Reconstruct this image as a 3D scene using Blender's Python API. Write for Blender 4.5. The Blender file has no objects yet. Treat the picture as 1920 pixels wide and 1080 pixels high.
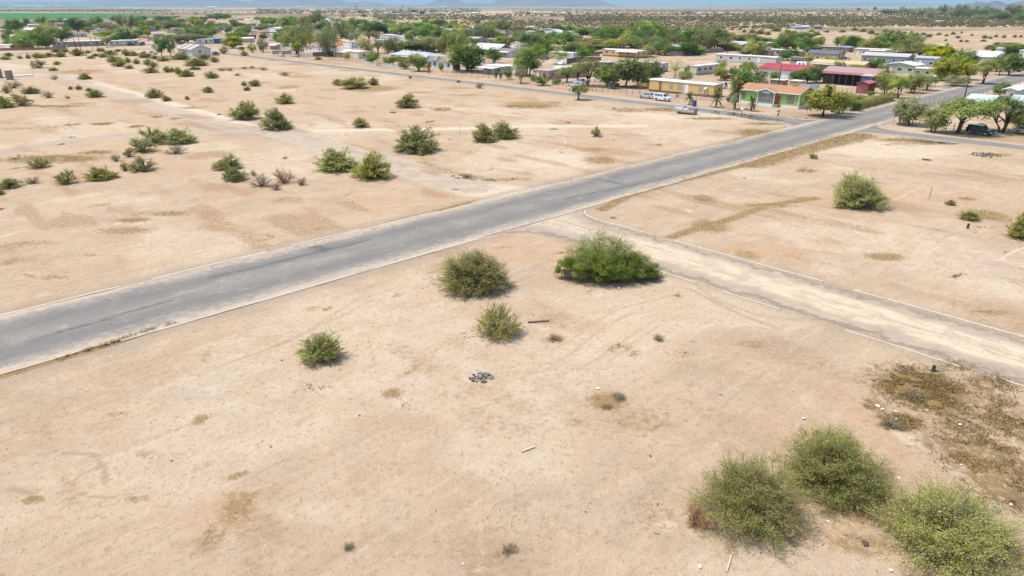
import bpy, math, random
import numpy as np
from mathutils import Vector, Matrix

random.seed(11)
RNG = np.random.default_rng(11)
scene = bpy.context.scene
COL = scene.collection

# ------------------------------------------------------------------ survey
# The drone hovers 23 m above flat ground; S turns a sighting (bearing in the
# 1920 x 1080 frame) into the spot on the ground it was taken of.
F_PX, H_CAM = 1280.0, 23.0
TH = math.atan(530.0 / 1280.0)
CT, ST = math.cos(TH), math.sin(TH)
AM = np.array([0.72886, 0.68466])      # direction of the main road
AC = np.array([-0.68466, 0.72886])     # direction of the cross streets
ANG_M = math.atan2(AM[1], AM[0])

def S(x, y):
    u = (x - 960.0) / F_PX
    v = (540.0 - y) / F_PX
    t = H_CAM / (ST - v * CT)
    return np.array([u * t, (CT + v * ST) * t])

def depth(p):
    return p[1] * CT + H_CAM * ST

def mpp(x, y):                          # metres per sighting unit at a spot
    return depth(S(x, y)) / F_PX

def run(p, d, xt):                      # distance along d until bearing xt
    k = (xt - 960.0) / F_PX
    return (k * depth(p) - p[0]) / (d[0] - k * d[1] * CT)

def mc(m, c):
    return m * AM + c * AC

def tomc(p):
    return np.stack([p[..., 0] * AM[0] + p[..., 1] * AM[1], p[..., 0] * AC[0] + p[..., 1] * AC[1]], -1)

# ------------------------------------------------------------------ noise
def _hash(ix, iy, seed):
    h = (ix.astype(np.int64) * 374761393 + iy.astype(np.int64) * 668265263 + seed * 982451653) & 0xFFFFFFFF
    h = ((h ^ (h >> 13)) * 1274126177) & 0xFFFFFFFF
    return ((h ^ (h >> 16)) & 0xFFFF) / 65535.0

def vnoise(x, y, seed=0):
    ix, iy = np.floor(x), np.floor(y)
    fx, fy = x - ix, y - iy
    fx, fy = fx * fx * (3 - 2 * fx), fy * fy * (3 - 2 * fy)
    a, b = _hash(ix, iy, seed), _hash(ix + 1, iy, seed)
    c, d = _hash(ix, iy + 1, seed), _hash(ix + 1, iy + 1, seed)
    return (a * (1 - fx) + b * fx) * (1 - fy) + (c * (1 - fx) + d * fx) * fy

def fbm(x, y, seed=0, o=4):
    s, a, t = 0, 1.0, 0
    for i in range(o):
        s = s + a * vnoise(x * 2 ** i, y * 2 ** i, seed + i * 7)
        t += a
        a *= 0.5
    return s / t

# ------------------------------------------------------------------ objects
def link(name, data, parent=None, mat=None):
    o = bpy.data.objects.new(name, data)
    COL.objects.link(o)
    if parent is not None:
        o.parent = parent
    if mat is not None and data is not None:
        data.materials.append(mat)
    return o

USED = set()
def tag(o, label=None, cat=None, group=None, kind=None):
    if label:
        o['label'] = label
        USED.add(label)
    if cat:
        o['category'] = cat
    if group:
        o['group'] = group
    if kind:
        o['kind'] = kind
    return o

def thing(name, label, cat, loc, rz=0.0, group=None):
    o = link(name, None)
    o.empty_display_size = 0.5
    o.location = (loc[0], loc[1], loc[2] if len(loc) > 2 else 0.0)
    o.rotation_euler = (0, 0, rz)
    return tag(o, label, cat, group)

def copy_tree(o, parent=None):
    c = o.copy()
    COL.objects.link(c)
    c.parent = parent
    for ch in list(o.children):
        copy_tree(ch, c)
    return c

def mesh_np(name, V, Fq, mat=None, tint=None, smooth=False):
    """numpy mesh: V (n,3), Fq (m,k) all faces with k corners"""
    me = bpy.data.meshes.new(name)
    V = np.ascontiguousarray(V, dtype=np.float32)
    Fq = np.ascontiguousarray(Fq, dtype=np.int32)
    m, k = Fq.shape
    me.vertices.add(len(V))
    me.vertices.foreach_set('co', V.ravel())
    me.loops.add(m * k)
    me.loops.foreach_set('vertex_index', Fq.ravel())
    me.polygons.add(m)
    me.polygons.foreach_set('loop_start', np.arange(0, m * k, k, dtype=np.int32))
    me.polygons.foreach_set('loop_total', np.full(m, k, dtype=np.int32))
    if smooth:
        me.polygons.foreach_set('use_smooth', np.ones(m, dtype=bool))
    if tint is not None:
        a = me.attributes.new('tint', 'FLOAT', 'FACE')
        a.data.foreach_set('value', np.ascontiguousarray(tint, dtype=np.float32))
    me.update(calc_edges=True)
    if mat is not None:
        me.materials.append(mat)
    return me

class MB:
    """collects boxes, prisms and tubes into one mesh"""
    def __init__(s):
        s.v, s.f = [], []

    def add(s, vs, fs):
        n = len(s.v)
        s.v += [tuple(float(q) for q in p) for p in vs]
        s.f += [tuple(i + n for i in f) for f in fs]
        return s

    def box(s, x0, x1, y0, y1, z0, z1):
        return s.add([(x0, y0, z0), (x1, y0, z0), (x1, y1, z0), (x0, y1, z0), (x0, y0, z1), (x1, y0, z1), (x1, y1, z1), (x0, y1, z1)],
                     [(0, 3, 2, 1), (4, 5, 6, 7), (0, 1, 5, 4), (1, 2, 6, 5), (2, 3, 7, 6), (3, 0, 4, 7)])

    def hexa(s, b, t):                 # bottom 4 and top 4 corners, ccw from above
        return s.add(list(b) + list(t), [(3, 2, 1, 0), (4, 5, 6, 7), (0, 1, 5, 4), (1, 2, 6, 5), (2, 3, 7, 6), (3, 0, 4, 7)])

    def slab(s, quad, th):             # quad of 3D points ccw from above, thickness down
        return s.hexa([(p[0], p[1], p[2] - th) for p in quad], quad)

    def tube(s, pts, rad, n=6, cap=True):
        pts = [Vector(p) for p in pts]
        base = len(s.v)
        up0 = Vector((0, 0, 1))
        for i, p in enumerate(pts):
            d = (pts[min(i + 1, len(pts) - 1)] - pts[max(i - 1, 0)]).normalized()
            a = d.cross(up0 if abs(d.z) < 0.9 else Vector((1, 0, 0))).normalized()
            b = d.cross(a)
            r = rad[i] if hasattr(rad, '__len__') else rad
            for k in range(n):
                t = 2 * math.pi * k / n
                q = p + a * (r * math.cos(t)) + b * (r * math.sin(t))
                s.v.append((q.x, q.y, q.z))
        for i in range(len(pts) - 1):
            for k in range(n):
                k2 = (k + 1) % n
                s.f.append((base + i * n + k, base + (i + 1) * n + k, base + (i + 1) * n + k2, base + i * n + k2))
        if cap:
            s.f.append(tuple(base + k for k in range(n)))
            s.f.append(tuple(base + (len(pts) - 1) * n + k for k in reversed(range(n))))
        return s

    def cyl(s, c, r, z0, z1, n=12, r2=None):
        return s.tube([(c[0], c[1], z0), (c[0], c[1], z1)], [r, r if r2 is None else r2], n)

    def prism(s, prof, y0, y1):        # profile of (x, z) ccw, extruded along y
        n = len(prof)
        vs = [(x, y0, z) for x, z in prof] + [(x, y1, z) for x, z in prof]
        fs = [tuple(range(n)), tuple(reversed(range(n, 2 * n)))]
        fs += [(i, i + n, (i + 1) % n + n, (i + 1) % n) for i in range(n)]
        return s.add(vs, fs)

    def build(s, name, mat, parent=None, smooth=False):
        me = bpy.data.meshes.new(name)
        me.from_pydata(s.v, [], s.f)
        if smooth:
            me.polygons.foreach_set('use_smooth', [True] * len(me.polygons))
        me.update()
        return link(name, me, parent, mat)

# ------------------------------------------------------------------ materials
def srgb(r, g, b):
    f = lambda c: (c / 255.0 / 12.92) if c / 255.0 <= 0.04045 else ((c / 255.0 + 0.055) / 1.055) ** 2.4
    return (f(r), f(g), f(b))

class NT:
    def __init__(s, name):
        s.m = bpy.data.materials.new(name)
        s.m.use_nodes = True
        s.t = s.m.node_tree
        s.t.nodes.clear()
        s.out = s.n('ShaderNodeOutputMaterial')

    def n(s, kind, **kw):
        nd = s.t.nodes.new(kind)
        for k, v in kw.items():
            setattr(nd, k, v)
        return nd

    def l(s, a, b):
        s.t.links.new(a, b)

    def put(s, sock, v):
        if hasattr(v, 'node'):
            s.l(v, sock)
        elif isinstance(v, (tuple, list)) and len(v) == 3 and sock.type == 'RGBA':
            sock.default_value = (*v, 1)
        else:
            sock.default_value = v

    def noise(s, scale, detail=4, rough=0.55, vec=None, out='Fac'):
        nd = s.n('ShaderNodeTexNoise')
        nd.inputs['Scale'].default_value = scale
        nd.inputs['Detail'].default_value = detail
        nd.inputs['Roughness'].default_value = rough
        if vec is not None:
            s.l(vec, nd.inputs['Vector'])
        return nd.outputs[out]

    def mix(s, fac, a, b, mode='MIX'):
        nd = s.n('ShaderNodeMix', data_type='RGBA', blend_type=mode)
        s.put(nd.inputs[0], fac)
        s.put(nd.inputs[6], a)
        s.put(nd.inputs[7], b)
        return nd.outputs[2]

    def math(s, op, a, b=0.0, c=None, clamp=False):
        nd = s.n('ShaderNodeMath', operation=op, use_clamp=clamp)
        s.put(nd.inputs[0], a)
        s.put(nd.inputs[1], b)
        if c is not None:
            s.put(nd.inputs[2], c)
        return nd.outputs[0]

    def rng(s, v, a, b, c=0.0, d=1.0, smooth=True):
        nd = s.n('ShaderNodeMapRange')
        nd.interpolation_type = 'SMOOTHSTEP' if smooth else 'LINEAR'
        s.put(nd.inputs[0], v)
        for i, q in zip((1, 2, 3, 4), (a, b, c, d)):
            nd.inputs[i].default_value = q
        return nd.outputs[0]

    def attr(s, name):
        return s.n('ShaderNodeAttribute', attribute_name=name)

    def coords(s, obj=True):
        return s.n('ShaderNodeTexCoord').outputs['Object' if obj else 'Generated']

    def scale(s, vec, sc, rz=0.0):
        nd = s.n('ShaderNodeMapping')
        s.l(vec, nd.inputs[0])
        nd.vector_type = 'TEXTURE'          # turn first, then stretch
        nd.inputs['Scale'].default_value = tuple(1.0 / q for q in sc)
        nd.inputs['Rotation'].default_value = (0, 0, rz)
        return nd.outputs[0]

    def bsdf(s, col, rough=0.8, spec=0.2, metal=0.0, bump=None, bdist=0.02, bstr=0.5, **kw):
        b = s.n('ShaderNodeBsdfPrincipled')
        s.put(b.inputs['Base Color'], col)
        s.put(b.inputs['Roughness'], rough)
        b.inputs['Specular IOR Level'].default_value = spec
        b.inputs['Metallic'].default_value = metal
        for k, v in kw.items():
            s.put(b.inputs[k], v)
        if bump is not None:
            bn = s.n('ShaderNodeBump')
            bn.inputs['Distance'].default_value = bdist
            bn.inputs['Strength'].default_value = bstr
            s.l(bump, bn.inputs['Height'])
            s.l(bn.outputs[0], b.inputs['Normal'])
        s.l(b.outputs[0], s.out.inputs['Surface'])
        return s.m

_MATS = {}
def paint(rgb, rough=0.6, spec=0.3, metal=0.0, wear=0.25, scale=1.2, ribs=None, name=None):
    """weathered painted or stained surface: colour drifts with dust and grime; ribs = (axis, spacing) siding or seams"""
    key = (tuple(round(c, 4) for c in rgb), rough, metal, wear, scale, ribs)
    if key in _MATS:
        return _MATS[key]
    t = NT(name or 'weathered_paint')
    co = t.coords()
    n1 = t.noise(scale, 5, 0.6, co)
    n2 = t.noise(scale * 7, 3, 0.6, co)
    dust = t.rng(n1, 0.42, 0.75, 0.0, wear)
    c = t.mix(dust, rgb, (0.42, 0.34, 0.24))
    c = t.mix(t.rng(n2, 0.3, 0.7, 0.0, 0.16), c, tuple(q * 0.6 for q in rgb))
    bump, bd = n2, 0.01
    if ribs:
        w = t.n('ShaderNodeTexWave', wave_type='BANDS', bands_direction=ribs[0], wave_profile='SAW')
        w.inputs['Scale'].default_value = 0.314 / ribs[1]
        t.l(co, w.inputs['Vector'])
        c = t.mix(t.rng(w.outputs['Fac'], 0.9, 1.0, 0.0, 0.35), c, tuple(q * 0.45 for q in rgb))
        bump, bd = w.outputs['Fac'], 0.03
    _MATS[key] = t.bsdf(c, rough, spec, metal, bump, bd)
    return _MATS[key]

def plain(rgb, rough=0.5, spec=0.4, metal=0.0, **kw):
    key = ('p', tuple(round(c, 4) for c in rgb), rough, metal, tuple(sorted(kw.items())))
    if key not in _MATS:
        t = NT('finish')
        n = t.noise(6.0, 3, 0.6, t.coords())
        _MATS[key] = t.bsdf(t.mix(t.rng(n, 0.3, 0.7, 0, 0.2), rgb, tuple(q * 0.75 for q in rgb)), rough, spec, metal, **kw)
    return _MATS[key]

def leaf_mat(name, dark, mid, light, trans=0.3):
    t = NT(name)
    a = t.attr('tint').outputs['Fac']
    r = t.n('ShaderNodeValToRGB')
    e = r.color_ramp.elements
    e[0].position, e[0].color = 0.0, (*dark, 1)
    e[1].position, e[1].color = 1.0, (*light, 1)
    m = e.new(0.5)
    m.color = (*mid, 1)
    t.l(a, r.inputs[0])
    oi = t.n('ShaderNodeObjectInfo')
    hs = t.n('ShaderNodeHueSaturation')
    t.l(t.rng(oi.outputs['Random'], 0, 1, 0.485, 0.515, False), hs.inputs['Hue'])
    t.l(t.rng(t.math('FRACT', t.math('MULTIPLY', oi.outputs['Random'], 7.31)), 0, 1, 0.78, 1.22, False), hs.inputs['Value'])
    t.l(t.rng(t.math('FRACT', t.math('MULTIPLY', oi.outputs['Random'], 3.77)), 0, 1, 0.85, 1.1, False), hs.inputs['Saturation'])
    t.l(r.outputs[0], hs.inputs['Color'])
    d = t.n('ShaderNodeBsdfDiffuse')
    tr = t.n('ShaderNodeBsdfTranslucent')
    t.l(hs.outputs[0], d.inputs[0])
    t.l(t.mix(1.0, hs.outputs[0], (1.0, 1.0, 0.62), 'MULTIPLY'), tr.inputs[0])
    mx = t.n('ShaderNodeMixShader')
    mx.inputs[0].default_value = trans
    t.l(d.outputs[0], mx.inputs[1])
    t.l(tr.outputs[0], mx.inputs[2])
    t.l(mx.outputs[0], t.out.inputs['Surface'])
    return t.m

LEAF = {
    'deep':   leaf_mat('leaf_deep_green', (0.058, 0.096, 0.023), (0.145, 0.232, 0.049), (0.290, 0.406, 0.094), .35),
    'green':  leaf_mat('leaf_green', (0.112, 0.154, 0.028), (0.252, 0.336, 0.064), (0.448, 0.532, 0.119), .4),
    'olive': leaf_mat('leaf_olive', (0.130, 0.155, 0.042), (0.265, 0.305, 0.085), (0.430, 0.450, 0.150), .45),
    'grey':   leaf_mat('leaf_grey_green', (0.131, 0.144, 0.068), (0.263, 0.278, 0.131), (0.431, 0.431, 0.219), .4),
    'yellow': leaf_mat('leaf_yellow_green', (0.170, 0.185, 0.016), (0.400, 0.430, 0.036), (0.620, 0.620, 0.085), .45),
    'mesq':   leaf_mat('leaf_mesquite', (0.195, 0.210, 0.055), (0.385, 0.400, 0.115), (0.570, 0.560, 0.195), .47),
    'scrub': leaf_mat('leaf_creosote', (0.190, 0.195, 0.055), (0.380, 0.380, 0.115), (0.570, 0.540, 0.190), .45),
    'dry':    leaf_mat('leaf_dry', (0.154, 0.116, 0.068), (0.308, 0.237, 0.143), (0.473, 0.380, 0.242), 0.2),
    'rust': leaf_mat('leaf_rust', (0.260, 0.065, 0.016), (0.520, 0.150, 0.034), (0.640, 0.260, 0.070), 0.25),
    'thicket': leaf_mat('leaf_thicket', (0.085, 0.108, 0.024), (0.195, 0.235, 0.056), (0.365, 0.395, 0.110), .42),
    'straw':  leaf_mat('straw', (0.250, 0.175, 0.070), (0.420, 0.310, 0.135), (0.580, 0.460, 0.230), 0.2),
    'darkweed': leaf_mat('leaf_dark_weed', (0.085, 0.056, 0.026), (0.180, 0.120, 0.052), (0.300, 0.210, 0.095), 0.15),
    'far':    leaf_mat('leaf_far_scrub', (0.108, 0.101, 0.041), (0.223, 0.200, 0.081), (0.365, 0.304, 0.135), .3),
}
def bark_mat(name, a, b):
    t = NT(name)
    co = t.coords()
    n = t.noise(9, 4, 0.65, t.scale(co, (1, 1, 0.25)))
    return t.bsdf(t.mix(t.rng(n, 0.3, 0.7), a, b), 0.9, 0.1, 0, n, 0.03)
BARK = bark_mat('bark', (0.055, 0.040, 0.028), (0.150, 0.115, 0.085))
TWIG = bark_mat('twig_bark', (0.155, 0.115, 0.075), (0.330, 0.258, 0.180))
GLASS = plain((0.03, 0.035, 0.045), 0.12, 0.6)
# ------------------------------------------------------------------ camera, light, air
cam = bpy.data.cameras.new('camera')
cam.sensor_width, cam.lens = 36.0, 24.0
cam.clip_start, cam.clip_end = 0.5, 90000
cam_o = link('camera', cam)
cam_o.location = (0, 0, H_CAM)
cam_o.rotation_euler = (math.pi / 2 - TH, 0, 0)
scene.camera = cam_o

SUN_EL, SUN_AZ = math.radians(65), math.atan2(-0.97, 0.10)
sd = Vector((math.sin(SUN_AZ) * math.cos(SUN_EL), math.cos(SUN_AZ) * math.cos(SUN_EL), math.sin(SUN_EL)))
sun = bpy.data.lights.new('sun', 'SUN')
sun.energy, sun.angle, sun.color = 2.6, math.radians(0.53), (1.0, 0.955, 0.89)
sun_o = link('sun', sun)
sun_o.rotation_euler = sd.to_track_quat('Z', 'Y').to_euler()
sun_o.location = (0, 0, 200)
w = bpy.data.worlds.new('World')
scene.world = w
w.use_nodes = True
sky = w.node_tree.nodes.new('ShaderNodeTexSky')
sky.sky_type = 'NISHITA'
sky.sun_disc = False
sky.sun_elevation, sky.sun_rotation = SUN_EL, SUN_AZ
sky.air_density, sky.dust_density, sky.ozone_density = 1.0, 2.2, 1.0
bg = w.node_tree.nodes['Background']
w.node_tree.links.new(sky.outputs[0], bg.inputs[0])
bg.inputs[1].default_value = 0.15
scene.view_settings.view_transform = 'Standard'
scene.view_settings.look = 'None'
scene.view_settings.exposure = 0.80
scene.cycles.max_bounces = 6
scene.cycles.volume_bounces = 0
scene.cycles.transparent_max_bounces = 8
scene.cycles.use_denoising = True

hz = MB().box(-30000, 30000, -400, 30000, -1.5, 1500).build('haze', None)
tag(hz, kind='stuff')
hm = NT('haze_air')
pv = hm.n('ShaderNodeVolumePrincipled')
pv.inputs['Color'].default_value = (0.55, 0.84, 1.0, 1)
pv.inputs['Density'].default_value = 6.0e-5
pv.inputs['Anisotropy'].default_value = 0.0
hm.l(pv.outputs[0], hm.out.inputs['Volume'])
hz.data.materials.append(hm.m)

# ------------------------------------------------------------------ ground sheet
def axis(lo, hi, step, far, grow):
    a = list(np.arange(lo, hi + 1e-6, step))
    s = step
    while a[-1] < far:
        s *= grow
        a.append(a[-1] + s)
    return a
xp = axis(0, 70, 0.28, 26000, 1.045)
XS = np.array([-q for q in reversed(xp[1:])] + xp)
ya = axis(14, 72, 0.24, 230, 1.010)
s_ = ya[-1] - ya[-2]
while ya[-1] < 26000:
    s_ *= 1.035
    ya.append(ya[-1] + s_)
YS = np.array([-300, -120, -50, -20, 0, 7, 11] + ya)
GX, GY = np.meshgrid(XS, YS)
PX, PY = GX.ravel(), GY.ravel()
PTS = np.stack([PX, PY], -1)
MC = tomc(PTS)
GM, GC = MC[:, 0], MC[:, 1]
lay = {k: np.zeros(len(PX)) for k in ('dry', 'pale', 'grey', 'dark', 'rut', 'scrub', 'warm', 'weed')}

def patch(k, x, y, rx, ry, a=1.0, turn=0.0):
    c = S(x, y)
    wx = rx * mpp(x, y)
    wy = abs(S(x, y - ry)[1] - S(x, y + ry)[1]) / 2
    r = max(wx, wy) * 2
    sel = np.where((np.abs(PX - c[0]) < r) & (np.abs(PY - c[1]) < r))[0]
    dx, dy = PX[sel] - c[0], PY[sel] - c[1]
    ct, st = math.cos(turn), math.sin(turn)
    q = np.hypot((dx * ct + dy * st) / wx, (-dx * st + dy * ct) / wy)
    lay[k][sel] = np.maximum(lay[k][sel], a * np.clip(1.6 - 1.25 * q, 0, 1))

def stroke(k, pts, wid, a=1.0, soft=1.0, sight=True):
    W = np.array([S(*p) if sight else p for p in pts])
    for i in range(len(W) - 1):
        A, B = W[i], W[i + 1]
        r = wid * (1 + soft) + 0.3
        sel = np.where((PX > min(A[0], B[0]) - r) & (PX < max(A[0], B[0]) + r) & (PY > min(A[1], B[1]) - r) & (PY < max(A[1], B[1]) + r))[0]
        if not len(sel):
            continue
        d = B - A
        L2 = max(d @ d, 1e-6)
        t = np.clip(((PX[sel] - A[0]) * d[0] + (PY[sel] - A[1]) * d[1]) / L2, 0, 1)
        q = np.hypot(PX[sel] - A[0] - t * d[0], PY[sel] - A[1] - t * d[1])
        lay[k][sel] = np.maximum(lay[k][sel], a * np.clip((wid * (0.5 + soft) - q) / (wid * soft + 1e-6), 0, 1))

# road lines (metres along / across the street grid)
MAIN_C0, MAIN_C1 = 52.95, 64.3
CROSS_M0, CROSS_M1 = 50.9, 59.5
FAR_M0, FAR_M1 = 143.3, 150.3

# gravelly shoulders of the paved road
d_main = np.maximum(GC - MAIN_C1, MAIN_C0 - GC)
lay['grey'] = np.maximum(lay['grey'], np.clip(1.25 - d_main / 2.4, 0, 1) * (GM < 420) * 0.9)
d_far = np.maximum(GM - FAR_M1, FAR_M0 - GM)
lay['grey'] = np.maximum(lay['grey'], np.clip(0.8 - d_far / 2.5, 0, 1) * (GC < 520) * 0.5)
d_cr = np.maximum(GM - CROSS_M1, CROSS_M0 - GM)
lay['grey'] = np.maximum(lay['grey'], np.clip(1.0 - d_cr / 1.8, 0, 1) * (GC < 54) * 0.7)
stroke('grey', [mc(55.2, 50), mc(55.2, -20)], 5.0, .5, .6, False)
stroke('pale', [mc(55.2, 50), mc(55.2, -20)], 4.0, .6, .6, False)
# worn dirt track carrying the cross street on through the open lot
stroke('grey', [(880, 350), (830, 338), (700, 297), (560, 263), (400, 232), (300, 203), (200, 172), (130, 148), (60, 128)], 5.0, .75, 0.8)
for off in (-1.6, 0, 1.5):
    stroke('pale', [mc(58.0 + off, c_) for c_ in range(68, 300, 6)], .9, 1.0, 0.9, False)
stroke('pale', [(0, 283), (130, 264), (260, 250), (370, 246), (450, 246), (560, 247)], 2.6, .9, .8)
stroke('pale', [(960, 362), (880, 352), (790, 322), (700, 299), (600, 272)], 5.0, 0.9, 0.6)
stroke('pale', [(430, 236), (350, 215), (290, 199), (230, 180), (180, 164), (130, 148)], 1.0, 1.0, 0.8)
stroke('pale', [(410, 240), (340, 219), (280, 203), (220, 184), (170, 168)], 0.9, 0.8, 0.8)
stroke('grey', [(0, 284), (130, 264), (260, 250), (370, 246), (450, 246), (560, 247)], 3.6, 0.9, 0.5)
stroke('pale', [(0, 283), (130, 264), (260, 251), (370, 247)], 0.9, 0.8, 0.9)
stroke('pale', [(540, 246), (700, 243), (860, 241), (1000, 236), (1200, 236)], 2.0, 0.8, 0.9)
stroke('pale', [(0, 118), (60, 128), (130, 148)], 4.0, 0.6, 0.8)
patch('grey', 470, 245, 90, 16, 0.9)
patch('pale', 610, 240, 120, 18, 0.5)
patch('pale', 1290, 215, 170, 16, 0.6)
patch('pale', 1040, 300, 120, 25, 0.6)
patch('warm', 1420, 470, 160, 22, 0.8)
patch('warm', 1000, 420, 80, 30, 0.7)
patch('warm', 1080, 620, 200, 40, 0.45)
patch('warm', 560, 650, 90, 30, 0.4)
patch('warm', 820, 780, 120, 20, 0.5)
patch('warm', 420, 960, 80, 60, 0.7, 0.5)
patch('warm', 940, 440, 60, 18, 0.9)
patch('pale', 150, 880, 160, 60, 0.4)
patch('pale', 600, 960, 140, 30, 0.4)
patch('pale', 1650, 280, 190, 25, 0.6)
patch('pale', 1850, 520, 120, 60, 0.5)
for x, y, rx, ry, a in [(1010, 930, 90, 45, .45), (960, 990, 70, 30, .4), (1330, 700, 90, 50, .35), (1180, 900, 140, 70, .4), (1220, 1000, 130, 60, .35), (1850, 500, 60, 30, .4), (330, 745, 60, 14, .5), (560, 745, 25, 8, .5), (100, 740, 110, 18, .5), (960, 330, 60, 8, .5), (1500, 640, 120, 30, .3)]:
    patch('grey', x, y, rx, ry, a)
# dry grass and weed patches, plus painted shading at the earth mound
stroke('dry', [(1130, 392), (1180, 366), (1250, 345), (1380, 313), (1480, 286)], 1.0, 1, 0.6)
stroke('dry', [(1400, 307), (1480, 284), (1560, 266), (1610, 254)], 3.6, 1, 0.7)
stroke('dry', [(1040, 346), (1150, 320), (1300, 286), (1420, 252)], 0.9, .8, 0.8)
stroke('dry', [(0, 706), (100, 677), (220, 642), (300, 613), (380, 590), (470, 563)], 0.5, 1, 0.7)
stroke('weed', [(110, 672), (200, 645), (300, 612), (330, 604)], 0.35, 1, 0.7)
stroke('dry', [(0, 600), (80, 576), (250, 535), (420, 494)], 0.3, .8, 0.8)
stroke('dry', [(700, 428), (760, 410), (830, 393), (890, 378)], 0.7, .9, 0.8)
for x, y, rx, ry, a in [(1424, 249, 46, 9, 1), (1330, 424, 44, 14, .9), (1440, 385, 60, 6, .8), (1510, 372, 25, 4, .8), (1320, 372, 24, 8, .9), (1512, 320, 26, 4, .8), (1660, 481, 44, 9, .9), (1850, 403, 44, 12, 1),
                        (1815, 373, 20, 4, .8), (1300, 640, 10, 5, .6), (1400, 478, 26, 12, .7), (1860, 585, 45, 7, .7), (735, 737, 24, 11, .9), (375, 786, 18, 12, .9), (1040, 635, 24, 10, .8),
                        (1140, 752, 42, 20, 1), (1236, 633, 13, 9, .8), (1412, 645, 40, 10, .6), (445, 950, 40, 40, .7), (395, 1010, 30, 40, .6), (60, 936, 22, 10, .9), (255, 935, 40, 8, .6),
                        (1080, 790, 30, 14, .5), (1200, 790, 80, 30, .5), (1230, 960, 60, 40, .4), (940, 1040, 30, 10, .6), (655, 1025, 10, 6, .8), (270, 850, 30, 10, .5), (215, 775, 25, 6, .6),
                        (250, 412, 40, 6, .8), (235, 432, 60, 8, .7), (320, 400, 50, 6, .7), (20, 490, 25, 10, .6), (100, 520, 40, 5, .6), (60, 455, 60, 6, .5), (170, 478, 12, 3, .8), (490, 462, 30, 6, .5), (540, 375, 40, 8, .5),
                        (700, 166, 60, 7, .9), (830, 205, 20, 4, .8), (990, 196, 60, 8, .9), (1040, 192, 16, 3, 1), (960, 198, 20, 3, .9), (1125, 300, 40, 9, .8), (1110, 281, 30, 5, .6), (1180, 206, 40, 5, .6),
                        (880, 178, 30, 3, .7), (780, 150, 40, 3, .6), (1060, 145, 40, 3, .4), (100, 298, 110, 9, .9), (180, 286, 40, 5, .8), (255, 237, 18, 3, 1), (192, 232, 22, 3, 1), (135, 234, 16, 2.5, .7), (295, 219, 13, 2, 1), (330, 222, 12, 2, .8),
                        (100, 199, 80, 2.5, .7), (150, 194, 30, 3, .8), (255, 167, 12, 2, .8), (220, 163, 10, 2, .6), (360, 202, 30, 2, .6), (80, 240, 60, 4, .4), (30, 460, 40, 8, .5), (150, 134, 55, 5, .8), (600, 112, 40, 2, .7),  # the patch by the earth mound paints its shading
                        (560, 120, 40, 2, .8), (640, 127, 30, 2, .8), (660, 132, 40, 2.5, .7), (520, 114, 30, 1.6, .7), (560, 143, 40, 3, .7), (540, 163, 24, 5, .8), (490, 155, 20, 4, .7), (860, 165, 40, 2, .8), (790, 173, 30, 2.5, .7), (1350, 500, 16, 6, .5),
                        (1260, 205, 60, 5, .9), (1330, 222, 60, 3, .8), (1430, 232, 40, 3, .9), (470, 128, 40, 4, .7), (430, 128, 40, 3, .7), (1870, 290, 30, 4, .8), (1700, 262, 60, 4, .9), (1745, 268, 60, 4, .9)]:
    patch('dry', x, y, rx, ry, a)
stroke('dry', [(1258, 444), (1300, 431), (1340, 420), (1385, 405), (1440, 384), (1530, 372)], 0.8, .9, 0.9)
stroke('dry', [(790, 304), (850, 324), (920, 337), (985, 336)], 1.1, .6, 0.9)
stroke('weed', [(860, 334), (900, 338), (930, 337)], 0.6, .35, 0.9)
for x, y, rx, ry, a, tu in [(1735, 730, 95, 48, 1, 0.3), (1690, 790, 55, 20, .9, .2), (1800, 790, 90, 40, .6, .3), (1840, 850, 100, 50, .75, 0.4), (1890, 920, 60, 60, .8, .4), (1880, 760, 50, 30, .6, .3), (1640, 760, 24, 14, .9, 0), (1700, 690, 20, 8, .9, 0), (1760, 830, 60, 20, .6, .3), (1905, 800, 60, 60, .7, .3), (1880, 880, 60, 50, .7, .3), (1830, 930, 50, 25, .5, .3), (1780, 690, 60, 14, .6, .2), (1860, 720, 60, 20, .6, .3)]:
    patch('weed', x, y, rx, ry, a, tu)
    patch('dry', x, y, rx * 1.15, ry * 1.2, a * 0.8, tu)
for x, y, rx, ry in [(1600, 950, 80, 50), (1650, 940, 70, 40), (1480, 990, 70, 40), (1620, 1020, 70, 30)]:
    patch('dry', x, y, rx, ry, .7)
# rubbed-bare ring round an old stump hole
ring = S(1168, 657)
rr = np.hypot(PX - ring[0], PY - ring[1])
lay['weed'] = np.maximum(lay['weed'], np.clip(1 - np.abs(rr - 0.8) / 0.7, 0, 1) * 0.45)
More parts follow.
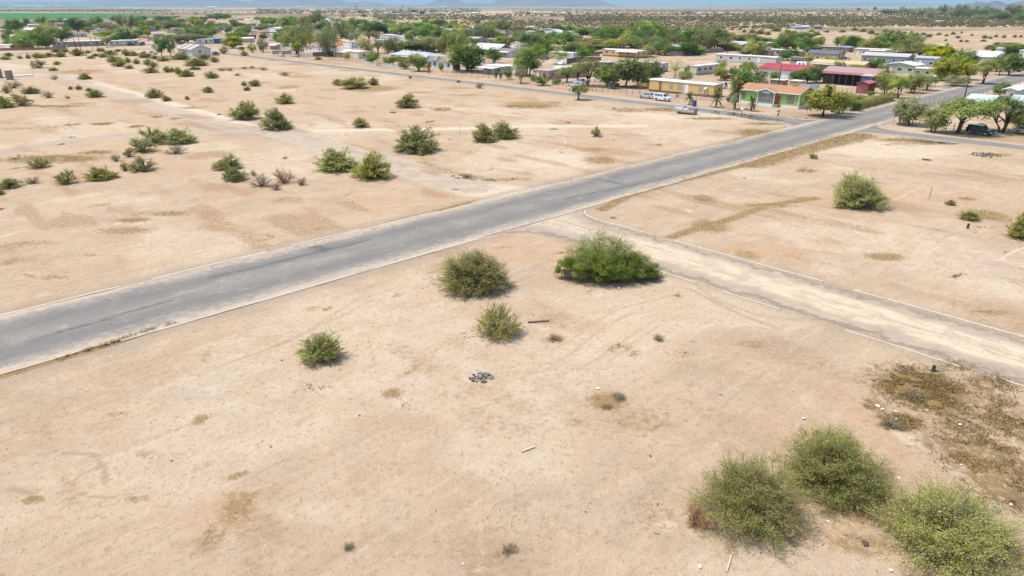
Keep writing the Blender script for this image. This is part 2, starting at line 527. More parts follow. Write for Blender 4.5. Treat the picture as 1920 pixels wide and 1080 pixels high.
# wheel ruts and skid loops
for pts, wd, a in [([(1262, 553), (1155, 580), (1105, 612), (1075, 634)], .16, .5), ([(1262, 575), (1180, 590), (1130, 614), (1075, 660), (1020, 695)], .16, .5), ([(1275, 562), (1170, 590), (1115, 625), (1060, 668), (1000, 690)], .14, .4), ([(1290, 590), (1220, 606), (1170, 640), (1110, 690), (1050, 730)], .2, .35), ([(1000, 640), (1060, 690), (1160, 700), (1280, 670)], .16, .35), ([(960, 700), (1080, 690), (1180, 688)], .16, .4), ([(1246, 590), (1200, 617), (1150, 652), (1090, 690)], .16, .5), ([(1236, 610), (1190, 640), (1140, 678)], .2, .5),
                   ([(672, 560), (620, 592), (578, 620), (500, 655), (400, 690)], .2, .55), ([(692, 566), (640, 592), (600, 612), (520, 650)], .2, .45), ([(690, 632), (697, 660), (705, 690)], .15, .6), ([(993, 610), (1020, 632), (1026, 655)], .12, .6),
                   ([(120, 849), (165, 850), (183, 856), (195, 876), (196, 904)], .16, .9), ([(193, 869), (151, 890), (128, 918)], .16, .7), ([(128, 918), (169, 930), (204, 932), (270, 920)], .1, .8), ([(18, 916), (53, 922), (75, 939)], .2, .9), ([(130, 918), (190, 911), (270, 912)], .1, .4),
                   ([(90, 815), (95, 840), (110, 890)], .1, .35), ([(470, 800), (490, 850), (430, 880), (300, 945)], .14, .3), ([(500, 860), (560, 850), (640, 820)], .12, .25), ([(870, 640), (862, 700)], .1, .5), ([(560, 712), (590, 732), (610, 745)], .1, .8),
                   ([(1290, 470), (1400, 420), (1520, 380)], .2, .3), ([(1340, 340), (1440, 330), (1500, 342)], .2, .3), ([(1700, 545), (1800, 600)], .25, .3), ([(60, 480), (200, 470), (420, 440), (620, 400)], .4, .25), ([(300, 380), (500, 385), (700, 375), (820, 360)], .4, .35),
                   ([(620, 345), (700, 350), (780, 360)], .3, .4), ([(560, 330), (640, 352), (740, 375)], .3, .35), ([(470, 275), (560, 300), (640, 345)], .3, .25), ([(1060, 300), (1120, 320), (1080, 335)], .3, .3), ([(1290, 520), (1340, 560), (1420, 590), (1500, 600)], .35, .5), ([(1290, 540), (1390, 590), (1460, 615)], .2, .8),
                   ([(1100, 1080), (1200, 1000), (1280, 880)], .2, .2), ([(300, 1080), (420, 1000), (560, 930)], .25, .2), ([(0, 830), (200, 790), (420, 740), (560, 690)], .35, .3), ([(0, 800), (200, 765), (420, 715)], .35, .25)]:
    stroke('rut', pts, wd, a, 1.0)
rr_ = np.random.default_rng(77)
for _ in range(60):
    x0, y0 = rr_.uniform(-40, 60), 22 + 110 * rr_.uniform(0, 1) ** 1.3
    hd, cv = rr_.choice([ANG_M, ANG_M + math.pi / 2, rr_.uniform(0, 3.14)]) + rr_.normal(0, .15), rr_.normal(0, .035)
    ln = int(rr_.uniform(6, 20))
    P0 = [(x0, y0)]
    for q in range(ln):
        hd += cv * 1.6
        P0.append((P0[-1][0] + 1.6 * math.cos(hd), P0[-1][1] + 1.6 * math.sin(hd)))
    P0 = np.array(P0)
    mq = tomc(P0)
    if ((mq[:, 1] > MAIN_C0 - 1) & (mq[:, 1] < MAIN_C1 + 1)).any() or ((mq[:, 0] > CROSS_M0 - 1) & (mq[:, 0] < CROSS_M1 + 1) & (mq[:, 1] < 53)).any():
        continue
    dn = np.gradient(P0, axis=0)
    dn = np.stack([-dn[:, 1], dn[:, 0]], -1) / np.linalg.norm(dn, axis=1, keepdims=True)
    k_ = rr_.choice(['rut', 'pale', 'rut'])
    for sg in (-.8, .8):
        stroke(k_, P0 + dn * sg, .17, rr_.uniform(.3, .6) * (.55 if y0 < 48 else 1) * (1.3 if k_ == 'pale' else 1), 1.0, False)
# small clods, stains and dry stubble all over the lots
for _ in range(420):
    x0, y0 = rr_.uniform(-90, 90), 20 + 150 * rr_.uniform(0, 1) ** 1.4
    m0, c0 = tomc(np.array([[x0, y0]]))[0]
    if MAIN_C0 - 2 < c0 < MAIN_C1 + 2 or (CROSS_M0 - 1 < m0 < CROSS_M1 + 1 and c0 < 54):
        continue
    r1, r2, tu = rr_.uniform(.35, 1.6), rr_.uniform(.25, .7), rr_.normal(ANG_M, .6)
    sel = np.where((np.abs(PX - x0) < 3) & (np.abs(PY - y0) < 3))[0]
    dx, dy = PX[sel] - x0, PY[sel] - y0
    q = np.hypot((dx * math.cos(tu) + dy * math.sin(tu)) / r1, (-dx * math.sin(tu) + dy * math.cos(tu)) / r2)
    k_ = rr_.choice(['dark', 'dark', 'dry', 'warm', 'pale', 'weed'])
    lay[k_][sel] = np.maximum(lay[k_][sel], rr_.uniform(.3, .75) * np.clip(1.6 - 1.2 * q, 0, 1))
# desert scrub cover on the plain beyond the houses (metres away, fading bands)
yy = np.maximum(PY, 1)
px_ = 960 + F_PX * PX / (yy * CT + H_CAM * ST)
py_ = 540 - F_PX * (-H_CAM * CT + yy * ST) / (yy * CT + H_CAM * ST)
bn = fbm(PX / 240.0, PY / 240.0, 5, 4)
bn2 = fbm(PX / 900.0, PY / 420.0, 9, 3)
farmask = np.clip((PY - 560) / 300, 0, 1)
lay['scrub'] = np.maximum(lay['scrub'], farmask * np.clip((bn * .5 + bn2 * .5 - 0.44) * 7, 0, 1) * 0.8)
lay['scrub'] = np.maximum(lay['scrub'], np.clip((PY - 2600) / 1500, 0, 1) * np.clip((bn2 - 0.36) * 8, 0, 1) * 0.9)

def ridge(lo, hi, x0, x1, a):           # a belt of brush between two distances
    d = np.clip(np.minimum((PY - lo), (hi - PY)) / (0.12 * (hi - lo)), 0, 1)
    e = np.clip(np.minimum(PX - x0, x1 - PX) / 60.0, 0, 1)
    lay['scrub'] = np.maximum(lay['scrub'], d * e * a * np.clip(0.35 + bn * 1.2, 0, 1))
ridge(960, 1420, 60, 4000, 0.95)
ridge(1500, 1800, 80, 4000, 0.7)
ridge(690, 850, 260, 3000, 0.75)
ridge(620, 900, -60, 280, 0.45)
ridge(2600, 5200, 300, 9000, 0.9)
ridge(1700, 2300, -3000, -150, 0.85)
ridge(1150, 1450, -420, -40, 0.6)
# softly worn, mottled bare ground
big = fbm(PX / 17.0, PY / 17.0, 21, 4)
lay['warm'] = np.maximum(lay['warm'], np.clip((big - 0.55) * 4, 0, 0.6))
lay['pale'] = np.maximum(lay['pale'], np.clip((0.44 - big) * 4, 0, 0.42))
mid = fbm((PX * AM[0] + PY * AM[1]) / 3.0, (PX * AC[0] + PY * AC[1]) / 9.0, 33, 4)
vil = (GM > FAR_M1 + 1.5) & (PY < 700) & ((GC > MAIN_C1 + 2) | (GC < MAIN_C0 - 3))
lay['dark'] = np.maximum(lay['dark'], vil * np.clip(.25 + (mid - .45) * 4, 0, .9))
lay['grey'] = np.maximum(lay['grey'], vil * np.clip((big - .5) * 5, 0, .5))
lay['dark'] = np.maximum(lay['dark'], np.clip((mid - 0.56) * 5, 0, 1) * np.clip((PY - 40) / 30, 0.6, 1) * (PY < 420))
GZ = -0.045 + 0.045 * (fbm(PX / 1.7, PY / 1.7, 3, 3) * 0.6 + big * 0.4) * np.clip(1 - (PY - 120) / 60, 0, 1)
GZ = GZ - 0.05 * np.clip(lay['rut'], 0, 1) * 0.4

DARK_SPOTS = []                          # leaf litter plus painted shadow under bushes, filled in before the sheet is made

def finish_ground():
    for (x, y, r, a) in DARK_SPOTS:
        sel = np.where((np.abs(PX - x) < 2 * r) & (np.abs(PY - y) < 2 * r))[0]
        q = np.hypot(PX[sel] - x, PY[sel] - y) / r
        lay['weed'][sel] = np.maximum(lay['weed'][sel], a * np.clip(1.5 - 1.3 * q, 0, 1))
    ny, nx = GX.shape
    idx = np.arange(ny * nx).reshape(ny, nx)
    F = np.stack([idx[:-1, :-1], idx[:-1, 1:], idx[1:, 1:], idx[1:, :-1]], -1).reshape(-1, 4)
    V = np.stack([PX, PY, GZ], -1)
    me = mesh_np('ground', V, F, None, smooth=True)
    for nm, ks in (('cover', ('dry', 'pale', 'grey', 'dark')), ('wear', ('rut', 'scrub', 'warm', 'weed'))):
        a = me.attributes.new(nm, 'FLOAT_COLOR', 'POINT')
        a.data.foreach_set('color', np.stack([lay[k] for k in ks], -1).astype(np.float32).ravel())
    me.materials.append(ground_mat())
    tag(link('ground', me), kind='structure')

SAND = (0.560, 0.410, 0.262)
def ground_mat():
    t = NT('desert_ground')
    co = t.coords()
    A, B = t.attr('cover'), t.attr('wear')
    sa, sb = t.n('ShaderNodeSeparateColor'), t.n('ShaderNodeSeparateColor')
    t.l(A.outputs['Color'], sa.inputs[0])
    t.l(B.outputs['Color'], sb.inputs[0])
    dry, pale, grey, dark = sa.outputs[0], sa.outputs[1], sa.outputs[2], A.outputs['Alpha']
    rut, scrub, warm, weed = sb.outputs[0], sb.outputs[1], sb.outputs[2], B.outputs['Alpha']
    nL = t.noise(0.16, 5, 0.6, co)
    nM = t.noise(0.9, 5, 0.65, co)
    nT = t.noise(16.0, 3, 0.6, co)
    nF = t.noise(2.4, 8, 0.72, co)
    nG = t.noise(0.45, 8, 0.70, co)
    nW = t.noise(1.0, 6, 0.68, t.scale(co, (0.16, 1.5, 1), ANG_M))
    def cut(layer, n, k=1.0, lo=0.25, hi=0.95):   # break a layer's edge up with noise
        return t.rng(t.math('ADD', layer, t.math('MULTIPLY', t.math('SUBTRACT', n, 0.5), k)), lo, hi)
    c = t.mix(t.rng(nL, 0.36, 0.66), (0.453, 0.336, 0.221), (0.399, 0.288, 0.186))
    nH = t.noise(0.07, 6, 0.62, co)
    c = t.mix(t.rng(nH, 0.48, 0.72, 0, 0.50), c, (0.383, 0.287, 0.197))
    c = t.mix(t.rng(nH, 0.50, 0.28, 0, 0.50), c, (0.494, 0.377, 0.259))
    c = t.mix(t.rng(nG, 0.48, 0.66, 0, 0.80), c, (0.372, 0.268, 0.172))
    c = t.mix(t.rng(nG, 0.45, 0.30, 0, 0.75), c, (0.508, 0.391, 0.269))
    c = t.mix(t.rng(nW, 0.50, 0.66, 0, 0.60), c, (0.501, 0.387, 0.267))
    c = t.mix(t.rng(nW, 0.47, 0.32, 0, 0.55), c, (0.354, 0.253, 0.161))
    c = t.mix(t.rng(t.noise(0.21, 7, 0.66, co), 0.50, 0.66, 0, 0.50), c, (0.400, 0.318, 0.238))
    c = t.mix(t.math('MULTIPLY', cut(warm, nG, 1.6), 0.50), c, (0.455, 0.283, 0.155))
    c = t.mix(t.math('MULTIPLY', cut(pale, nG, 1.3, 0.12, 0.90), 0.80), c, (0.603, 0.502, 0.382))
    c = t.mix(t.math('MULTIPLY', cut(grey, nG, 1.6, 0.10, 1.10), 0.78), c, (0.315, 0.249, 0.190))
    c = t.mix(t.math('MULTIPLY', cut(rut, nG, 1.0, 0.15, 0.85), 0.70), c, (0.300, 0.222, 0.145))
    c = t.mix(t.math('MULTIPLY', t.math('MULTIPLY', cut(dark, nW, 1.8, 0.10, 1.0), t.rng(nF, 0.40, 0.58, 0.35, 1.0)), 0.80), c, (0.287, 0.182, 0.096))
    c = t.mix(t.math('MULTIPLY', cut(dry, nF, 1.9, 0.18, 0.92), 0.90), c, t.mix(nT, (0.200, 0.128, 0.048), (0.317, 0.213, 0.097)))
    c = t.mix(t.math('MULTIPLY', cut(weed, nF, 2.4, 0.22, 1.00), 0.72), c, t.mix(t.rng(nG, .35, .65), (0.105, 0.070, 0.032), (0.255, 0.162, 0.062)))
    # fine mottling, crusts, small stones and clods
    c = t.mix(t.rng(nF, 0.53, 0.64, 0, 0.55), c, (0.296, 0.199, 0.115))
    c = t.mix(t.rng(nF, 0.46, 0.30, 0, 0.40), c, (0.527, 0.404, 0.267))
    v = t.n('ShaderNodeTexVoronoi')
    v.inputs['Scale'].default_value = 5.5
    t.l(co, v.inputs['Vector'])
    sp = t.math('MULTIPLY', t.rng(v.outputs['Distance'], 0.20, 0.06), t.rng(t.math('ADD', t.math('MULTIPLY', grey, 0.55), nG), 0.50, 0.85))
    c = t.mix(t.math('MULTIPLY', sp, 0.75), c, t.mix(t.rng(nF, 0.42, 0.58), (0.112, 0.089, 0.068), (0.479, 0.411, 0.326)))
    c = t.mix(t.rng(nT, 0.32, 0.48, 0.40, 0.0), c, (0.260, 0.181, 0.104))
    # far brush cover, coarser break-up with distance
    nB = t.noise(0.035, 6, 0.7, co)
    nB2 = t.noise(0.006, 5, 0.7, t.scale(co, (0.35, 1.6, 1)))
    sc = t.rng(t.math('ADD', scrub, t.math('MULTIPLY', t.math('SUBTRACT', t.math('ADD', t.math('MULTIPLY', nB, 0.5), t.math('MULTIPLY', nB2, 0.5)), 0.5), 2.6)), 0.25, 0.75)
    c = t.mix(t.math('MULTIPLY', sc, 0.88), c, t.mix(t.rng(nB2, .35, .65), (0.135, 0.108, 0.058), (0.235, 0.165, 0.100)))
    h = t.math('ADD', t.math('MULTIPLY', nF, 1.2), t.math('MULTIPLY', nT, 0.30))
    h = t.math('ADD', h, t.math('MULTIPLY', nM, 0.5))
    return t.bsdf(c, 0.95, 0.06, 0, h, 0.16, 0.75)

# ------------------------------------------------------------------ roads
STAINS = [((572, 457), (606, 468), .9), ((1108, 331), (1175, 346), .45), ((1140, 340), (1160, 344), .7), ((1060, 372), (1200, 345), .22), ((1200, 345), (1300, 322), .22), ((240, 508), (262, 502), .6), ((860, 470), (985, 436), .16), ((400, 520), (700, 448), .12), ((1530, 262), (1560, 256), .5), ((60, 640), (330, 560), .14)]
def strip(name, centre, z, mat, du=1.2, nac=22):
    """road sheet along a line of (point, half widths); stores metres across and along"""
    V, F, AT = [], [], []
    L = 0
    for i, (p, n, hl, hr) in enumerate(centre):
        if i:
            L += math.hypot(*(p - centre[i - 1][0]))
        for k in range(nac + 1):
            s = -hl + (hl + hr) * k / nac
            q = p + n * s
            V.append((q[0], q[1], z))
            AT.append((s / (hl if s < 0 else hr), L, min(hl + s, hr - s), 0))
    for i in range(len(centre) - 1):
        for k in range(nac):
            a = i * (nac + 1) + k
            F.append((a, a + 1, a + nac + 2, a + nac + 1))
    V, F = np.array(V), np.array(F)
    e1, e2 = V[F[0][1]] - V[F[0][0]], V[F[0][3]] - V[F[0][0]]
    if np.cross(e1, e2)[2] < 0:
        F = F[:, ::-1]
    me = mesh_np(name, V, F, mat)
    a = me.attributes.new('lane', 'FLOAT_COLOR', 'POINT')
    a.data.foreach_set('color', np.array(AT, dtype=np.float32).ravel())
    st = np.zeros(len(V))
    for a_, b_, w_ in STAINS:
        A, B = S(*a_), S(*b_)
        d = B - A
        q = np.clip(((V[:, :2] - A) @ d) / (d @ d), 0, 1)
        st = np.maximum(st, np.clip(1.5 - np.linalg.norm(V[:, :2] - A - q[:, None] * d, axis=1) / max(w_, .3), 0, 1))
    a = me.attributes.new('stain', 'FLOAT', 'POINT')
    a.data.foreach_set('value', st.astype(np.float32))
    return tag(link(name, me), kind='structure')

def asphalt():
    t = NT('worn_asphalt')
    co = t.coords()
    A = t.attr('lane')
    s = t.n('ShaderNodeSeparateColor')
    t.l(A.outputs['Color'], s.inputs[0])
    ac, al, ed = s.outputs
    cv = t.n('ShaderNodeCombineXYZ')
    t.l(t.math('MULTIPLY', ac, 5.5), cv.inputs[0])
    t.l(t.math('MULTIPLY', al, 0.06), cv.inputs[1])
    streak = t.noise(1.3, 5, 0.65, cv.outputs[0])
    nL, nM, nT = t.noise(0.25, 5, 0.6, co), t.noise(1.6, 4, 0.6, co), t.noise(22, 3, 0.7, co)
    c = t.mix(t.rng(nL, 0.3, 0.7), (0.215, 0.200, 0.175), (0.272, 0.247, 0.208))
    aa = t.math('ABSOLUTE', ac)
    wheel = t.rng(t.math('ABSOLUTE', t.math('SUBTRACT', aa, 0.42)), 0.36, 0.02)
    c = t.mix(t.math('MULTIPLY', wheel, t.rng(streak, 0.34, 0.66, 0.25, 0.95)), c, (0.160, 0.152, 0.140))
    c = t.mix(t.rng(streak, 0.52, 0.74, 0, 0.55), c, (0.390, 0.348, 0.288))
    c = t.mix(t.rng(nT, 0.35, 0.65, 0.40, 0.0), c, (0.120, 0.116, 0.110))
    npch = t.noise(0.11, 3, 0.5, t.scale(co, (1, .45, 1), ANG_M))
    c = t.mix(t.rng(npch, 0.57, 0.60, 0, 0.38), c, (0.165, 0.158, 0.146))
    c = t.mix(t.rng(t.noise(0.5, 6, 0.7, co), 0.56, 0.70, 0, 0.40), c, (0.400, 0.352, 0.295))
    sn = t.rng(t.math('ADD', t.attr('stain').outputs['Fac'], t.math('MULTIPLY', t.math('SUBTRACT', nM, 0.5), 1.2)), 0.35, 1.0)
    c = t.mix(t.math('MULTIPLY', sn, 0.65), c, (0.085, 0.086, 0.088))
    # hairline cracks and oil marks
    v = t.n('ShaderNodeTexVoronoi', feature='DISTANCE_TO_EDGE')
    v.inputs['Scale'].default_value = 0.16
    wv = t.n('ShaderNodeMix', data_type='VECTOR')
    wv.inputs[0].default_value = 0.12
    t.l(co, wv.inputs[4])
    nz = t.n('ShaderNodeTexNoise')
    nz.inputs['Scale'].default_value = 0.6
    t.l(co, nz.inputs['Vector'])
    sc = t.n('ShaderNodeVectorMath', operation='SCALE')
    sc.inputs['Scale'].default_value = 12
    t.l(nz.outputs['Color'], sc.inputs[0])
    ad = t.n('ShaderNodeVectorMath', operation='ADD')
    t.l(co, ad.inputs[0])
    t.l(sc.outputs[0], ad.inputs[1])
    t.l(ad.outputs[0], v.inputs['Vector'])
    c = t.mix(t.math('MULTIPLY', t.rng(v.outputs['Distance'], 0.016, 0.004), t.rng(nL, 0.42, 0.60, 0.0, 0.45)), c, (0.06, 0.056, 0.052))
    # sand drifted in from the edges
    dn = t.math('ADD', ed, t.math('MULTIPLY', t.math('SUBTRACT', t.math('ADD', t.math('MULTIPLY', nM, 0.5), t.math('MULTIPLY', streak, 0.5)), 0.5), 6.5))
    c = t.mix(t.rng(dn, 2.3, -0.2, 0.0, 0.97), c, (0.440, 0.350, 0.258))
    return t.bsdf(c, 0.95, 0.04, 0, nT, 0.02, 0.4)

def dirt():
    t = NT('graded_dirt')
    co = t.coords()
    A = t.attr('lane')
    s = t.n('ShaderNodeSeparateColor')
    t.l(A.outputs['Color'], s.inputs[0])
    ac, al, ed = s.outputs
    cv = t.n('ShaderNodeCombineXYZ')
    t.l(t.math('MULTIPLY', ac, 4.3), cv.inputs[0])
    t.l(t.math('MULTIPLY', al, 0.07), cv.inputs[1])
    st1 = t.noise(1.5, 6, 0.7, cv.outputs[0])
    nL, nM, nT = t.noise(0.22, 5, 0.6, co), t.noise(1.8, 5, 0.65, co), t.noise(14, 3, 0.7, co)
    nG = t.noise(0.5, 7, 0.7, co)
    c = t.mix(t.rng(nG, 0.35, 0.68), (0.335, 0.272, 0.210), (0.410, 0.330, 0.250))
    wob_ = t.math('MULTIPLY', t.math('SUBTRACT', nL, 0.5), 0.55)
    def lane(pos, wdt, amt):
        d = t.math('ABSOLUTE', t.math('SUBTRACT', t.math('ADD', ac, wob_), pos))
        return t.math('MULTIPLY', t.rng(t.math('ADD', d, t.math('MULTIPLY', t.math('SUBTRACT', st1, 0.5), 0.9)), wdt, -0.02), amt)
    for pos, wdt in ((0.28, 0.34), (-0.25, 0.28), (0.0, 0.16)):
        c = t.mix(lane(pos, wdt, t.rng(nG, 0.34, 0.60, 0.35, 1.0)), c, (0.642, 0.504, 0.356))
    c = t.mix(t.rng(st1, 0.50, 0.68, 0, 0.6), c, (0.526, 0.393, 0.260))
    c = t.mix(t.rng(st1, 0.46, 0.32, 0, 0.45), c, (0.281, 0.205, 0.137))
    c = t.mix(t.rng(nM, 0.52, 0.70, 0, 0.45), c, (0.357, 0.250, 0.157))
    c = t.mix(t.rng(nT, 0.35, 0.6, 0.30, 0), c, (0.241, 0.172, 0.109))
    apron = t.rng(t.math('ADD', al, t.math('MULTIPLY', t.math('SUBTRACT', nG, 0.5), 14.0)), 101.0, 110.0)
    c = t.mix(t.math('MULTIPLY', t.math('MULTIPLY', apron, t.rng(nM, .38, .62, .25, 1)), 0.62), c, t.mix(st1, (0.215, 0.190, 0.160), (0.400, 0.345, 0.275)))
    fade = t.rng(t.math('ADD', ed, t.math('MULTIPLY', t.math('SUBTRACT', nG, 0.5), 5.0)), 1.5, 0.1)
    m = t.bsdf(c, 0.95, 0.05, 0, t.math('ADD', nT, st1), 0.05, 0.6)
    sf = t.out.inputs['Surface'].links[0].from_socket
    mx, tr = t.n('ShaderNodeMixShader'), t.n('ShaderNodeBsdfTransparent')
    t.put(mx.inputs[0], fade)
    t.l(sf, mx.inputs[1])
    t.l(tr.outputs[0], mx.inputs[2])
    t.l(mx.outputs[0], t.out.inputs['Surface'])
    return m

ASPH = asphalt()
def line(a, b, step=2.0):
    n = max(2, int(np.hypot(*(b - a)) / step))
    return [a + (b - a) * i / n for i in range(n + 1)]

def flare(d, reach=7.0, size=5.0):        # widening towards a junction
    q = max(0.0, 1 - d / reach)
    return size * (1 - math.sqrt(max(0.0, 1 - q * q)))

wob = lambda m, s: 0.22 * math.sin(m * 0.31 + s) + 0.15 * math.sin(m * 0.83 + 2 * s)
cm = (MAIN_C0 + MAIN_C1) / 2
hw = (MAIN_C1 - MAIN_C0) / 2
strip('main_road', [(mc(m, cm), -AC, hw + wob(m, 1) * 0.4, hw + wob(m, 2) * 0.4) for m in np.arange(-70, 620, 1.0)], 0.016, ASPH)
fm, fh = (FAR_M0 + FAR_M1) / 2, (FAR_M1 - FAR_M0) / 2
far_c = [c for c in np.arange(-40, MAIN_C0 - 0.1, 1.0)] + [MAIN_C0]
strip('cross_street', [(mc(fm, c), AM, fh + flare(MAIN_C0 - c) + wob(c, 3) * .6, fh + flare(MAIN_C0 - c) + wob(c, 4) * .6) for c in far_c], 0.012, ASPH)
far_c2 = [MAIN_C1] + [c for c in np.arange(MAIN_C1 + 1, 760, 1.5)]
strip('cross_street', [(mc(fm, c), AM, fh + flare(c - MAIN_C1, 11, 6) + wob(c, 5) * .6, fh + flare(c - MAIN_C1, 7, 4) + wob(c, 6) * .6) for c in far_c2], 0.012, ASPH)
cs = [CROSS for CROSS in np.arange(-60, MAIN_C0 - 0.6, 0.8)] + [MAIN_C0 - 0.3]
dm, dh = (CROSS_M0 + CROSS_M1) / 2, (CROSS_M1 - CROSS_M0) / 2
strip('dirt_road', [(mc(dm, c), AM, dh + flare(MAIN_C0 - c, 6.5, 5.0), dh + flare(MAIN_C0 - c, 6.0, 4.5)) for c in cs], 0.010, dirt())
q0 = tomc(S(300, 91)[None])[0]
strip('side_street', [(mc(m, q0[1]), -AC, 3.6, 3.6) for m in np.arange(-60, FAR_M0 + 1, 3.0)], 0.009, ASPH)
q1 = tomc(S(1748, 161)[None])[0]
strip('upper_street', [(mc(q1[0], c), AM, 3.5 + flare(c - MAIN_C1, 6, 4), 3.5 + flare(c - MAIN_C1, 6, 4)) for c in np.arange(MAIN_C1, MAIN_C1 + 120, 1.5)], 0.009, ASPH)

# concrete ribbon kerbs, broken here and there
conc = paint((0.50, 0.44, 0.36), 0.9, 0.1, 0, 0.9, 0.5, name='kerb_concrete')
def kerb(pts, wdt, top, gaps=()):
    b = MB()
    P2 = [np.array(p) for p in pts]
    L = 0
    for i in range(len(P2) - 1):
        d = P2[i + 1] - P2[i]
        ln = np.hypot(*d)
        n = np.array([-d[1], d[0]]) / ln * wdt / 2
        mid_ = L + ln / 2
        L += ln
        if any(a < mid_ < e for a, e in gaps):
            continue
        zt = top + 0.012 * math.sin(L * 1.7)
        e = d / ln * 0.01
        b.hexa([(*(P2[i] + n + e), -0.15), (*(P2[i] - n + e), -0.15), (*(P2[i + 1] - n - e), -0.15), (*(P2[i + 1] + n - e), -0.15)],
               [(*(P2[i] + n + e), zt), (*(P2[i] - n + e), zt), (*(P2[i + 1] - n - e), zt), (*(P2[i + 1] + n - e), zt)])
    o = b.build('kerb', conc)
    return tag(o, kind='structure')
def seg(a, b, step=2.6):
    return [p for p in line(a, b, step)]
kerb(seg(mc(-6, MAIN_C1 + .1), mc(40, MAIN_C1 + .1)), 0.30, 0.05, [(20, 21), (33, 34), (44.5, 46)])
kerb(seg(mc(40, MAIN_C1 + .1), mc(64, MAIN_C1)), 0.24, 0.028, [(2, 4), (7, 14), (17, 19)])
kerb(seg(mc(-6, MAIN_C0 - .1), mc(44.2, MAIN_C0 - .1)), 0.20, 0.040, [(0, 16), (26, 27)])
arc = [mc(44.2 + (CROSS_M0 - 44.2) * (math.sin(a)), MAIN_C0 - .1 - 6.4 * (1 - math.cos(a))) for a in np.linspace(0, math.pi / 2, 8)]
kerb(arc, 0.20, 0.024, [(3.4, 6), (8, 10)])
kerb(seg(mc(CROSS_M0, MAIN_C0 - 15), mc(CROSS_M0, -20)), 0.18, 0.025, [(8, 10), (16, 22), (30, 31)])
arc = [mc(CROSS_M1 + 3.6 * (1 - math.cos(a)), MAIN_C0 - 4.0 + 3.9 * math.sin(a)) for a in np.linspace(0, math.pi / 2, 7)]
kerb(seg(mc(CROSS_M1, -20), mc(CROSS_M1, MAIN_C0 - 4.1)) + arc[:5], 0.24, 0.035, [(12, 14), (40, 43), (58, 60.5)])
# ------------------------------------------------------------------ plants
def unit(v):
    return v / np.maximum(np.linalg.norm(v, axis=-1, keepdims=True), 1e-9)

def leaf_quads(pos, along, nrm, ln, wd, rng):
    """one leaf card per row: pos base, along axis, nrm rough facing"""
    side = unit(np.cross(along, nrm))
    ln = ln * rng.uniform(0.65, 1.35, (len(pos), 1))
    wd = wd * rng.uniform(0.65, 1.35, (len(pos), 1))
    a = pos - side * wd * 0.5
    b = pos + along * ln * 0.5 - side * wd * 0.5 * 0.9
    V = np.stack([pos - along * ln * .5, pos + side * wd * .5, pos + along * ln * .5, pos - side * wd * .5], 1).reshape(-1, 3)
    F = np.arange(len(pos) * 4).reshape(-1, 4)
    return V, F

def rand_dirs(n, rng):
    return unit(rng.normal(size=(n, 3)))

def tubes_np(paths, radii, n=3):
    """many thin tubes at once: paths (S,K,3), radii (S,K)"""
    Sn, K, _ = paths.shape
    d = unit(np.gradient(paths, axis=1))
    ref = np.where(np.abs(d[..., 2:3]) < 0.9, np.array([0, 0, 1.0]), np.array([1.0, 0, 0]))
    a = unit(np.cross(d, ref))
    b = np.cross(d, a)
    V = []
    for k in range(n):
        t = 2 * math.pi * k / n
        V.append(paths + (a * math.cos(t) + b * math.sin(t)) * radii[..., None])
    V = np.stack(V, 2)                      # S,K,n,3
    idx = np.arange(Sn * K * n).reshape(Sn, K, n)
    F = np.stack([idx[:, :-1], idx[:, 1:], np.roll(idx, -1, 2)[:, 1:], np.roll(idx, -1, 2)[:, :-1]], -1).reshape(-1, 4)
    return V.reshape(-1, 3), F

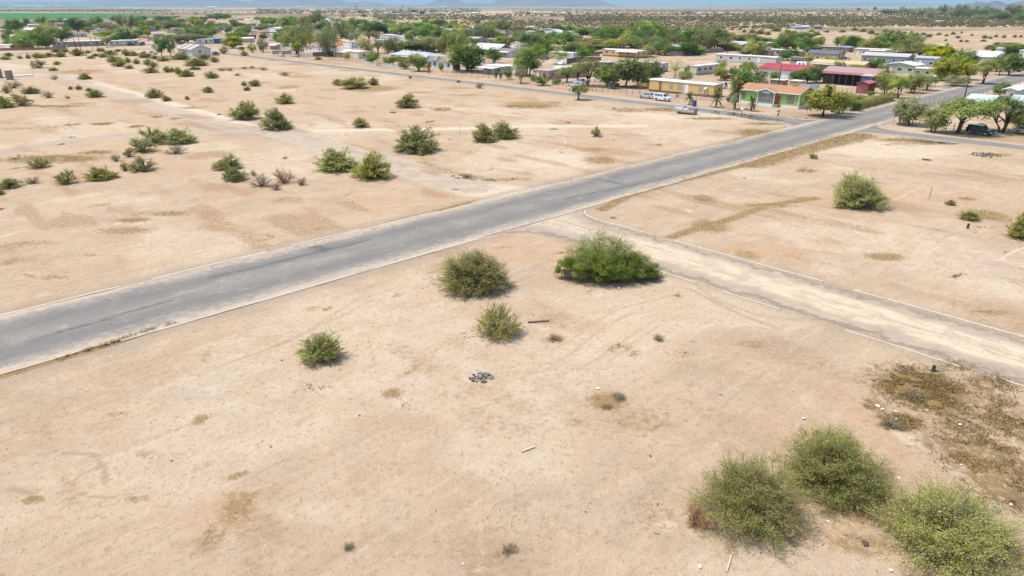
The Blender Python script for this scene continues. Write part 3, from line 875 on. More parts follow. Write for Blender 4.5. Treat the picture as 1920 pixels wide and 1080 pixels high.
def shrub_mesh(seed, stems=50, twigs=5, leaves=9, ll=.05, lw=.02, el=(8, 85), bare=.35, twl=.18, r0=.010, lobes=0.25, top=1.0, reach=(.74, 1.02)):
    """a desert shrub of many stems from one root, unit size: 1 across, 1 high"""
    rng = np.random.default_rng(seed)
    az = rng.uniform(0, 2 * math.pi, stems)
    e = np.radians(el[0] + (el[1] - el[0]) * rng.uniform(0, 1, stems) ** 0.8)
    D = np.stack([np.cos(e) * np.cos(az), np.cos(e) * np.sin(az), np.sin(e)], -1)
    lobe = 1 - lobes * (0.5 + 0.5 * np.sin(az * 3 + seed) * np.cos(az * 2 - seed * 1.7 + e * 3))
    R = 1 / np.sqrt((np.cos(e) / 0.5) ** 2 + (np.sin(e) / top) ** 2)
    R = R * lobe * rng.uniform(*reach, stems)
    root = np.concatenate([rng.normal(0, 0.035, (stems, 2)), np.zeros((stems, 1))], 1)
    K = 6
    t = np.linspace(0, 1, K)[None, :, None]
    bow = rng.normal(0, 0.05, (stems, 1, 3))
    bow[..., 2] += 0.06
    end = D * R[:, None]
    P_ = root[:, None] + (end - root)[:, None] * t + bow * np.sin(math.pi * t) * 1.2
    sv, sf = tubes_np(P_, r0 * (1.0 - 0.75 * np.linspace(0, 1, K))[None] * rng.uniform(.6, 1.3, (stems, 1)))
    tw = rng.uniform(bare, 1.0, (stems, twigs))
    tp = root[:, None] + (end - root)[:, None] * tw[..., None] + bow * np.sin(math.pi * tw)[..., None] * 1.2
    td = unit(D[:, None] * 1.0 + rng.normal(0, 0.55, (stems, twigs, 3)) + np.array([0, 0, .12]))
    tl = twl * rng.uniform(.5, 1.2, (stems, twigs, 1)) * (0.6 + 0.6 * R[:, None, None])
    tp, td, tl = tp.reshape(-1, 3), td.reshape(-1, 3), tl.reshape(-1, 1)
    tpath = np.stack([tp, tp + td * tl * .5 + rng.normal(0, .006, tp.shape), tp + td * tl], 1)
    tv, tf = tubes_np(tpath, np.tile(np.array([r0 * .4, r0 * .3, r0 * .15]), (len(tp), 1)))
    SV, SF = np.concatenate([sv, tv]), np.concatenate([sf, tf + len(sv)])
    n = leaves
    s = rng.uniform(.1, 1.08, (len(tp), n, 1))
    lp = tp[:, None] + td[:, None] * tl[:, None] * s + rng.normal(0, .016, (len(tp), n, 3))
    la = unit(td[:, None] * 0.9 + rng.normal(0, .6, (len(tp), n, 3)))
    lp, la = lp.reshape(-1, 3), la.reshape(-1, 3)
    keep = lp[:, 2] > 0.0
    lp, la = lp[keep], la[keep]
    nr = unit(rand_dirs(len(lp), rng) + unit(lp * np.array([1, 1, .6])) * .6 + np.array([-.25, 0, .95]))
    LV, LF = leaf_quads(lp, la, nr, ll, lw, rng)
    f = np.array([.5 / np.percentile(np.abs(LV[:, 0]), 98), .5 / np.percentile(np.abs(LV[:, 1]), 98), 1 / np.percentile(LV[:, 2], 99)])
    LV, SV = LV * f, SV * f
    clump = np.repeat(rng.normal(0, .16, len(tp)), n)[keep]
    tint = np.clip(.45 + clump + rng.normal(0, .17, len(lp)), 0, 1)
    return SV, SF, LV, LF, tint

def shrub_kind(name, leaf, bark=None, **kw):
    SV, SF, LV, LF, tint = shrub_mesh(**kw)
    a = mesh_np('stems', SV, SF, bark or TWIG)
    b = mesh_np('foliage', LV, LF, LEAF[leaf], tint)
    return (name, a, b)

def clump_crown(seed, clumps, n, rad, leaf, lw, zlo, zhi, flat=1.0, droop=0.0, shape='ell', inner=.35, gaps=.0):
    """leaf clumps through a crown's volume; unit crown 1 across, from zlo to zhi"""
    rng = np.random.default_rng(seed)
    C = []
    zc, hz_ = (zlo + zhi) / 2, (zhi - zlo) / 2
    while len(C) < clumps:
        d = rand_dirs(1, rng)[0]
        r = rng.uniform(inner ** 3, 1) ** (1 / 3)
        az = math.atan2(d[1], d[0])
        r *= 1 - 0.22 * (0.5 + 0.5 * math.sin(2 * az + seed) * math.cos(3 * az - 1.3 * seed + 2 * d[2]))
        if shape == 'dome' and d[2] < -0.25:
            continue
        p = np.array([d[0] * .55 * r * (1 - rad * .5), d[1] * .55 * r * (1 - rad * .5), zc + d[2] * hz_ * r * (1 - rad * .7)])
        C.append(p)
    C = np.array(C)
    rr = rad * rng.uniform(.6, 1.3, clumps)
    N = clumps * n
    ci = np.repeat(np.arange(clumps), n)
    d = rand_dirs(N, rng)
    q = rng.uniform(.25, 1.0, (N, 1)) ** .5
    off = d * q * rr[ci][:, None] * np.array([1, 1, flat])
    off[:, 2] -= droop * np.hypot(off[:, 0], off[:, 1]) * rng.uniform(0, 2, N)
    pos = C[ci] + off
    out = unit((pos - np.array([0, 0, zc - hz_ * .3])))
    nr = unit(d * .5 + out * .8 + np.array([-.25, 0, .9]) + rng.normal(0, .35, (N, 3)))
    al = unit(np.cross(nr, rand_dirs(N, rng)) + np.array([0, 0, -droop]))
    LV, LF = leaf_quads(pos, al, nr, leaf, lw, rng)
    tint = np.clip(.46 + rng.normal(0, .15, clumps)[ci] + rng.normal(0, .15, N), 0, 1)
    return LV, LF, tint, C

def trunk_mesh(C, seed, stems=1, r=.03, fork=.25, top=.6, spread=.05):
    rng = np.random.default_rng(seed + 99)
    b = MB()
    sel = rng.permutation(len(C))
    per = max(1, min(7, len(C) // max(1, stems)))
    for s in range(stems):
        a = 2 * math.pi * s / stems + rng.uniform(0, 1)
        base = np.array([math.cos(a), math.sin(a), 0]) * (spread if stems > 1 else 0)
        tgt = C[sel[s * per:(s + 1) * per]]
        m = tgt.mean(0) * np.array([.5, .5, 0]) + np.array([0, 0, fork]) + base * 1.5
        m[2] = fork * rng.uniform(.8, 1.2)
        mid_ = (base + m) / 2 + np.append(rng.normal(0, .012, 2), 0)
        b.tube([base - [0, 0, .02], mid_, m], [r * 1.25, r, r * .85], 7)
        for p in tgt:
            k = m + (p - m) * .5 + np.array([0, 0, .04]) + rng.normal(0, .015, 3)
            b.tube([m - [0, 0, .01], k, p], [r * .6, r * .4, r * .12], 5)
    me = bpy.data.meshes.new('trunk')
    me.from_pydata(b.v, [], b.f)
    me.polygons.foreach_set('use_smooth', [True] * len(me.polygons))
    me.materials.append(BARK)
    return me

TREES = {}
def tree_kind(key, **kw):
    tk = {k: kw.pop(k) for k in ('stems', 'r', 'fork', 'spread') if k in kw}
    leafm = kw.pop('mat')
    LV, LF, tint, C = clump_crown(**kw)
    f = np.array([.5 / np.percentile(np.abs(LV[:, 0]), 98.5), .5 / np.percentile(np.abs(LV[:, 1]), 98.5), 1 / np.percentile(LV[:, 2], 99.3)])
    LV, C = LV * f, C * f
    TREES.setdefault(key, []).append((trunk_mesh(C, kw['seed'], **tk), mesh_np('crown', LV, LF, LEAF[leafm], tint)))

for s in range(3):
    tree_kind('round', seed=10 + s, clumps=60, n=85, rad=.16, leaf=.055, lw=.032, zlo=.06, zhi=1, mat='deep', stems=1, r=.028, fork=.3)
for s in range(3):
    tree_kind('bright', seed=20 + s, clumps=56, n=80, rad=.16, leaf=.055, lw=.030, zlo=.07, zhi=1, mat='green', stems=2, r=.022, fork=.32)
for s in range(3):
    tree_kind('mesq', seed=30 + s, clumps=62, n=84, rad=.15, leaf=.045, lw=.024, zlo=.15, zhi=1, flat=.7, mat='mesq', stems=3, r=.018, fork=.34, spread=.03, shape='dome')
for s in range(3):
    tree_kind('euc', seed=40 + s, clumps=44, n=80, rad=.14, leaf=.055, lw=.020, zlo=.10, zhi=1, flat=1.25, droop=.55, mat='grey', stems=2, r=.024, fork=.35, inner=.5)
for s in range(2):
    tree_kind('lush', seed=50 + s, clumps=80, n=95, rad=.13, leaf=.060, lw=.040, zlo=.10, zhi=1, mat='yellow', stems=2, r=.022, fork=.25)
for s in range(2):
    tree_kind('column', seed=60 + s, clumps=60, n=70, rad=.16, leaf=.060, lw=.024, zlo=.02, zhi=1, flat=.55, droop=.3, mat='deep', stems=1, r=.03, fork=.2)
for s in range(2):
    tree_kind('wide', seed=70 + s, clumps=60, n=70, rad=.12, leaf=.042, lw=.022, zlo=.14, zhi=1, flat=.75, mat='olive', stems=3, r=.02, fork=.3, spread=.03, shape='dome')
for s in range(2):
    tree_kind('hedge', seed=80 + s, clumps=60, n=70, rad=.15, leaf=.05, lw=.028, zlo=0, zhi=1, mat='olive', stems=1, r=.02, fork=.2)
tree_kind('thin', seed=90, clumps=30, n=34, rad=.13, leaf=.045, lw=.018, zlo=.25, zhi=1, flat=.8, mat='olive', stems=3, r=.014, fork=.35, spread=.04, inner=.2)
tree_kind('thin', seed=91, clumps=26, n=40, rad=.13, leaf=.045, lw=.018, zlo=.25, zhi=1, flat=.8, mat='olive', stems=3, r=.014, fork=.35, spread=.04, inner=.2)

_flip = [0]
def grow(key, x, y, wpx, hpx, label, cat='tree', leaf=None, name=None, group=None, rz=None, at=None, dims=None):
    """one tree: its own trunk and crown under an Empty at its base"""
    _flip[0] += 1
    tm, cm_ = TREES[key][_flip[0] % len(TREES[key])]
    p = S(x, y) if at is None else at
    k = depth(p) / F_PX
    w_, h_ = (wpx * k * 1.12, hpx * k * 1.05) if dims is None else dims
    r = thing(name or {'round': 'shade_tree', 'bright': 'green_tree', 'mesq': 'mesquite_tree', 'euc': 'eucalyptus_tree', 'lush': 'leafy_tree', 'column': 'columnar_tree',
                       'wide': 'palo_verde_tree', 'hedge': 'hedge', 'thin': 'young_tree'}[key], label, cat, (p[0], p[1], -.03), RNG.uniform(0, 6.28) if rz is None else rz, group)
    r.scale = (w_, w_, h_)
    link('trunk', tm, r)
    c = link('crown', cm_, r)
    if leaf:
        c.material_slots[0].link = 'OBJECT'
        c.material_slots[0].material = LEAF[leaf]
    return r

# desert shrubs of several habits
SHRUBS = {
    'creosote': [shrub_kind('s', 'scrub', seed=100 + s, stems=80, twigs=8, leaves=11, ll=.040, lw=.016, el=(6, 88), bare=.30, twl=.15, reach=(.78, .98), lobes=.35) for s in range(4)],
    'mound': [shrub_kind('s', 'mesq', seed=120 + s, stems=100, twigs=8, leaves=11, ll=.038, lw=.016, el=(3, 88), bare=.34, lobes=.40, twl=.14, reach=(.78, .99)) for s in range(3)],
    'open': [shrub_kind('s', 'mesq', seed=140 + s, stems=46, twigs=9, leaves=9, ll=.040, lw=.016, el=(16, 84), bare=.48, r0=.014, lobes=.4, reach=(.76, 1.0)) for s in range(3)],
    'bare': [shrub_kind('s', 'dry', seed=160 + s, stems=40, twigs=7, leaves=3, ll=.045, lw=.014, el=(15, 80), bare=.35, r0=.012, twl=.22) for s in range(2)],
    'dead': [shrub_kind('s', 'rust', seed=170 + s, stems=44, twigs=7, leaves=4, ll=.045, lw=.016, el=(5, 75), bare=.3, r0=.010, twl=.2) for s in range(1)],
}
def shrub(kind, x, y, wpx, hpx, label, group=None, leaf=None, name='desert_shrub', cat='shrub', lit=.55):
    """x, y = lowest visible point of the bush in the survey frame, w and h its size there"""
    _flip[0] += 1
    k = mpp(x, y)
    q = S(x, y)
    sinv = H_CAM / math.hypot(q[1], H_CAM)
    W = wpx * k
    foot = 0.5 * W * 0.75
    p = q + np.array([q[0], q[1]]) / np.hypot(*q) * foot
    k = depth(p) / F_PX
    W = wpx * k
    cosv = math.sqrt(1 - sinv ** 2)
    Hh = max(0.30 * W, (hpx * k - foot * sinv * 0.9) / cosv * 1.02)
    Hh = min(Hh, 1.1 * W)
    n_, a, b = SHRUBS[kind][_flip[0] % len(SHRUBS[kind])]
    r = thing(name, label, cat, (p[0], p[1], -.04), RNG.uniform(0, 6.28), group)
    r.scale = (W, W, Hh)
    link('stems', a, r)
    c = link('foliage', b, r)
    if leaf:
        c.material_slots[0].link = 'OBJECT'
        c.material_slots[0].material = LEAF[leaf]
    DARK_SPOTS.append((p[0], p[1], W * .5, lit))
    return r

# ------------------------------------------------------------------ the large bushes near the drone
def big_bush(x, y, W, Hh, leaf, label, **kw):
    W, Hh = W * .93, Hh * .93
    SV, SF, LV, LF, tint = shrub_mesh(**kw)
    p = S(x, y)
    r = thing('mesquite_bush', label, 'bush', (p[0], p[1], -.04), 0)
    r.scale = (W, W, Hh)
    link('stems', mesh_np('stems', SV, SF, TWIG), r)
    link('foliage', mesh_np('foliage', LV, LF, LEAF[leaf], tint), r)
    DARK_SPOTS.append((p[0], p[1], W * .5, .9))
    return r, p

big_bush(1402, 966, 5.1, 3.0, 'mesq', 'feathery grey-green bush with the red-brown dead brush at its foot', seed=201, stems=230, twigs=10, leaves=14, ll=.0165, lw=.0062, el=(3, 88), bare=.30, twl=.16, r0=.0036, lobes=.30, reach=(.66, 1.04))
big_bush(1562, 906, 5.4, 3.1, 'mesq', 'dense grey-green bush between two feathery bushes at the weed patch', seed=202, stems=270, twigs=10, leaves=15, ll=.0160, lw=.0062, el=(2, 88), bare=.30, twl=.14, r0=.0036, lobes=.28, reach=(.68, 1.03))
big_bush(1770, 1026, 6.0, 2.9, 'mesq', 'wide olive bush with white paper scraps caught in its twigs', seed=203, stems=270, twigs=10, leaves=14, ll=.0148, lw=.0055, el=(3, 88), bare=.28, twl=.15, r0=.0034, lobes=.34, reach=(.66, 1.04))
big_bush(889, 538, 6.1, 3.4, 'mesq', 'round dense grey-green bush left of the sprawling mesquite', seed=204, stems=260, twigs=9, leaves=17, ll=.018, lw=.008, el=(2, 88), bare=.36, twl=.14, r0=.0055, lobes=.24, reach=(.70, 1.02))
big_bush(931, 626, 3.7, 2.6, 'scrub', 'thin open bush with bare stems in front of the round dense one', seed=205, stems=105, twigs=7, leaves=8, ll=.030, lw=.011, el=(14, 86), bare=.48, twl=.18, r0=.008, reach=(.72, 1.02))
big_bush(604, 670, 3.1, 2.1, 'scrub', 'small bright green bush alone on sand below the paved road', seed=206, stems=110, twigs=9, leaves=13, ll=.030, lw=.012, el=(6, 86), bare=.36, twl=.16, r0=.008, lobes=.35, reach=(.72, 1.02))
big_bush(1606, 386, 6.5, 4.0, 'mesq', 'olive bush standing alone in the bare lot right of the dirt road', seed=207, stems=150, twigs=9, leaves=15, ll=.026, lw=.011, el=(3, 86), bare=.34, twl=.16, r0=.007, lobes=.45, reach=(.74, 1.02))

# the sprawling mesquite: leafy mounds to the ground around a taller middle
def sprawling():
    p = S(1132, 520)
    r = thing('mesquite_tree', 'large sprawling mesquite thicket with litter at its foot beside the dirt road', 'tree', (p[0], p[1], -.04))
    Vs, Fs, Ts, Cs, n0 = [], [], [], [], 0
    for cx, cy, w_, zt, sd in [(-.1, .8, 5.2, 5.1, 1), (-2.2, -.4, 3.8, 3.2, 2), (-.6, -1.2, 3.6, 2.9, 3), (1.4, -1.0, 3.4, 2.7, 4), (3.2, -.3, 3.2, 2.3, 5), (-3.4, .2, 2.6, 2.1, 6), (1.5, .6, 4.2, 4.0, 7), (-1.6, .6, 4.2, 4.1, 8), (4.5, -.2, 2.2, 1.5, 9), (2.6, .4, 3.2, 3.0, 11), (.4, -.6, 3.6, 3.6, 12)]:
        LV, LF, ti, C = clump_crown(seed=300 + sd, clumps=int(26 + w_ * 7), n=150, rad=.15, leaf=.115 / w_, lw=.046 / w_, zlo=0, zhi=1, flat=.8, inner=.45)
        LV = LV * np.array([w_, w_, zt]) + np.array([cx, cy, 0])
        C = C * np.array([w_, w_, zt]) + np.array([cx, cy, 0])
        Vs.append(LV); Fs.append(LF + n0); Ts.append(ti); Cs.append(C)
        n0 += len(LV)
    V = np.concatenate(Vs)
    V[:, 2] = np.maximum(V[:, 2], .02)
    C = np.concatenate(Cs)
    C = C[RNG.permutation(len(C))[:60]]
    b = MB()
    for q in C:
        s = np.array([RNG.normal(0, .25), RNG.normal(.3, .2), 0])
        b.tube([s, s + (q - s) * .5 + np.array([0, 0, .35]), q], [.10, .06, .015], 5)
    b.build('trunk', BARK, r, True)
    link('crown', mesh_np('crown', V, np.concatenate(Fs), LEAF['thicket'], np.concatenate(Ts)), r)
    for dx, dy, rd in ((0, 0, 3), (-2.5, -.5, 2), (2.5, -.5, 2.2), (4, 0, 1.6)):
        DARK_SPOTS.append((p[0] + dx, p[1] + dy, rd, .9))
sprawling()
# ------------------------------------------------------------------ shrubs of the open lot, each with its own label
for row in [
    ('mound', 520, 245, 53, 39, 'rounded dark green bush right of the dirt track junction'),
    ('mound', 463, 225, 52, 32, 'lopsided olive bush just above the dirt track junction'),
    ('mound', 780, 288, 76, 46, 'largest round olive bush in the middle of the open lot'),
    ('mound', 908, 268, 46, 34, 'grey-green bush touching a greener one near the thin metal stake'),
    ('creosote', 946, 262, 50, 31, 'yellow-green bush touching a greyer one near the thin metal stake'),
    ('mound', 630, 323, 72, 40, 'broad low olive bush left of the round one by the sandy track'),
    ('mound', 698, 338, 72, 48, 'round leafy bush on the edge of the sandy track'),
    ('creosote', 675, 240, 32, 18, 'small low olive bush beside two scraps of rubble'),
    ('creosote', 534, 195, 33, 19, 'small round shrub above the dark bush at the track junction'),
    ('mound', 764, 203, 43, 25, 'compact green bush in the upper middle of the open lot'),
    ('creosote', 660, 167, 56, 20, 'low spreading olive bush over dark dry weeds'),
    ('creosote', 634, 160, 26, 11, 'pale green shrub at the left end of the spreading olive bush'),
    ('creosote', 700, 160, 22, 14, 'small round shrub right of the spreading olive bush'),
    ('open', 1118, 257, 22, 19, 'spindly shrub alone on sand below the parked boat'),
    ('open', 1523, 298, 18, 12, 'tiny shrub on the sandy edge past the paved road'),
    ('creosote', 1817, 414, 35, 17, 'small bright green shrub in the right-hand bare lot'),
    ('creosote', 1781, 385, 18, 11, 'tiny round green shrub beside the rusty stake'),
    ('mound', 1912, 450, 50, 48, 'grey-green bush cut by the right edge of the photo'),
    ('creosote', 1273, 213, 9, 6, 'little round weed beside the parked boat'),
    ('open', 292, 272, 52, 32, 'green shrub at the back left of the cluster by the grey track'),
    ('mound', 336, 271, 54, 28, 'dense green shrub at the right of the cluster by the grey track'),
    ('open', 268, 287, 46, 28, 'olive shrub at the front of the cluster by the grey track'),
    ('open', 243, 295, 20, 17, 'small grey shrub at the left foot of the cluster by the grey track'),
    ('bare', 330, 290, 38, 20, 'grey-brown twiggy shrub below the cluster by the grey track'),
    ('bare', 219, 303, 20, 15, 'bare twiggy shrub leaning left below the grey track'),
    ('open', 265, 323, 52, 26, 'spreading yellow-green shrub below the bare twiggy one'),
    ('open', 234, 321, 17, 18, 'small upright grey shrub beside the spreading yellow-green one'),
    ('open', 75, 316, 36, 19, 'open green shrub alone below the grey track'),
    ('open', 125, 346, 40, 26, 'open green shrub between two wider ones in the lower left lot'),
    ('mound', 188, 339, 52, 24, 'wide dense green shrub in the lower left lot'),
    ('bare', 62, 345, 28, 14, 'thin low greyish shrub between two green ones in the lower left lot'),
    ('creosote', 20, 354, 42, 19, 'wide low green shrub near the left edge of the lower left lot'),
    ('creosote', -2, 366, 20, 12, 'green shrub half cut by the left edge of the photo'),
    ('creosote', 429, 319, 48, 27, 'yellow-green shrub leaning over a greyer one'),
    ('mound', 439, 341, 42, 25, 'grey-green shrub with litter under a yellow-green one'),
    ('bare', 490, 352, 38, 27, 'grey leafless shrub beside the rusty brown one'),
    ('dead', 533, 346, 40, 30, 'rusty brown dry shrub beside the grey leafless one'),
    ('bare', 518, 357, 22, 15, 'low dry twigs in front of the rusty brown shrub'),
    ('bare', 566, 348, 20, 16, 'small dry grey shrub right of the rusty brown one'),
    ('bare', 476, 330, 12, 13, 'wispy bare shrub just behind the grey leafless one'),
    ('creosote', 289, 184, 32, 17, 'olive shrub right of the pale dirt track'),
    ('creosote', 312, 190, 16, 11, 'small shrub at the right foot of the olive one by the pale dirt track'),
    ('creosote', 351, 187, 9, 7, 'tiny yellowish shrub in the sand right of the pale dirt track'),
    ('creosote', 391, 174, 21, 11, 'small olive shrub in the sand under the white gabled house'),
    ('creosote', 458, 161, 11, 9, 'small grey-blue shrub with white litter'),
    ('creosote', 464, 170, 13, 8, 'small dark shrub below the grey-blue one'),
    ('creosote', 477, 162, 22, 12, 'olive shrub right of the grey-blue one'),
    ('mound', 8, 203, 34, 22, 'dark green bush at the left edge below the concrete pad'),
    ('open', 43, 199, 34, 20, 'open grey-green shrub right of the dark bush at the left edge'),
    ('open', 29, 186, 18, 10, 'grey shrub tucked behind the open grey-green one at left'),
    ('open', 13, 175, 19, 14, 'small tree-like shrub at the left edge under the concrete pad'),
    ('bare', 26, 166, 32, 15, 'grey-brown shrub just below the concrete pad'),
    ('creosote', 59, 176, 34, 13, 'low wide green shrub right of the grey-brown one below the pad'),
    ('bare', 91, 184, 24, 14, 'grey leafless shrub left of the pale dirt track'),
    ('bare', 127, 185, 11, 6, 'tiny dry shrub beside the grey leafless one'),
    ('creosote', 133, 168, 9, 6, 'tiny yellowish shrub by the edge of the pale dirt track'),
    ('creosote', 148, 168, 13, 8, 'tiny green shrub on the edge of the pale dirt track'),
    ('mound', 179, 183, 30, 14, 'dense green shrub at the left side of the pale dirt track'),
    ('creosote', 167, 172, 13, 7, 'low green shrub just behind the dense one beside the dirt track'),
    ('bare', 103, 150, 15, 10, 'dry brown round shrub right of the concrete pad'),
    ('mound', 160, 149, 23, 11, 'green shrub just below the mound of dug earth'),
    ('creosote', 101, 133, 16, 7, 'low green shrub left of the mound of dug earth'),
    ('open', 74, 128, 30, 17, 'olive shrub with a dark stem in the sand above the concrete pad'),
    ('creosote', 108, 122, 15, 7, 'small green shrub right of the dark stemmed olive one'),
    ('mound', 225, 125, 25, 13, 'bright olive mound-shaped shrub nearest the leaning poles'),
    ('mound', 341, 112, 33, 13, 'long green shrub under the left eave of the white gabled house'),
    ('creosote', 384, 112, 28, 11, 'grey-olive shrub in front of the gable of the white house'),
    ('creosote', 402, 117, 17, 10, 'round olive shrub right of the grey-olive one at the white gable'),
    ('mound', 370, 124, 40, 14, 'widest olive shrub in the sand below the white gabled house'),
    ('creosote', 365, 131, 20, 7, 'low grey shrub in front of the widest olive one'),
    ('open', 420, 101, 17, 14, 'round shrub beside the street right of the blue pickup'),
    ('creosote', 458, 105, 16, 9, 'shrub at the roadside right of the round one'),
    ('mound', 350, 144, 28, 13, 'dark olive shrub at the front of the pair below the low grey one'),
    ('mound', 335, 139, 16, 12, 'bright round shrub at the left of the dark olive pair'),
    ('creosote', 313, 136, 16, 11, 'round shrub left of the bright one in the upper lot'),
    ('creosote', 324, 135, 10, 8, 'small shrub between two round ones in the upper lot'),
    ('creosote', 398, 147, 26, 13, 'low olive shrub alone right of the dark pair'),
    ('open', 288, 128, 20, 14, 'grey-olive shrub left of the low grey row'),
    ('creosote', 277, 122, 15, 11, 'round olive shrub behind the grey-olive one'),
    ('creosote', 282, 137, 30, 8, 'low wide olive shrub under the grey-olive one'),
    ('creosote', 256, 120, 15, 10, 'dark round shrub in the row left of the two poplars'),
    ('creosote', 243, 129, 15, 8, 'low shrub at the bottom of the row left of the two poplars'),
    ('creosote', 275, 109, 26, 9, 'green shrub in front of the white pickup by the poplars'),
    ('creosote', 291, 111, 18, 7, 'low shrub right of the white pickup'),
    ('creosote', 306, 115, 24, 9, 'yellowish shrub in front of the two poplars'),
    ('bare', 417, 133, 20, 6, 'dry brown low shrub below the blue pickup'),
    ('bare', 431, 133, 12, 6, 'dry low shrub right of the brown one below the blue pickup'),
    ('bare', 458, 129, 14, 5, 'flat dry shrub far right of the brown one'),
    ('bare', 473, 128, 12, 5, 'flat dry shrub at the end of the dry row'),
    ('bare', 445, 142, 16, 5, 'low dry weeds under the dry row'),
    ('bare', 493, 132, 18, 6, 'grey dry weeds by the road right of the dry row'),
    ('bare', 534, 142, 24, 8, 'twiggy dry weeds on sand below the white wagon'),
    ('bare', 900, 166, 18, 12, 'dry twiggy weed at the edge of the long street'),
    ('creosote', 597, 112, 14, 6, 'low agave clump on sand below the brown wall'),
    ('creosote', 769, 147, 6, 5, 'tiny tuft at the edge of the long street'),
    ('creosote', 860, 155, 7, 5, 'tiny green tuft by the long street below the leafy tree'),
    ('bare', 876, 334, 22, 9, 'dry grey tussock on the brown weed line'),
    ('bare', 1234, 641, 18, 14, 'small dry tussock right of the wheel ruts'),
    ('bare', 655, 1032, 22, 14, 'tiny dry tuft at the bottom of the sand'),
    ('bare', 1040, 640, 24, 14, 'dry brown tussock below the old board'),
    ('bare', 1158, 752, 30, 13, 'grey dead tussock near the white plastic scrap'),
    ('bare', 1137, 768, 22, 10, 'darker dead tussock left of the grey one'),
    ('bare', 1712, 752, 40, 18, 'grey dead weed clump in the littered weed patch'),
    ('bare', 1668, 805, 44, 20, 'grey dead weed clump at the lower end of the littered patch'),
    ('dead', 1302, 996, 44, 48, 'red-brown dead brush beside the feathery grey-green bush'),
    ('bare', 955, 1040, 34, 12, 'flat dry tuft on the gravel'),
]:
    k_, x_, y_, w_, h_, lb_ = row
    shrub(k_, x_, y_, w_, h_, lb_, group='shrubs scattered over the open lots', name={'bare': 'dry_shrub', 'dead': 'dead_shrub'}.get(k_, 'desert_shrub'))

# the row of scrub along the street on the far left
far_row = [(9, 112, 20, 6), (16, 106, 17, 7), (38, 110, 11, 6), (53, 110, 9, 9), (72, 109, 26, 9), (93, 107, 18, 8), (113, 107, 22, 10), (123, 98, 14, 8), (107, 98, 20, 7), (145, 105, 28, 13), (164, 100, 14, 6), (171, 110, 15, 6),
           (180, 106, 14, 6), (206, 104, 28, 9), (194, 108, 18, 7), (214, 117, 28, 13), (236, 105, 16, 12), (240, 118, 14, 10), (251, 105, 22, 9), (270, 101, 12, 5), (188, 97, 16, 7), (222, 97, 14, 5)]
for x_, y_, w_, h_ in far_row:
    shrub('creosote', x_, y_, w_, h_, 'grey-olive shrub in the long scrub row along the side street', group='scrub row along the side street')
# ------------------------------------------------------------------ buildings of the settlement
WHITE, OFFW, CREAM = (.74, .73, .70), (.62, .60, .56), (.60, .53, .41)
TAN, SAND_, YEL, OCHRE = (.48, .38, .27), (.54, .44, .32), (.62, .43, .17), (.55, .36, .14)
PINK, BROWN, DBROWN, MAROON = (.50, .33, .25), (.20, .12, .075), (.085, .055, .042), (.235, .070, .065)
GREY, LGREY, DGREY, BGREY = (.30, .29, .28), (.46, .45, .43), (.13, .13, .135), (.25, .30, .36)
BLUE, NAVY, PBLUE, SAGE = (.10, .16, .26), (.07, .085, .12), (.50, .60, .68), (.38, .42, .33)
RED, SALMON, GREEN, TURQ = (.34, .030, .038), (.50, .20, .13), (.25, .44, .12), (.16, .33, .30)
SHINGLE, GSHINGLE, BSHINGLE = (.40, .33, .265), (.36, .35, .33), (.38, .20, .11)
MARKS = []                                # (short name, x, y) landmarks for telling the trees apart

def wall_mat(c, ribs=True):
    return paint(c, 0.75, 0.2, 0, 0.22, 0.5, ('Z', 0.22) if ribs else None, 'siding')
def roof_mat(c, kind='metal'):
    if kind == 'metal':
        return paint(c, 0.42, 0.4, 0, 0.30, 0.35, ('Y', 0.55), 'roof_metal')
    return paint(c, 0.9, 0.1, 0, 0.25, 0.9, ('X', 0.16), 'roof_shingle')

def pane_box(b, face, u0, u1, z0, z1, out, deep):
    if face == 'l':
        b.box(-out, deep, u0, u1, z0, z1)
    else:
        b.box(u0, u1, -out, deep, z0, z1)

def opening(r, face, u, z, w_, h_, frame=WHITE, kind='window'):
    b = MB()
    pane_box(b, face, u - w_ / 2, u + w_ / 2, z, z + h_, .05, .03)
    if kind == 'door':
        d = b.build('door', plain(frame, .5), r)
        k = MB()
        pane_box(k, face, u + w_ / 2 - .16, u + w_ / 2 - .08, z + h_ * .45, z + h_ * .45 + .08, .11, -.045)
        k.build('handle', plain((.25, .24, .22), .35, .5, .8), d)
        return d
    f = b.build('window', plain(frame, .5), r)
    p = MB()
    pane_box(p, face, u - w_ / 2 + .07, u + w_ / 2 - .07, z + .07, z + h_ - .07, .065, -.02)
    p.build('pane', GLASS, f)
    return f

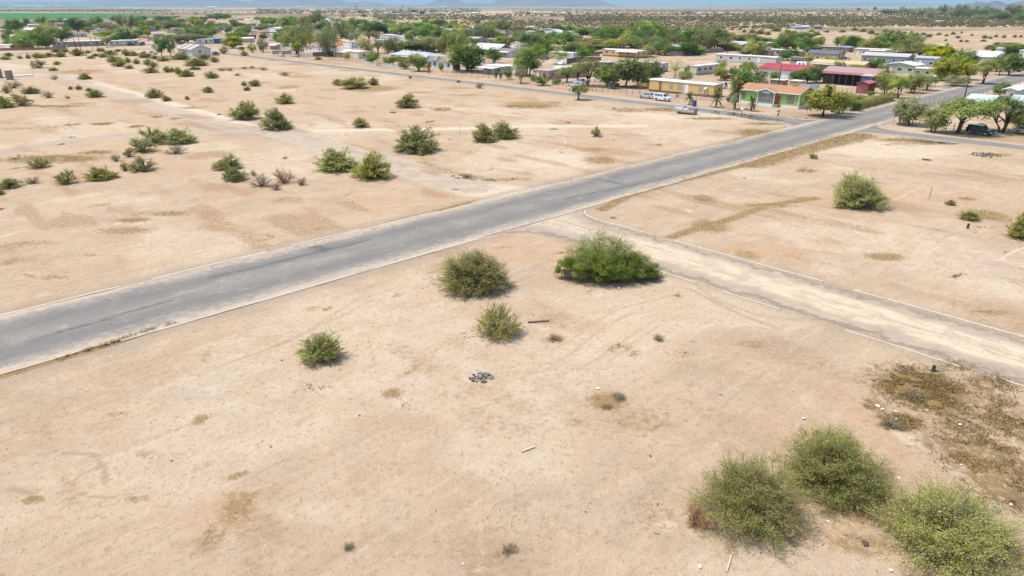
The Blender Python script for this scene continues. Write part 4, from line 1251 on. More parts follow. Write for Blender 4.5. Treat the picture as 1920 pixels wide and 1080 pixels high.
def house(px, py, wl, wr, h, roof, wall, rcol, label, ref=None, name='house', cat='house', pitch=.06, ov=.25, skirt=None, wl_n=None, wr_n=None,
          door='l', dcol=WHITE, fcol=WHITE, awn=None, trim=None, rk='metal', ac=None, group=None, ribs=True, chim=False, base=0.0):
    """px, py = nearest ground corner; wl / wr = widths of the two visible faces there (minus = metres)"""
    p = S(px, py)
    a = -wl if wl < 0 else run(p, AC, px - wl)
    b = -wr if wr < 0 else run(p, AM, px + wr)
    a, b = min(max(a, 1.5), 45), min(max(b, 1.5), 45)
    r = thing(name, label, cat, (p[0], p[1], base), ANG_M, group)
    if ref:
        MARKS.append((ref, px + ((wr if wr > 0 else 0) - (wl if wl > 0 else 0)) / 2, py))
    wm, rm = wall_mat(wall, ribs), roof_mat(rcol, rk)
    hr = h + pitch * (b if roof in ('gy', 'hip', 'shedx') else a) / (2 if roof in ('gx', 'gy', 'hip') else 1)
    w_ = MB()
    if roof == 'gy':
        w_.prism([(0, -.1), (b, -.1), (b, h), (b / 2, hr), (0, h)], 0, a)
    elif roof == 'gx':
        n0 = len(w_.v)
        pr = [(0, -.1), (a, -.1), (a, h), (a / 2, hr), (0, h)]
        n = 5
        w_.add([(0, y, z) for y, z in pr] + [(b, y, z) for y, z in pr], [tuple(reversed(range(n))), tuple(range(n, 2 * n))] + [(i, (i + 1) % n, (i + 1) % n + n, i + n) for i in range(n)])
    elif roof == 'shedx':
        w_.prism([(0, -.1), (b, -.1), (b, hr), (0, h)], 0, a)
    else:
        w_.box(0, b, 0, a, -.1, h)
    w_.build('wall', wm, r)
    R = MB()
    th = .13 if rk == 'metal' else .18
    e = .02
    if roof == 'gy':
        dz = pitch * ov
        R.slab([(-ov, -ov, h - dz + th + e), (b / 2, -ov, hr + th + e), (b / 2, a + ov, hr + th + e), (-ov, a + ov, h - dz + th + e)], th)
        R.slab([(b / 2, -ov, hr + th + e), (b + ov, -ov, h - dz + th + e), (b + ov, a + ov, h - dz + th + e), (b / 2, a + ov, hr + th + e)], th)
    elif roof == 'gx':
        dz = pitch * ov
        R.slab([(-ov, -ov, h - dz + th + e), (b + ov, -ov, h - dz + th + e), (b + ov, a / 2, hr + th + e), (-ov, a / 2, hr + th + e)], th)
        R.slab([(-ov, a / 2, hr + th + e), (b + ov, a / 2, hr + th + e), (b + ov, a + ov, h - dz + th + e), (-ov, a + ov, h - dz + th + e)], th)
    elif roof == 'shedx':
        R.slab([(-ov, -ov, h + th + e), (b + ov, -ov, hr + th + e), (b + ov, a + ov, hr + th + e), (-ov, a + ov, h + th + e)], th)
    elif roof == 'hip':
        q = min(a, b) / 2
        A0, B0, C0, D0 = (-ov, -ov, h + e), (b + ov, -ov, h + e), (b + ov, a + ov, h + e), (-ov, a + ov, h + e)
        if a >= b:
            r1, r2 = (b / 2, q, hr + th), (b / 2, a - q, hr + th)
            R.add([A0, B0, C0, D0, r1, r2], [(0, 1, 4), (1, 2, 5, 4), (2, 3, 5), (3, 0, 4, 5), (3, 2, 1, 0)])
        else:
            r1, r2 = (q, a / 2, hr + th), (b - q, a / 2, hr + th)
            R.add([A0, B0, C0, D0, r1, r2], [(0, 1, 5, 4), (1, 2, 5), (2, 3, 4, 5), (3, 0, 4), (3, 2, 1, 0)])
    else:
        R.slab([(-ov, -ov, h + th + e), (b + ov, -ov, h + th + e), (b + ov, a + ov, h + th + e), (-ov, a + ov, h + th + e)], th)
    ro = R.build('roof', rm, r)
    zb = .55 if skirt else .1
    if skirt:
        s_ = MB()
        s_.box(-.06, b + .06, -.06, a + .06, -.1, zb)
        s_.build('skirt', paint(skirt, .8, .2, 0, .2, .6), r)
    if trim:
        for (x_, y_) in ((0, 0), (0, a), (b, 0)):
            MB().box(x_ - .09, x_ + .09, y_ - .09, y_ + .09, zb, h - .02).build('corner_trim', plain(trim, .6), r)
    rs = random.Random(int(px * 7 + py * 13))
    for face, L, n in (('l', a, wl_n), ('r', b, wr_n)):
        if n is None:
            n = max(0, int(L / 4.2)) if L > 2.4 else 0
        dslot = rs.randrange(n + 1) if door == face else -1
        slots = n + (1 if door == face else 0)
        for i in range(slots):
            u = L * (i + .5 + rs.uniform(-.12, .12)) / slots
            if i == dslot:
                opening(r, face, u, zb + .02, .95, min(2.05, h - zb - .15), dcol, 'door')
            else:
                opening(r, face, u, zb + .85 if h > 2.4 else zb + .6, min(rs.choice((1.0, 1.3, 1.6)), L * .5), .95, fcol)
    if awn:
        face, t0, t1, dep, ac_, = awn
        q = MB()
        P_ = MB()
        if face == 'l':
            y0, y1 = a * t0, a * t1
            q.slab([(-dep, y0, h - .40), (-.02, y0, h - .12), (-.02, y1, h - .12), (-dep, y1, h - .40)], .09)
            for k in range(max(2, int((y1 - y0) / 3) + 1)):
                yy_ = y0 + .15 + (y1 - y0 - .3) * k / max(1, int((y1 - y0) / 3))
                P_.box(-dep + .08, -dep + .2, yy_ - .06, yy_ + .06, -.05, h - .5)
        else:
            x0, x1 = b * t0, b * t1
            q.slab([(x0, -dep, h - .40), (x1, -dep, h - .40), (x1, -.02, h - .12), (x0, -.02, h - .12)], .09)
            for k in range(max(2, int((x1 - x0) / 3) + 1)):
                xx_ = x0 + .15 + (x1 - x0 - .3) * k / max(1, int((x1 - x0) / 3))
                P_.box(xx_ - .06, xx_ + .06, -dep + .08, -dep + .2, -.05, h - .5)
        q.build('awning', roof_mat(ac_), r)
        P_.build('porch_posts', paint((.36, .30, .24)), r)
    if ac:
        q = MB()
        q.box(b * .5 - .45, b * .5 + .45, a * ac - .45, a * ac + .45, hr + th - .1, hr + th + .75)
        q.build('cooler_box', paint((.55, .53, .48)), r)
    if chim:
        q = MB()
        q.box(b * .5 - .2, b * .5 + .2, a * .6 - .2, a * .6 + .2, hr - .3, hr + .9)
        q.build('chimney', paint((.35, .3, .26)), ro)
    return r, a, b, h, hr

def trailer(px, py, wl, wr, wall, rcol, label, ref=None, h=3.0, **kw):
    kw.setdefault('skirt', tuple(q * .75 for q in wall))
    kw.setdefault('name', 'mobile_home')
    kw.setdefault('cat', 'mobile home')
    return house(px, py, wl, wr, h, 'gy' if abs(wl) > abs(wr) else 'gx', wall, rcol, label, ref, **kw)

# ---- the street front ------------------------------------------------
# green and turquoise ranch house, built with its front gable, stairs and trim
def green_house():
    r, a, b, h, hr = house(1496, 204, 110, 27, 3.35, 'gy', GREEN, BSHINGLE, 'bright green ranch house with brown shingle roof and turquoise front gable', 'green ranch house', pitch=.30, ov=.45, skirt=(.68, .67, .66), wl_n=0, wr_n=1, door=None, trim=WHITE, rk='shingle', fcol=(.2, .12, .09))
    g0, g1 = a * .385, a * .665
    q = MB()
    gm = (g0 + g1) / 2
    gz = h + .30 * (g1 - g0) / 2
    pr = [(g0, -.05), (g1, -.05), (g1, h), (gm, gz), (g0, h)]
    q.add([(-.75, y, z) for y, z in pr] + [(.2, y, z) for y, z in pr], [(4, 3, 2, 1, 0), (5, 6, 7, 8, 9)] + [(i, (i + 1) % 5, (i + 1) % 5 + 5, i + 5) for i in range(5)])
    ga = q.build('front_gable', wall_mat(TURQ), r)
    q = MB()
    depth_in = .30 * (g1 - g0) / 2 / .30
    q.slab([(-1.2, g0 - .4, h - .02), (-1.2, gm, gz + .2), (depth_in, gm, gz + .2), (-.3, g0 - .4, h - .02)], .14)
    q.slab([(-1.2, gm, gz + .2), (-1.2, g1 + .4, h - .02), (-.3, g1 + .4, h - .02), (depth_in, gm, gz + .2)], .14)
    q.build('gable_roof', roof_mat(BSHINGLE, 'shingle'), r)
    q = MB()
    q.slab([(-1.26, g0 - .4, h + .0), (-1.26, gm, gz + .22), (-1.205, gm, gz + .22), (-1.205, g0 - .4, h + .0)], .24)
    q.slab([(-1.26, gm, gz + .22), (-1.26, g1 + .4, h + .0), (-1.205, g1 + .4, h + .0), (-1.205, gm, gz + .22)], .24)
    q.box(-.52, -.455, -.5, a + .5, h - .10, h + .09)
    for y_ in (g0, g1):
        q.box(-.84, -.66, y_ - .1, y_ + .1, .5, h - .04)
    q.build('fascia', plain(WHITE, .6), r)
    q = MB()
    q.box(-.84, .1, g0 - .06, g1 + .06, -.1, .55)
    q.build('skirt', paint((.66, .66, .67)), r)
    for y_, w_, x_ in ((gm - 1.05, 1.75, -.75), (gm + 1.05, 1.75, -.75), (a * .14, 1.7, 0), (a * .94, 1.0, 0)):
        q = MB()
        q.box(x_ - .06, x_ + .02, y_ - w_ / 2, y_ + w_ / 2, 1.15, 2.75)
        f_ = q.build('window', plain((.23, .12, .09), .6), r)
        for s_ in (-1, 1):
            q = MB()
            q.box(x_ - .085, x_ - .03, y_ + s_ * w_ / 4 - w_ / 4 + .1, y_ + s_ * w_ / 4 + w_ / 4 - .1, 1.27, 2.63)
            q.build('pane', plain((.20, .19, .19), .25, .5), f_)
    q = MB()
    q.box(-.80, -.72, gm - .9, gm + .9, 3.0, 3.45)
    q.build('gable_vent', plain((.55, .66, .64), .6), ga)
    y_ = a * .335
    opening(r, 'l', y_, .6, 1.0, 2.1, (.34, .05, .06), 'door')
    q = MB()
    for k in range(4):
        q.box(-.45 - .3 * (k + 1), -.15 - .3 * k, y_ - .6, y_ + .6, -.05, .58 - .14 * k)
    for s_ in (-.6, .6):
        q.tube([(-.3, y_ + s_, 1.4), (-1.6, y_ + s_, .9)], .035, 5)
        q.tube([(-1.6, y_ + s_, 0), (-1.6, y_ + s_, .9)], .035, 5)
        q.tube([(-.3, y_ + s_, .5), (-.3, y_ + s_, 1.4)], .035, 5)
    q.build('steps', paint((.30, .22, .16)), r)
    for t_ in (.25, .56, .9):
        q = MB()
        q.cyl((b * .42, a * t_), .14, hr - .2, hr + .35, 8)
        q.build('vent_pipe', plain((.6, .62, .66), .4), r)
green_house()

# yellow single-wide with brown skirt
def yellow_trailer():
    r, a, b, h, hr = house(1337, 183, 120, -4.6, 3.15, 'gy', YEL, (.80, .80, .80), 'long yellow mobile home with white roof and dark brown skirting by the street', 'yellow mobile home', 'mobile_home', 'mobile home', pitch=.07, ov=.2, skirt=(.15, .07, .06), wl_n=0, wr_n=1, door=None, fcol=(.30, .16, .12))
    for t0_, t1_ in ((.80, .845), (.12, .135)):
        MB().box(-.03, .02, a * t0_, a * t1_, .55, h - .1).build('panel_stripe', paint((.24, .12, .10)), r)
    for t_, w_ in ((.655, 1.35), (.515, 1.4), (.20, 1.1)):
        q = MB()
        q.box(-.06, .02, a * t_ - w_ / 2, a * t_ + w_ / 2, 1.25, 2.55)
        f_ = q.build('window', plain((.40, .30, .24), .6), r)
        q = MB()
        for k in range(3):
            y_ = a * t_ - w_ / 2 + .1 + (w_ - .2) * k / 3
            q.box(-.08, -.03, y_ + .03, y_ + (w_ - .2) / 3 - .05, 1.38, 2.42)
        q.build('pane', plain((.30, .33, .36), .2, .5), f_)
    opening(r, 'l', a * .405, .58, 1.0, 2.15, (.70, .74, .78), 'door')
    q = MB()
    q.box(-1.3, -.08, a * .405 - .8, a * .405 + .8, -.05, .5)
    q.build('doorstep', paint((.4, .33, .26)), r)
    q = MB()
    q.cyl((-.35, a * .105), .04, 1.2, 2.2, 6)
    q.tube([(-.36, a * .105, 2.2), (-.62, a * .105, 2.35)], [.42, .36], 14)
    q.build('satellite_dish', plain((.42, .62, .72), .5), r)
yellow_trailer()

# white house with shingle roof and two little front gables
def gabled_white():
    r, a, b, h, hr = house(849, 132, 47, 13, 3.1, 'gy', (.66, .69, .71), SHINGLE, 'white bungalow with tan shingle roof and two small front gables', 'white bungalow', pitch=.42, ov=.45, wl_n=0, wr_n=2, door=None, rk='shingle', trim=(.6, .6, .6))
    for t_, wdt in ((.86, 2.6), (.42, 2.8)):
        y_ = a * t_
        z_ = h + .55 * wdt
        q = MB()
        pr = [(y_ - wdt, h - .3), (y_ + wdt, h - .3), (y_ + wdt, h), (y_, z_), (y_ - wdt, h)]
        q.add([(-.5, u, z) for u, z in pr] + [(b * .3, u, z) for u, z in pr], [(4, 3, 2, 1, 0), (5, 6, 7, 8, 9)] + [(i, (i + 1) % 5, (i + 1) % 5 + 5, i + 5) for i in range(5)])
        q.build('front_gable', wall_mat((.64, .67, .69)), r)
        q = MB()
        q.slab([(-.9, y_ - wdt - .3, h + .0), (-.9, y_, z_ + .18), (b * .36, y_, z_ + .18), (b * .36, y_ - wdt - .3, h + .0)], .14)
        q.slab([(-.9, y_, z_ + .18), (-.9, y_ + wdt + .3, h + .0), (b * .36, y_ + wdt + .3, h + .0), (b * .36, y_, z_ + .18)], .14)
        q.build('gable_roof', roof_mat((.33, .27, .22), 'shingle'), r)
    for t_ in (.90, .70, .16):
        opening(r, 'l', a * t_, 1.0, 1.2, 1.5, (.30, .36, .38))
    opening(r, 'l', a * .42, .15, 1.1, 2.2, (.25, .32, .33), 'door')
gabled_white()

# white house far out on the lot with its broad gable end
def gable_end():
    r, a, b, h, hr = house(361, 106, 26, 35, 3.2, 'gy', (.60, .59, .58), (.44, .42, .39), 'pale house alone on the sand with a broad gable and grey roof', 'pale gabled house', pitch=.42, ov=.6, wl_n=1, wr_n=0, door=None, rk='shingle', trim=(.7, .7, .7))
    for y0, y1 in ((.30, .36), (.72, .78)):
        q = MB()
        q.slab([(-.3, a * y0, h + .16), (b * .5, a * y0, hr + .32), (b * .5, a * y1, hr + .32), (-.3, a * y1, h + .16)], .1)
        q.build('dark_roof_strip', paint((.06, .06, .065)), r)  # dark strip running up the roof slope
    opening(r, 'r', b * .38, 1.5, .5, 1.3, (.25, .24, .23))
    opening(r, 'r', b * .46, 1.5, .5, 1.3, (.25, .24, .23))
gable_end()

H = house
T = trailer
H(673, 110, 46, -7, 2.9, 'gy', CREAM, WHITE, 'cream house with white flat roof and open porch behind a wire fence', 'cream porch house', awn=('l', .35, .8, 2.6, WHITE), wl_n=2)
H(603, 99, 30, -8, 3.0, 'hip', (.66, .68, .70), (.36, .22, .18), 'white house with red-brown tiled roof behind low block walls', 'tiled house', pitch=.4, ov=.5, rk='shingle', wl_n=3, chim=True)
T(547, 95, 26, -4.2, CREAM, WHITE, 'cream camper-style trailer with white roof behind a grey block wall', 'cream trailer', wl_n=3, door=None)
H(521, 93, 15, -5, 2.6, 'flat', TAN, WHITE, 'open white carport left of the cream trailer', 'white carport', 'carport', 'carport', awn=('l', 0, 1, 2.5, WHITE), wl_n=0, door=None)
H(800, 120, 66, -9, 2.8, 'hip', SAND_, (.40, .45, .44), 'long low house with grey-green metal roof behind a dark hedge', 'grey-green roofed house', pitch=.32, ov=1.0, awn=('l', .1, .75, 2.4, SAND_), wl_n=3)
H(942, 140, 36, -7, 2.7, 'flat', LGREY, WHITE, 'white flat-roofed carport house with screened front', 'white carport house', 'house', 'house', ov=.6, awn=('l', .05, .95, 4.5, WHITE), wl_n=2)
H(968, 140, 22, -5, 2.4, 'flat', OFFW, WHITE, 'small white-roofed lean-to right of the carport house', 'white lean-to', 'lean_to', 'shed', ov=.4, wl_n=1)
H(1028, 149, 26, -9, 2.7, 'gy', PINK, (.42, .36, .31), 'pinkish brown house with patched flat roof and striped awning', 'pinkish brown house', ov=.4, wl_n=1, fcol=(.2, .35, .5))
H(1068, 146, 36, -8, 2.8, 'gy', (.40, .30, .24), (.58, .60, .60), 'brown house wing with long pale metal roof', 'brown wing', ov=.5, wl_n=1, awn=('l', .45, .95, 3.5, (.45, .58, .53)))
T(1075, 113, 46, 11, (.66, .74, .80), (.78, .84, .86), 'long pale blue mobile home with white roof behind a brown wall', 'pale blue mobile home', wl_n=1, door=None)
T(1200, 109, 70, -6.5, (.58, .40, .19), WHITE, 'orange-yellow mobile home with deep porch and white roof', 'orange mobile home', skirt=(.22, .10, .07), awn=('l', .02, .6, 2.8, WHITE), wl_n=4, dcol=OFFW)
T(1241, 135, 66, 11, (.50, .49, .47), WHITE, 'grey-ended mobile home with white roof behind the big dark trees', 'grey-ended mobile home', wl_n=3)
T(1305, 141, 13, 42, (.55, .50, .42), (.66, .70, .72), 'beige mobile home end-on with pale metal roof and dark wheels gap', 'beige mobile home', wr_n=3, door='r', fcol=BROWN, dcol=BROWN)
T(1453, 122, 112, -4.6, (.50, .50, .47), WHITE, 'very long pale grey mobile home with white roof on bare dirt', 'longest mobile home', wl_n=5)
H(1512, 151, 88, -9, 3.0, 'gy', (.68, .70, .73), RED, 'white house under a bright red metal roof', 'red-roofed house', pitch=.30, ov=.5, wl_n=4, fcol=BROWN)
def barn():
    r, a, b, h, hr = H(1640, 163, 98, -10, 3.6, 'gy', (.15, .10, .10), (.38, .22, .20), 'long maroon barn with open dark front and blue end panel', 'maroon barn', 'barn', 'barn', pitch=.24, ov=.7, wl_n=0, wr_n=0, door=None)
    q = MB()
    q.slab([(-3.2, a * .22, h - .25), (-.02, a * .22, h + .12), (-.02, a, h + .12), (-3.2, a, h - .25)], .1)
    q.build('awning', roof_mat(MAROON), r)
    q = MB()
    q.slab([(-3.2, -.4, h - .3), (-.02, -.4, h + .1), (-.02, a * .215, h + .1), (-3.2, a * .215, h - .3)], .1)
    q.build('patch_awning', roof_mat((.50, .38, .22)), r)
    q = MB()
    q.box(-2.9, -2.8, .3, a * .20, -.1, h - .5)
    q.build('panel', paint((.04, .10, .24)), r)
    q = MB()
    q.box(-.06, .05, a * .22, a * .78, .0, h - .5)
    q.build('opening', plain((.012, .012, .018), .9), r)  # near-black panel, paints the shade inside the open front
    q = MB()
    for k in range(7):
        q.cyl((-3.0, a * (.22 + .77 * k / 6)), .08, -.1, h - .35, 6)
    q.build('porch_posts', paint((.12, .07, .06)), r)
barn()
H(1625, 176, 21, 14, 2.7, 'gx', MAROON, (.42, .10, .11), 'small dark red metal shed beside the maroon barn', 'red shed', 'shed', 'shed', pitch=.30, ov=.2, wl_n=0, wr_n=0, door=None)
H(1498, 168, 19, -3, 2.3, 'flat', OCHRE, WHITE, 'little ochre plywood shed with white lid roof', 'ochre shed', 'shed', 'shed', wl_n=0, door=None)
H(1467, 165, 24, -3, 2.1, 'flat', (.30, .22, .15), (.62, .56, .46), 'low brown lean-to with pale roof behind the green house', 'brown lean-to', 'lean_to', 'shed', wl_n=0, door=None)
H(1508, 121, 27, -3.5, 2.6, 'flat', (.34, .28, .22), (.42, .30, .24), 'weathered plank sheds in a row above the red roof', 'plank sheds', 'shed', 'shed', wl_n=4, door=None, fcol=(.5, .47, .42))
H(1453, 123, 14, -3, 3.0, 'flat', (.52, .50, .46), OFFW, 'tall pale box shed at the left of the plank sheds', 'pale box shed', 'shed', 'shed', wl_n=0, door=None)
H(1570, 116, 58, 12, 3.1, 'gy', TAN, (.12, .135, .17), 'tan house with dark navy roof in the back rows', 'navy-roofed house', pitch=.36, ov=.4, rk='shingle', wl_n=3)
H(1617, 136, 96, 15, 2.7, 'gy', (.50, .36, .20), (.58, .42, .19), 'tan house with sunlit ochre roof and grey porch strip', 'ochre-roofed house', pitch=.22, ov=.5, awn=('l', .08, .98, 3.0, (.42, .43, .43)), wl_n=3)
H(1668, 106, 68, -6, 3.0, 'flat', (.56, .50, .40), WHITE, 'cream house with flat white roof and shaded porch at the desert edge', 'cream desert-edge house', ov=.5, awn=('l', .1, .55, 2.6, WHITE), wl_n=4)
H(1700, 121, 86, -8, 2.9, 'gy', (.22, .25, .30), (.42, .42, .40), 'blue-grey long house with pale grey roof', 'blue-grey house', pitch=.26, ov=.3, rk='shingle', wl_n=4)
H(1712, 139, 54, -9, 2.9, 'gx', SAGE, (.82, .82, .82), 'sage house wing with broad white gable roof facing the street', 'white-gabled sage house', pitch=.16, ov=.5, wl_n=2)
T(1757, 148, 44, -6, SAGE, WHITE, 'sage green mobile home with white roof under the lush trees', 'sage mobile home', wl_n=2)
H(1755, 126, 42, -7, 3.2, 'gy', (.30, .33, .37), (.40, .43, .48), 'slate-blue roofed building behind the sage house', 'slate building', pitch=.15, wl_n=1)
H(1637, 90, 17, -8, 3.0, 'gx', (.55, .60, .64), WHITE, 'small white gabled building beside the big dark tree', 'small white gable', pitch=.3, wl_n=0, door=None)
H(1592, 98, 56, -5, 2.3, 'flat', (.20, .16, .13), (.44, .40, .36), 'messy low sheds with patched grey roofs', 'messy sheds', 'shed', 'shed', wl_n=3, door=None)
H(1594, 97, 24, -4, 2.5, 'flat', DGREY, (.22, .40, .58), 'shed under a blue tarp beside the messy sheds', 'blue tarp shed', 'shed', 'shed', wl_n=0, door=None)
T(1500, 108, 84, -5, (.50, .42, .32), WHITE, 'tan mobile home with long white roof in the middle of the back rows', 'tan mobile home', wl_n=4)
H(1451, 91, 20, -6, 3.0, 'flat', OFFW, WHITE, 'white-roofed building at the foot of the tall ragged tree', 'white back-row building', wl_n=1, door=None)
H(1440, 106, 22, -5, 2.6, 'flat', TAN, TAN, 'plain tan shed joined to the left of the tan mobile home', 'tan shed', 'shed', 'shed', wl_n=0, door=None)
H(1388, 95, 36, -10, 2.9, 'shedx', (.20, .20, .21), (.48, .51, .54), 'dark house with grey metal shed roof and open porch', 'grey shed-roofed house', pitch=.13, ov=.6, wl_n=2, awn=('l', .1, .9, 2.5, (.5, .52, .54)))
H(1277, 99, 34, -7, 2.8, 'gy', (.66, .66, .66), (.42, .47, .50), 'white house with blue-grey roof above a grey block wall', 'blue-grey roofed house', pitch=.2, ov=.4, wl_n=2, awn=('l', .2, .8, 2.4, WHITE))
H(1312, 85, 27, -7, 2.6, 'hip', (.30, .18, .12), (.33, .20, .13), 'low house with brown roof at the foot of the tall eucalyptus', 'brown-roofed house', pitch=.28, ov=.6, rk='shingle', wl_n=1)
H(1306, 76, 12, -5, 4.2, 'flat', (.58, .64, .70), (.66, .72, .78), 'pale blue tall shed behind the brown roof', 'pale blue shed', 'shed', 'shed', wl_n=1, door=None)
H(1182, 79, 19, -6, 2.6, 'hip', (.16, .11, .08), (.38, .31, .25), 'brown pavilion with weathered shingle roof', 'brown pavilion', 'pavilion', 'pavilion', pitch=.25, ov=.7, rk='shingle', wl_n=0, door=None)
H(1136, 83, 26, -6, 2.4, 'flat', (.07, .06, .06), (.30, .24, .19), 'dark low barn in the shade of the dark green tree', 'dark low barn', 'barn', 'barn', wl_n=0, door=None)
H(1083, 98, 22, -5, 2.9, 'gy', (.68, .66, .62), WHITE, 'small white trailer right of the two tall palms', 'small white trailer', wl_n=2, door=None)
H(1060, 97, 34, -6, 2.7, 'flat', (.42, .32, .24), WHITE, 'brown house with white flat roof behind the two tall palms', 'house behind the palms', wl_n=2)
H(1047, 68, 27, -9, 2.8, 'gx', (.62, .63, .64), (.70, .71, .72), 'white gabled house at the far edge of the village', 'far white gabled house', pitch=.25, wl_n=2)
H(1064, 67, 17, -7, 2.6, 'gx', TAN, (.52, .44, .38), 'tan roofed house right of the far white gabled one', 'far tan house', pitch=.2, wl_n=1)
H(1076, 71, 14, -6, 2.8, 'flat', CREAM, CREAM, 'cream box house behind a block wall at the far edge', 'far cream box', wl_n=2)
H(975, 92, 18, -7, 2.7, 'gx', (.58, .55, .50), (.62, .64, .66), 'grey-white gabled house at the left of the bright bushy tree', 'grey-white gable', pitch=.28, wl_n=1)
H(976, 101, 18, -6, 2.5, 'flat', GREY, (.30, .22, .22), 'dark house under a purple-brown roof edge', 'purple-brown roof', awn=('l', 0, 1, 2, WHITE), wl_n=1)
H(960, 108, 26, -7, 2.8, 'gy', (.45, .50, .53), (.22, .17, .17), 'blue-grey house with dark brown roof and white awning', 'dark brown roofed house', pitch=.25, awn=('l', .1, .95, 2.4, WHITE), wl_n=2)
H(934, 105, 48, -9, 2.9, 'gy', (.20, .14, .10), (.50, .51, .50), 'brown house under a very broad pale grey shingle roof', 'broad grey-roofed house', pitch=.50, ov=.6, rk='shingle', wl_n=2)
H(769, 78, 42, -6, 3.0, 'gy', (.60, .59, .57), (.66, .78, .86), 'long white building with pale blue roof edge', 'pale-blue-edged building', wl_n=2, door=None)
H(792, 69, 24, -7, 3.6, 'flat', (.28, .15, .11), (.44, .30, .21), 'brown two-level porch house with tan roof', 'brown porch house', awn=('l', 0, 1, 2, (.44, .30, .21)), wl_n=2)
H(790, 81, 14, -6, 3.2, 'flat', (.56, .48, .36), WHITE, 'cream box house with bright white roof below the brown porch house', 'cream box house', wl_n=1)
H(661, 90, 17, -4, 3.4, 'flat', (.66, .67, .70), WHITE, 'plain white box trailer between bare eucalyptus trunks', 'white box trailer', 'box_trailer', 'trailer', wl_n=0, door=None, ribs=False)
H(643, 86, 11, -4, 2.6, 'gx', OCHRE, (.60, .38, .12), 'small orange shed left of the white box trailer', 'orange shed', 'shed', 'shed', pitch=.3, wl_n=0, door=None)
H(600, 67, 17, -6, 3.0, 'flat', OFFW, (.06, .19, .40), 'white house under a bright blue tarp roof', 'blue tarp house', wl_n=1)
H(631, 52, 17, -9, 3.6, 'gx', (.66, .63, .56), (.64, .66, .67), 'cream two-storey house at the back of the village', 'cream two-storey house', pitch=.3, wl_n=2)
H(617, 44, 13, -9, 3.2, 'gx', WHITE, (.62, .68, .72), 'white gabled house at the far edge behind the cream two-storey one', 'far-edge white gable', pitch=.3, wl_n=1)
H(686, 64, 20, -8, 2.8, 'flat', (.50, .42, .36), WHITE, 'low white-roofed house left of the broad dense tree', 'low white-roofed house', wl_n=2)
H(720, 84, 18, -7, 2.6, 'flat', BGREY, (.48, .54, .58), 'blue-grey roofed shed behind the grey willowy trees', 'blue-grey shed', 'shed', 'shed', wl_n=1)
H(735, 64, 16, -7, 2.7, 'gx', BGREY, (.50, .55, .58), 'dark blue-grey house right of the broad dense tree', 'dark blue-grey house', pitch=.2, wl_n=1)
H(740, 56, 16, -7, 2.8, 'flat', (.34, .40, .46), PBLUE, 'pale blue roofed house behind the dark blue-grey one', 'pale blue roofed house', wl_n=1)
H(525, 61, 23, -7, 3.0, 'gx', (.64, .66, .69), (.70, .73, .76), 'white trailer house with three dark windows in the left back rows', 'three-window white trailer', pitch=.1, wl_n=3, door=None)
H(497, 52, 17, -9, 3.2, 'flat', (.45, .52, .62), (.62, .67, .72), 'pale blue box building in the left back rows', 'pale blue box', wl_n=1, door=None)
H(509, 67, 14, -6, 2.6, 'flat', (.40, .22, .14), (.55, .26, .12), 'small house with an orange roof in the left back rows', 'orange-roofed house', wl_n=0, door=None)
H(514, 71, 14, -5, 2.5, 'flat', LGREY, WHITE, 'white canopy shed in front of the orange roof', 'white canopy shed', 'shed', 'shed', wl_n=0, door=None)
H(858, 62, 26, -8, 2.8, 'gy', OFFW, (.70, .76, .80), 'white house with long pale roof near the desert edge', 'long pale roof', wl_n=2)
H(886, 63, 19, -6, 2.8, 'flat', (.58, .58, .58), WHITE, 'white trailer right of the round yellow-green tree', 'white trailer by the desert', wl_n=1, door=None)
H(824, 58, 17, -7, 2.8, 'flat', (.30, .20, .16), (.54, .46, .40), 'brown house with a pale tan roof behind the darkest round tree', 'tan-roofed brown house', wl_n=1)
H(812, 53, 18, -8, 2.6, 'flat', TAN, (.56, .42, .29), 'low house with a sandy orange roof at the desert edge', 'sandy orange roof', wl_n=0, door=None)
H(836, 71, 12, -5, 2.4, 'flat', LGREY, WHITE, 'small white-roofed shed left of the tall ragged tree', 'white shed', 'shed', 'shed', wl_n=0, door=None)
H(880, 75, 15, -5, 2.3, 'flat', GREY, WHITE, 'white roof slab under the ragged grey tree', 'white roof slab', 'shed', 'shed', wl_n=0, door=None)
H(931, 82, 26, -7, 2.6, 'flat', OFFW, (.60, .46, .27), 'white house with flat ochre roof behind bare branches', 'flat ochre roof', wl_n=1)
H(768, 55, 17, -6, 2.6, 'flat', (.36, .26, .2), (.52, .44, .38), 'tan roofed low house between two green trees', 'low tan house', wl_n=0, door=None)
H(916, 52, 9, -5, 3.4, 'flat', (.62, .64, .66), WHITE, 'narrow white shed at the desert edge', 'narrow white shed', 'shed', 'shed', wl_n=0, door=None)
H(970, 74, 14, -6, 2.6, 'flat', OFFW, WHITE, 'white roofed house behind the bright bushy tree', 'white roof behind bushy tree', wl_n=1, door=None)
H(985, 60, 9, -5, 3.2, 'flat', (.5, .5, .5), WHITE, 'small white roofed hut under the brownish thin tree', 'white hut', 'shed', 'shed', wl_n=0, door=None)
H(1137, 128, 22, -4, 2.1, 'flat', (.16, .12, .10), OFFW, 'low white-roofed hut behind the roadside trees', 'low white hut', 'shed', 'shed', wl_n=0, door=None)
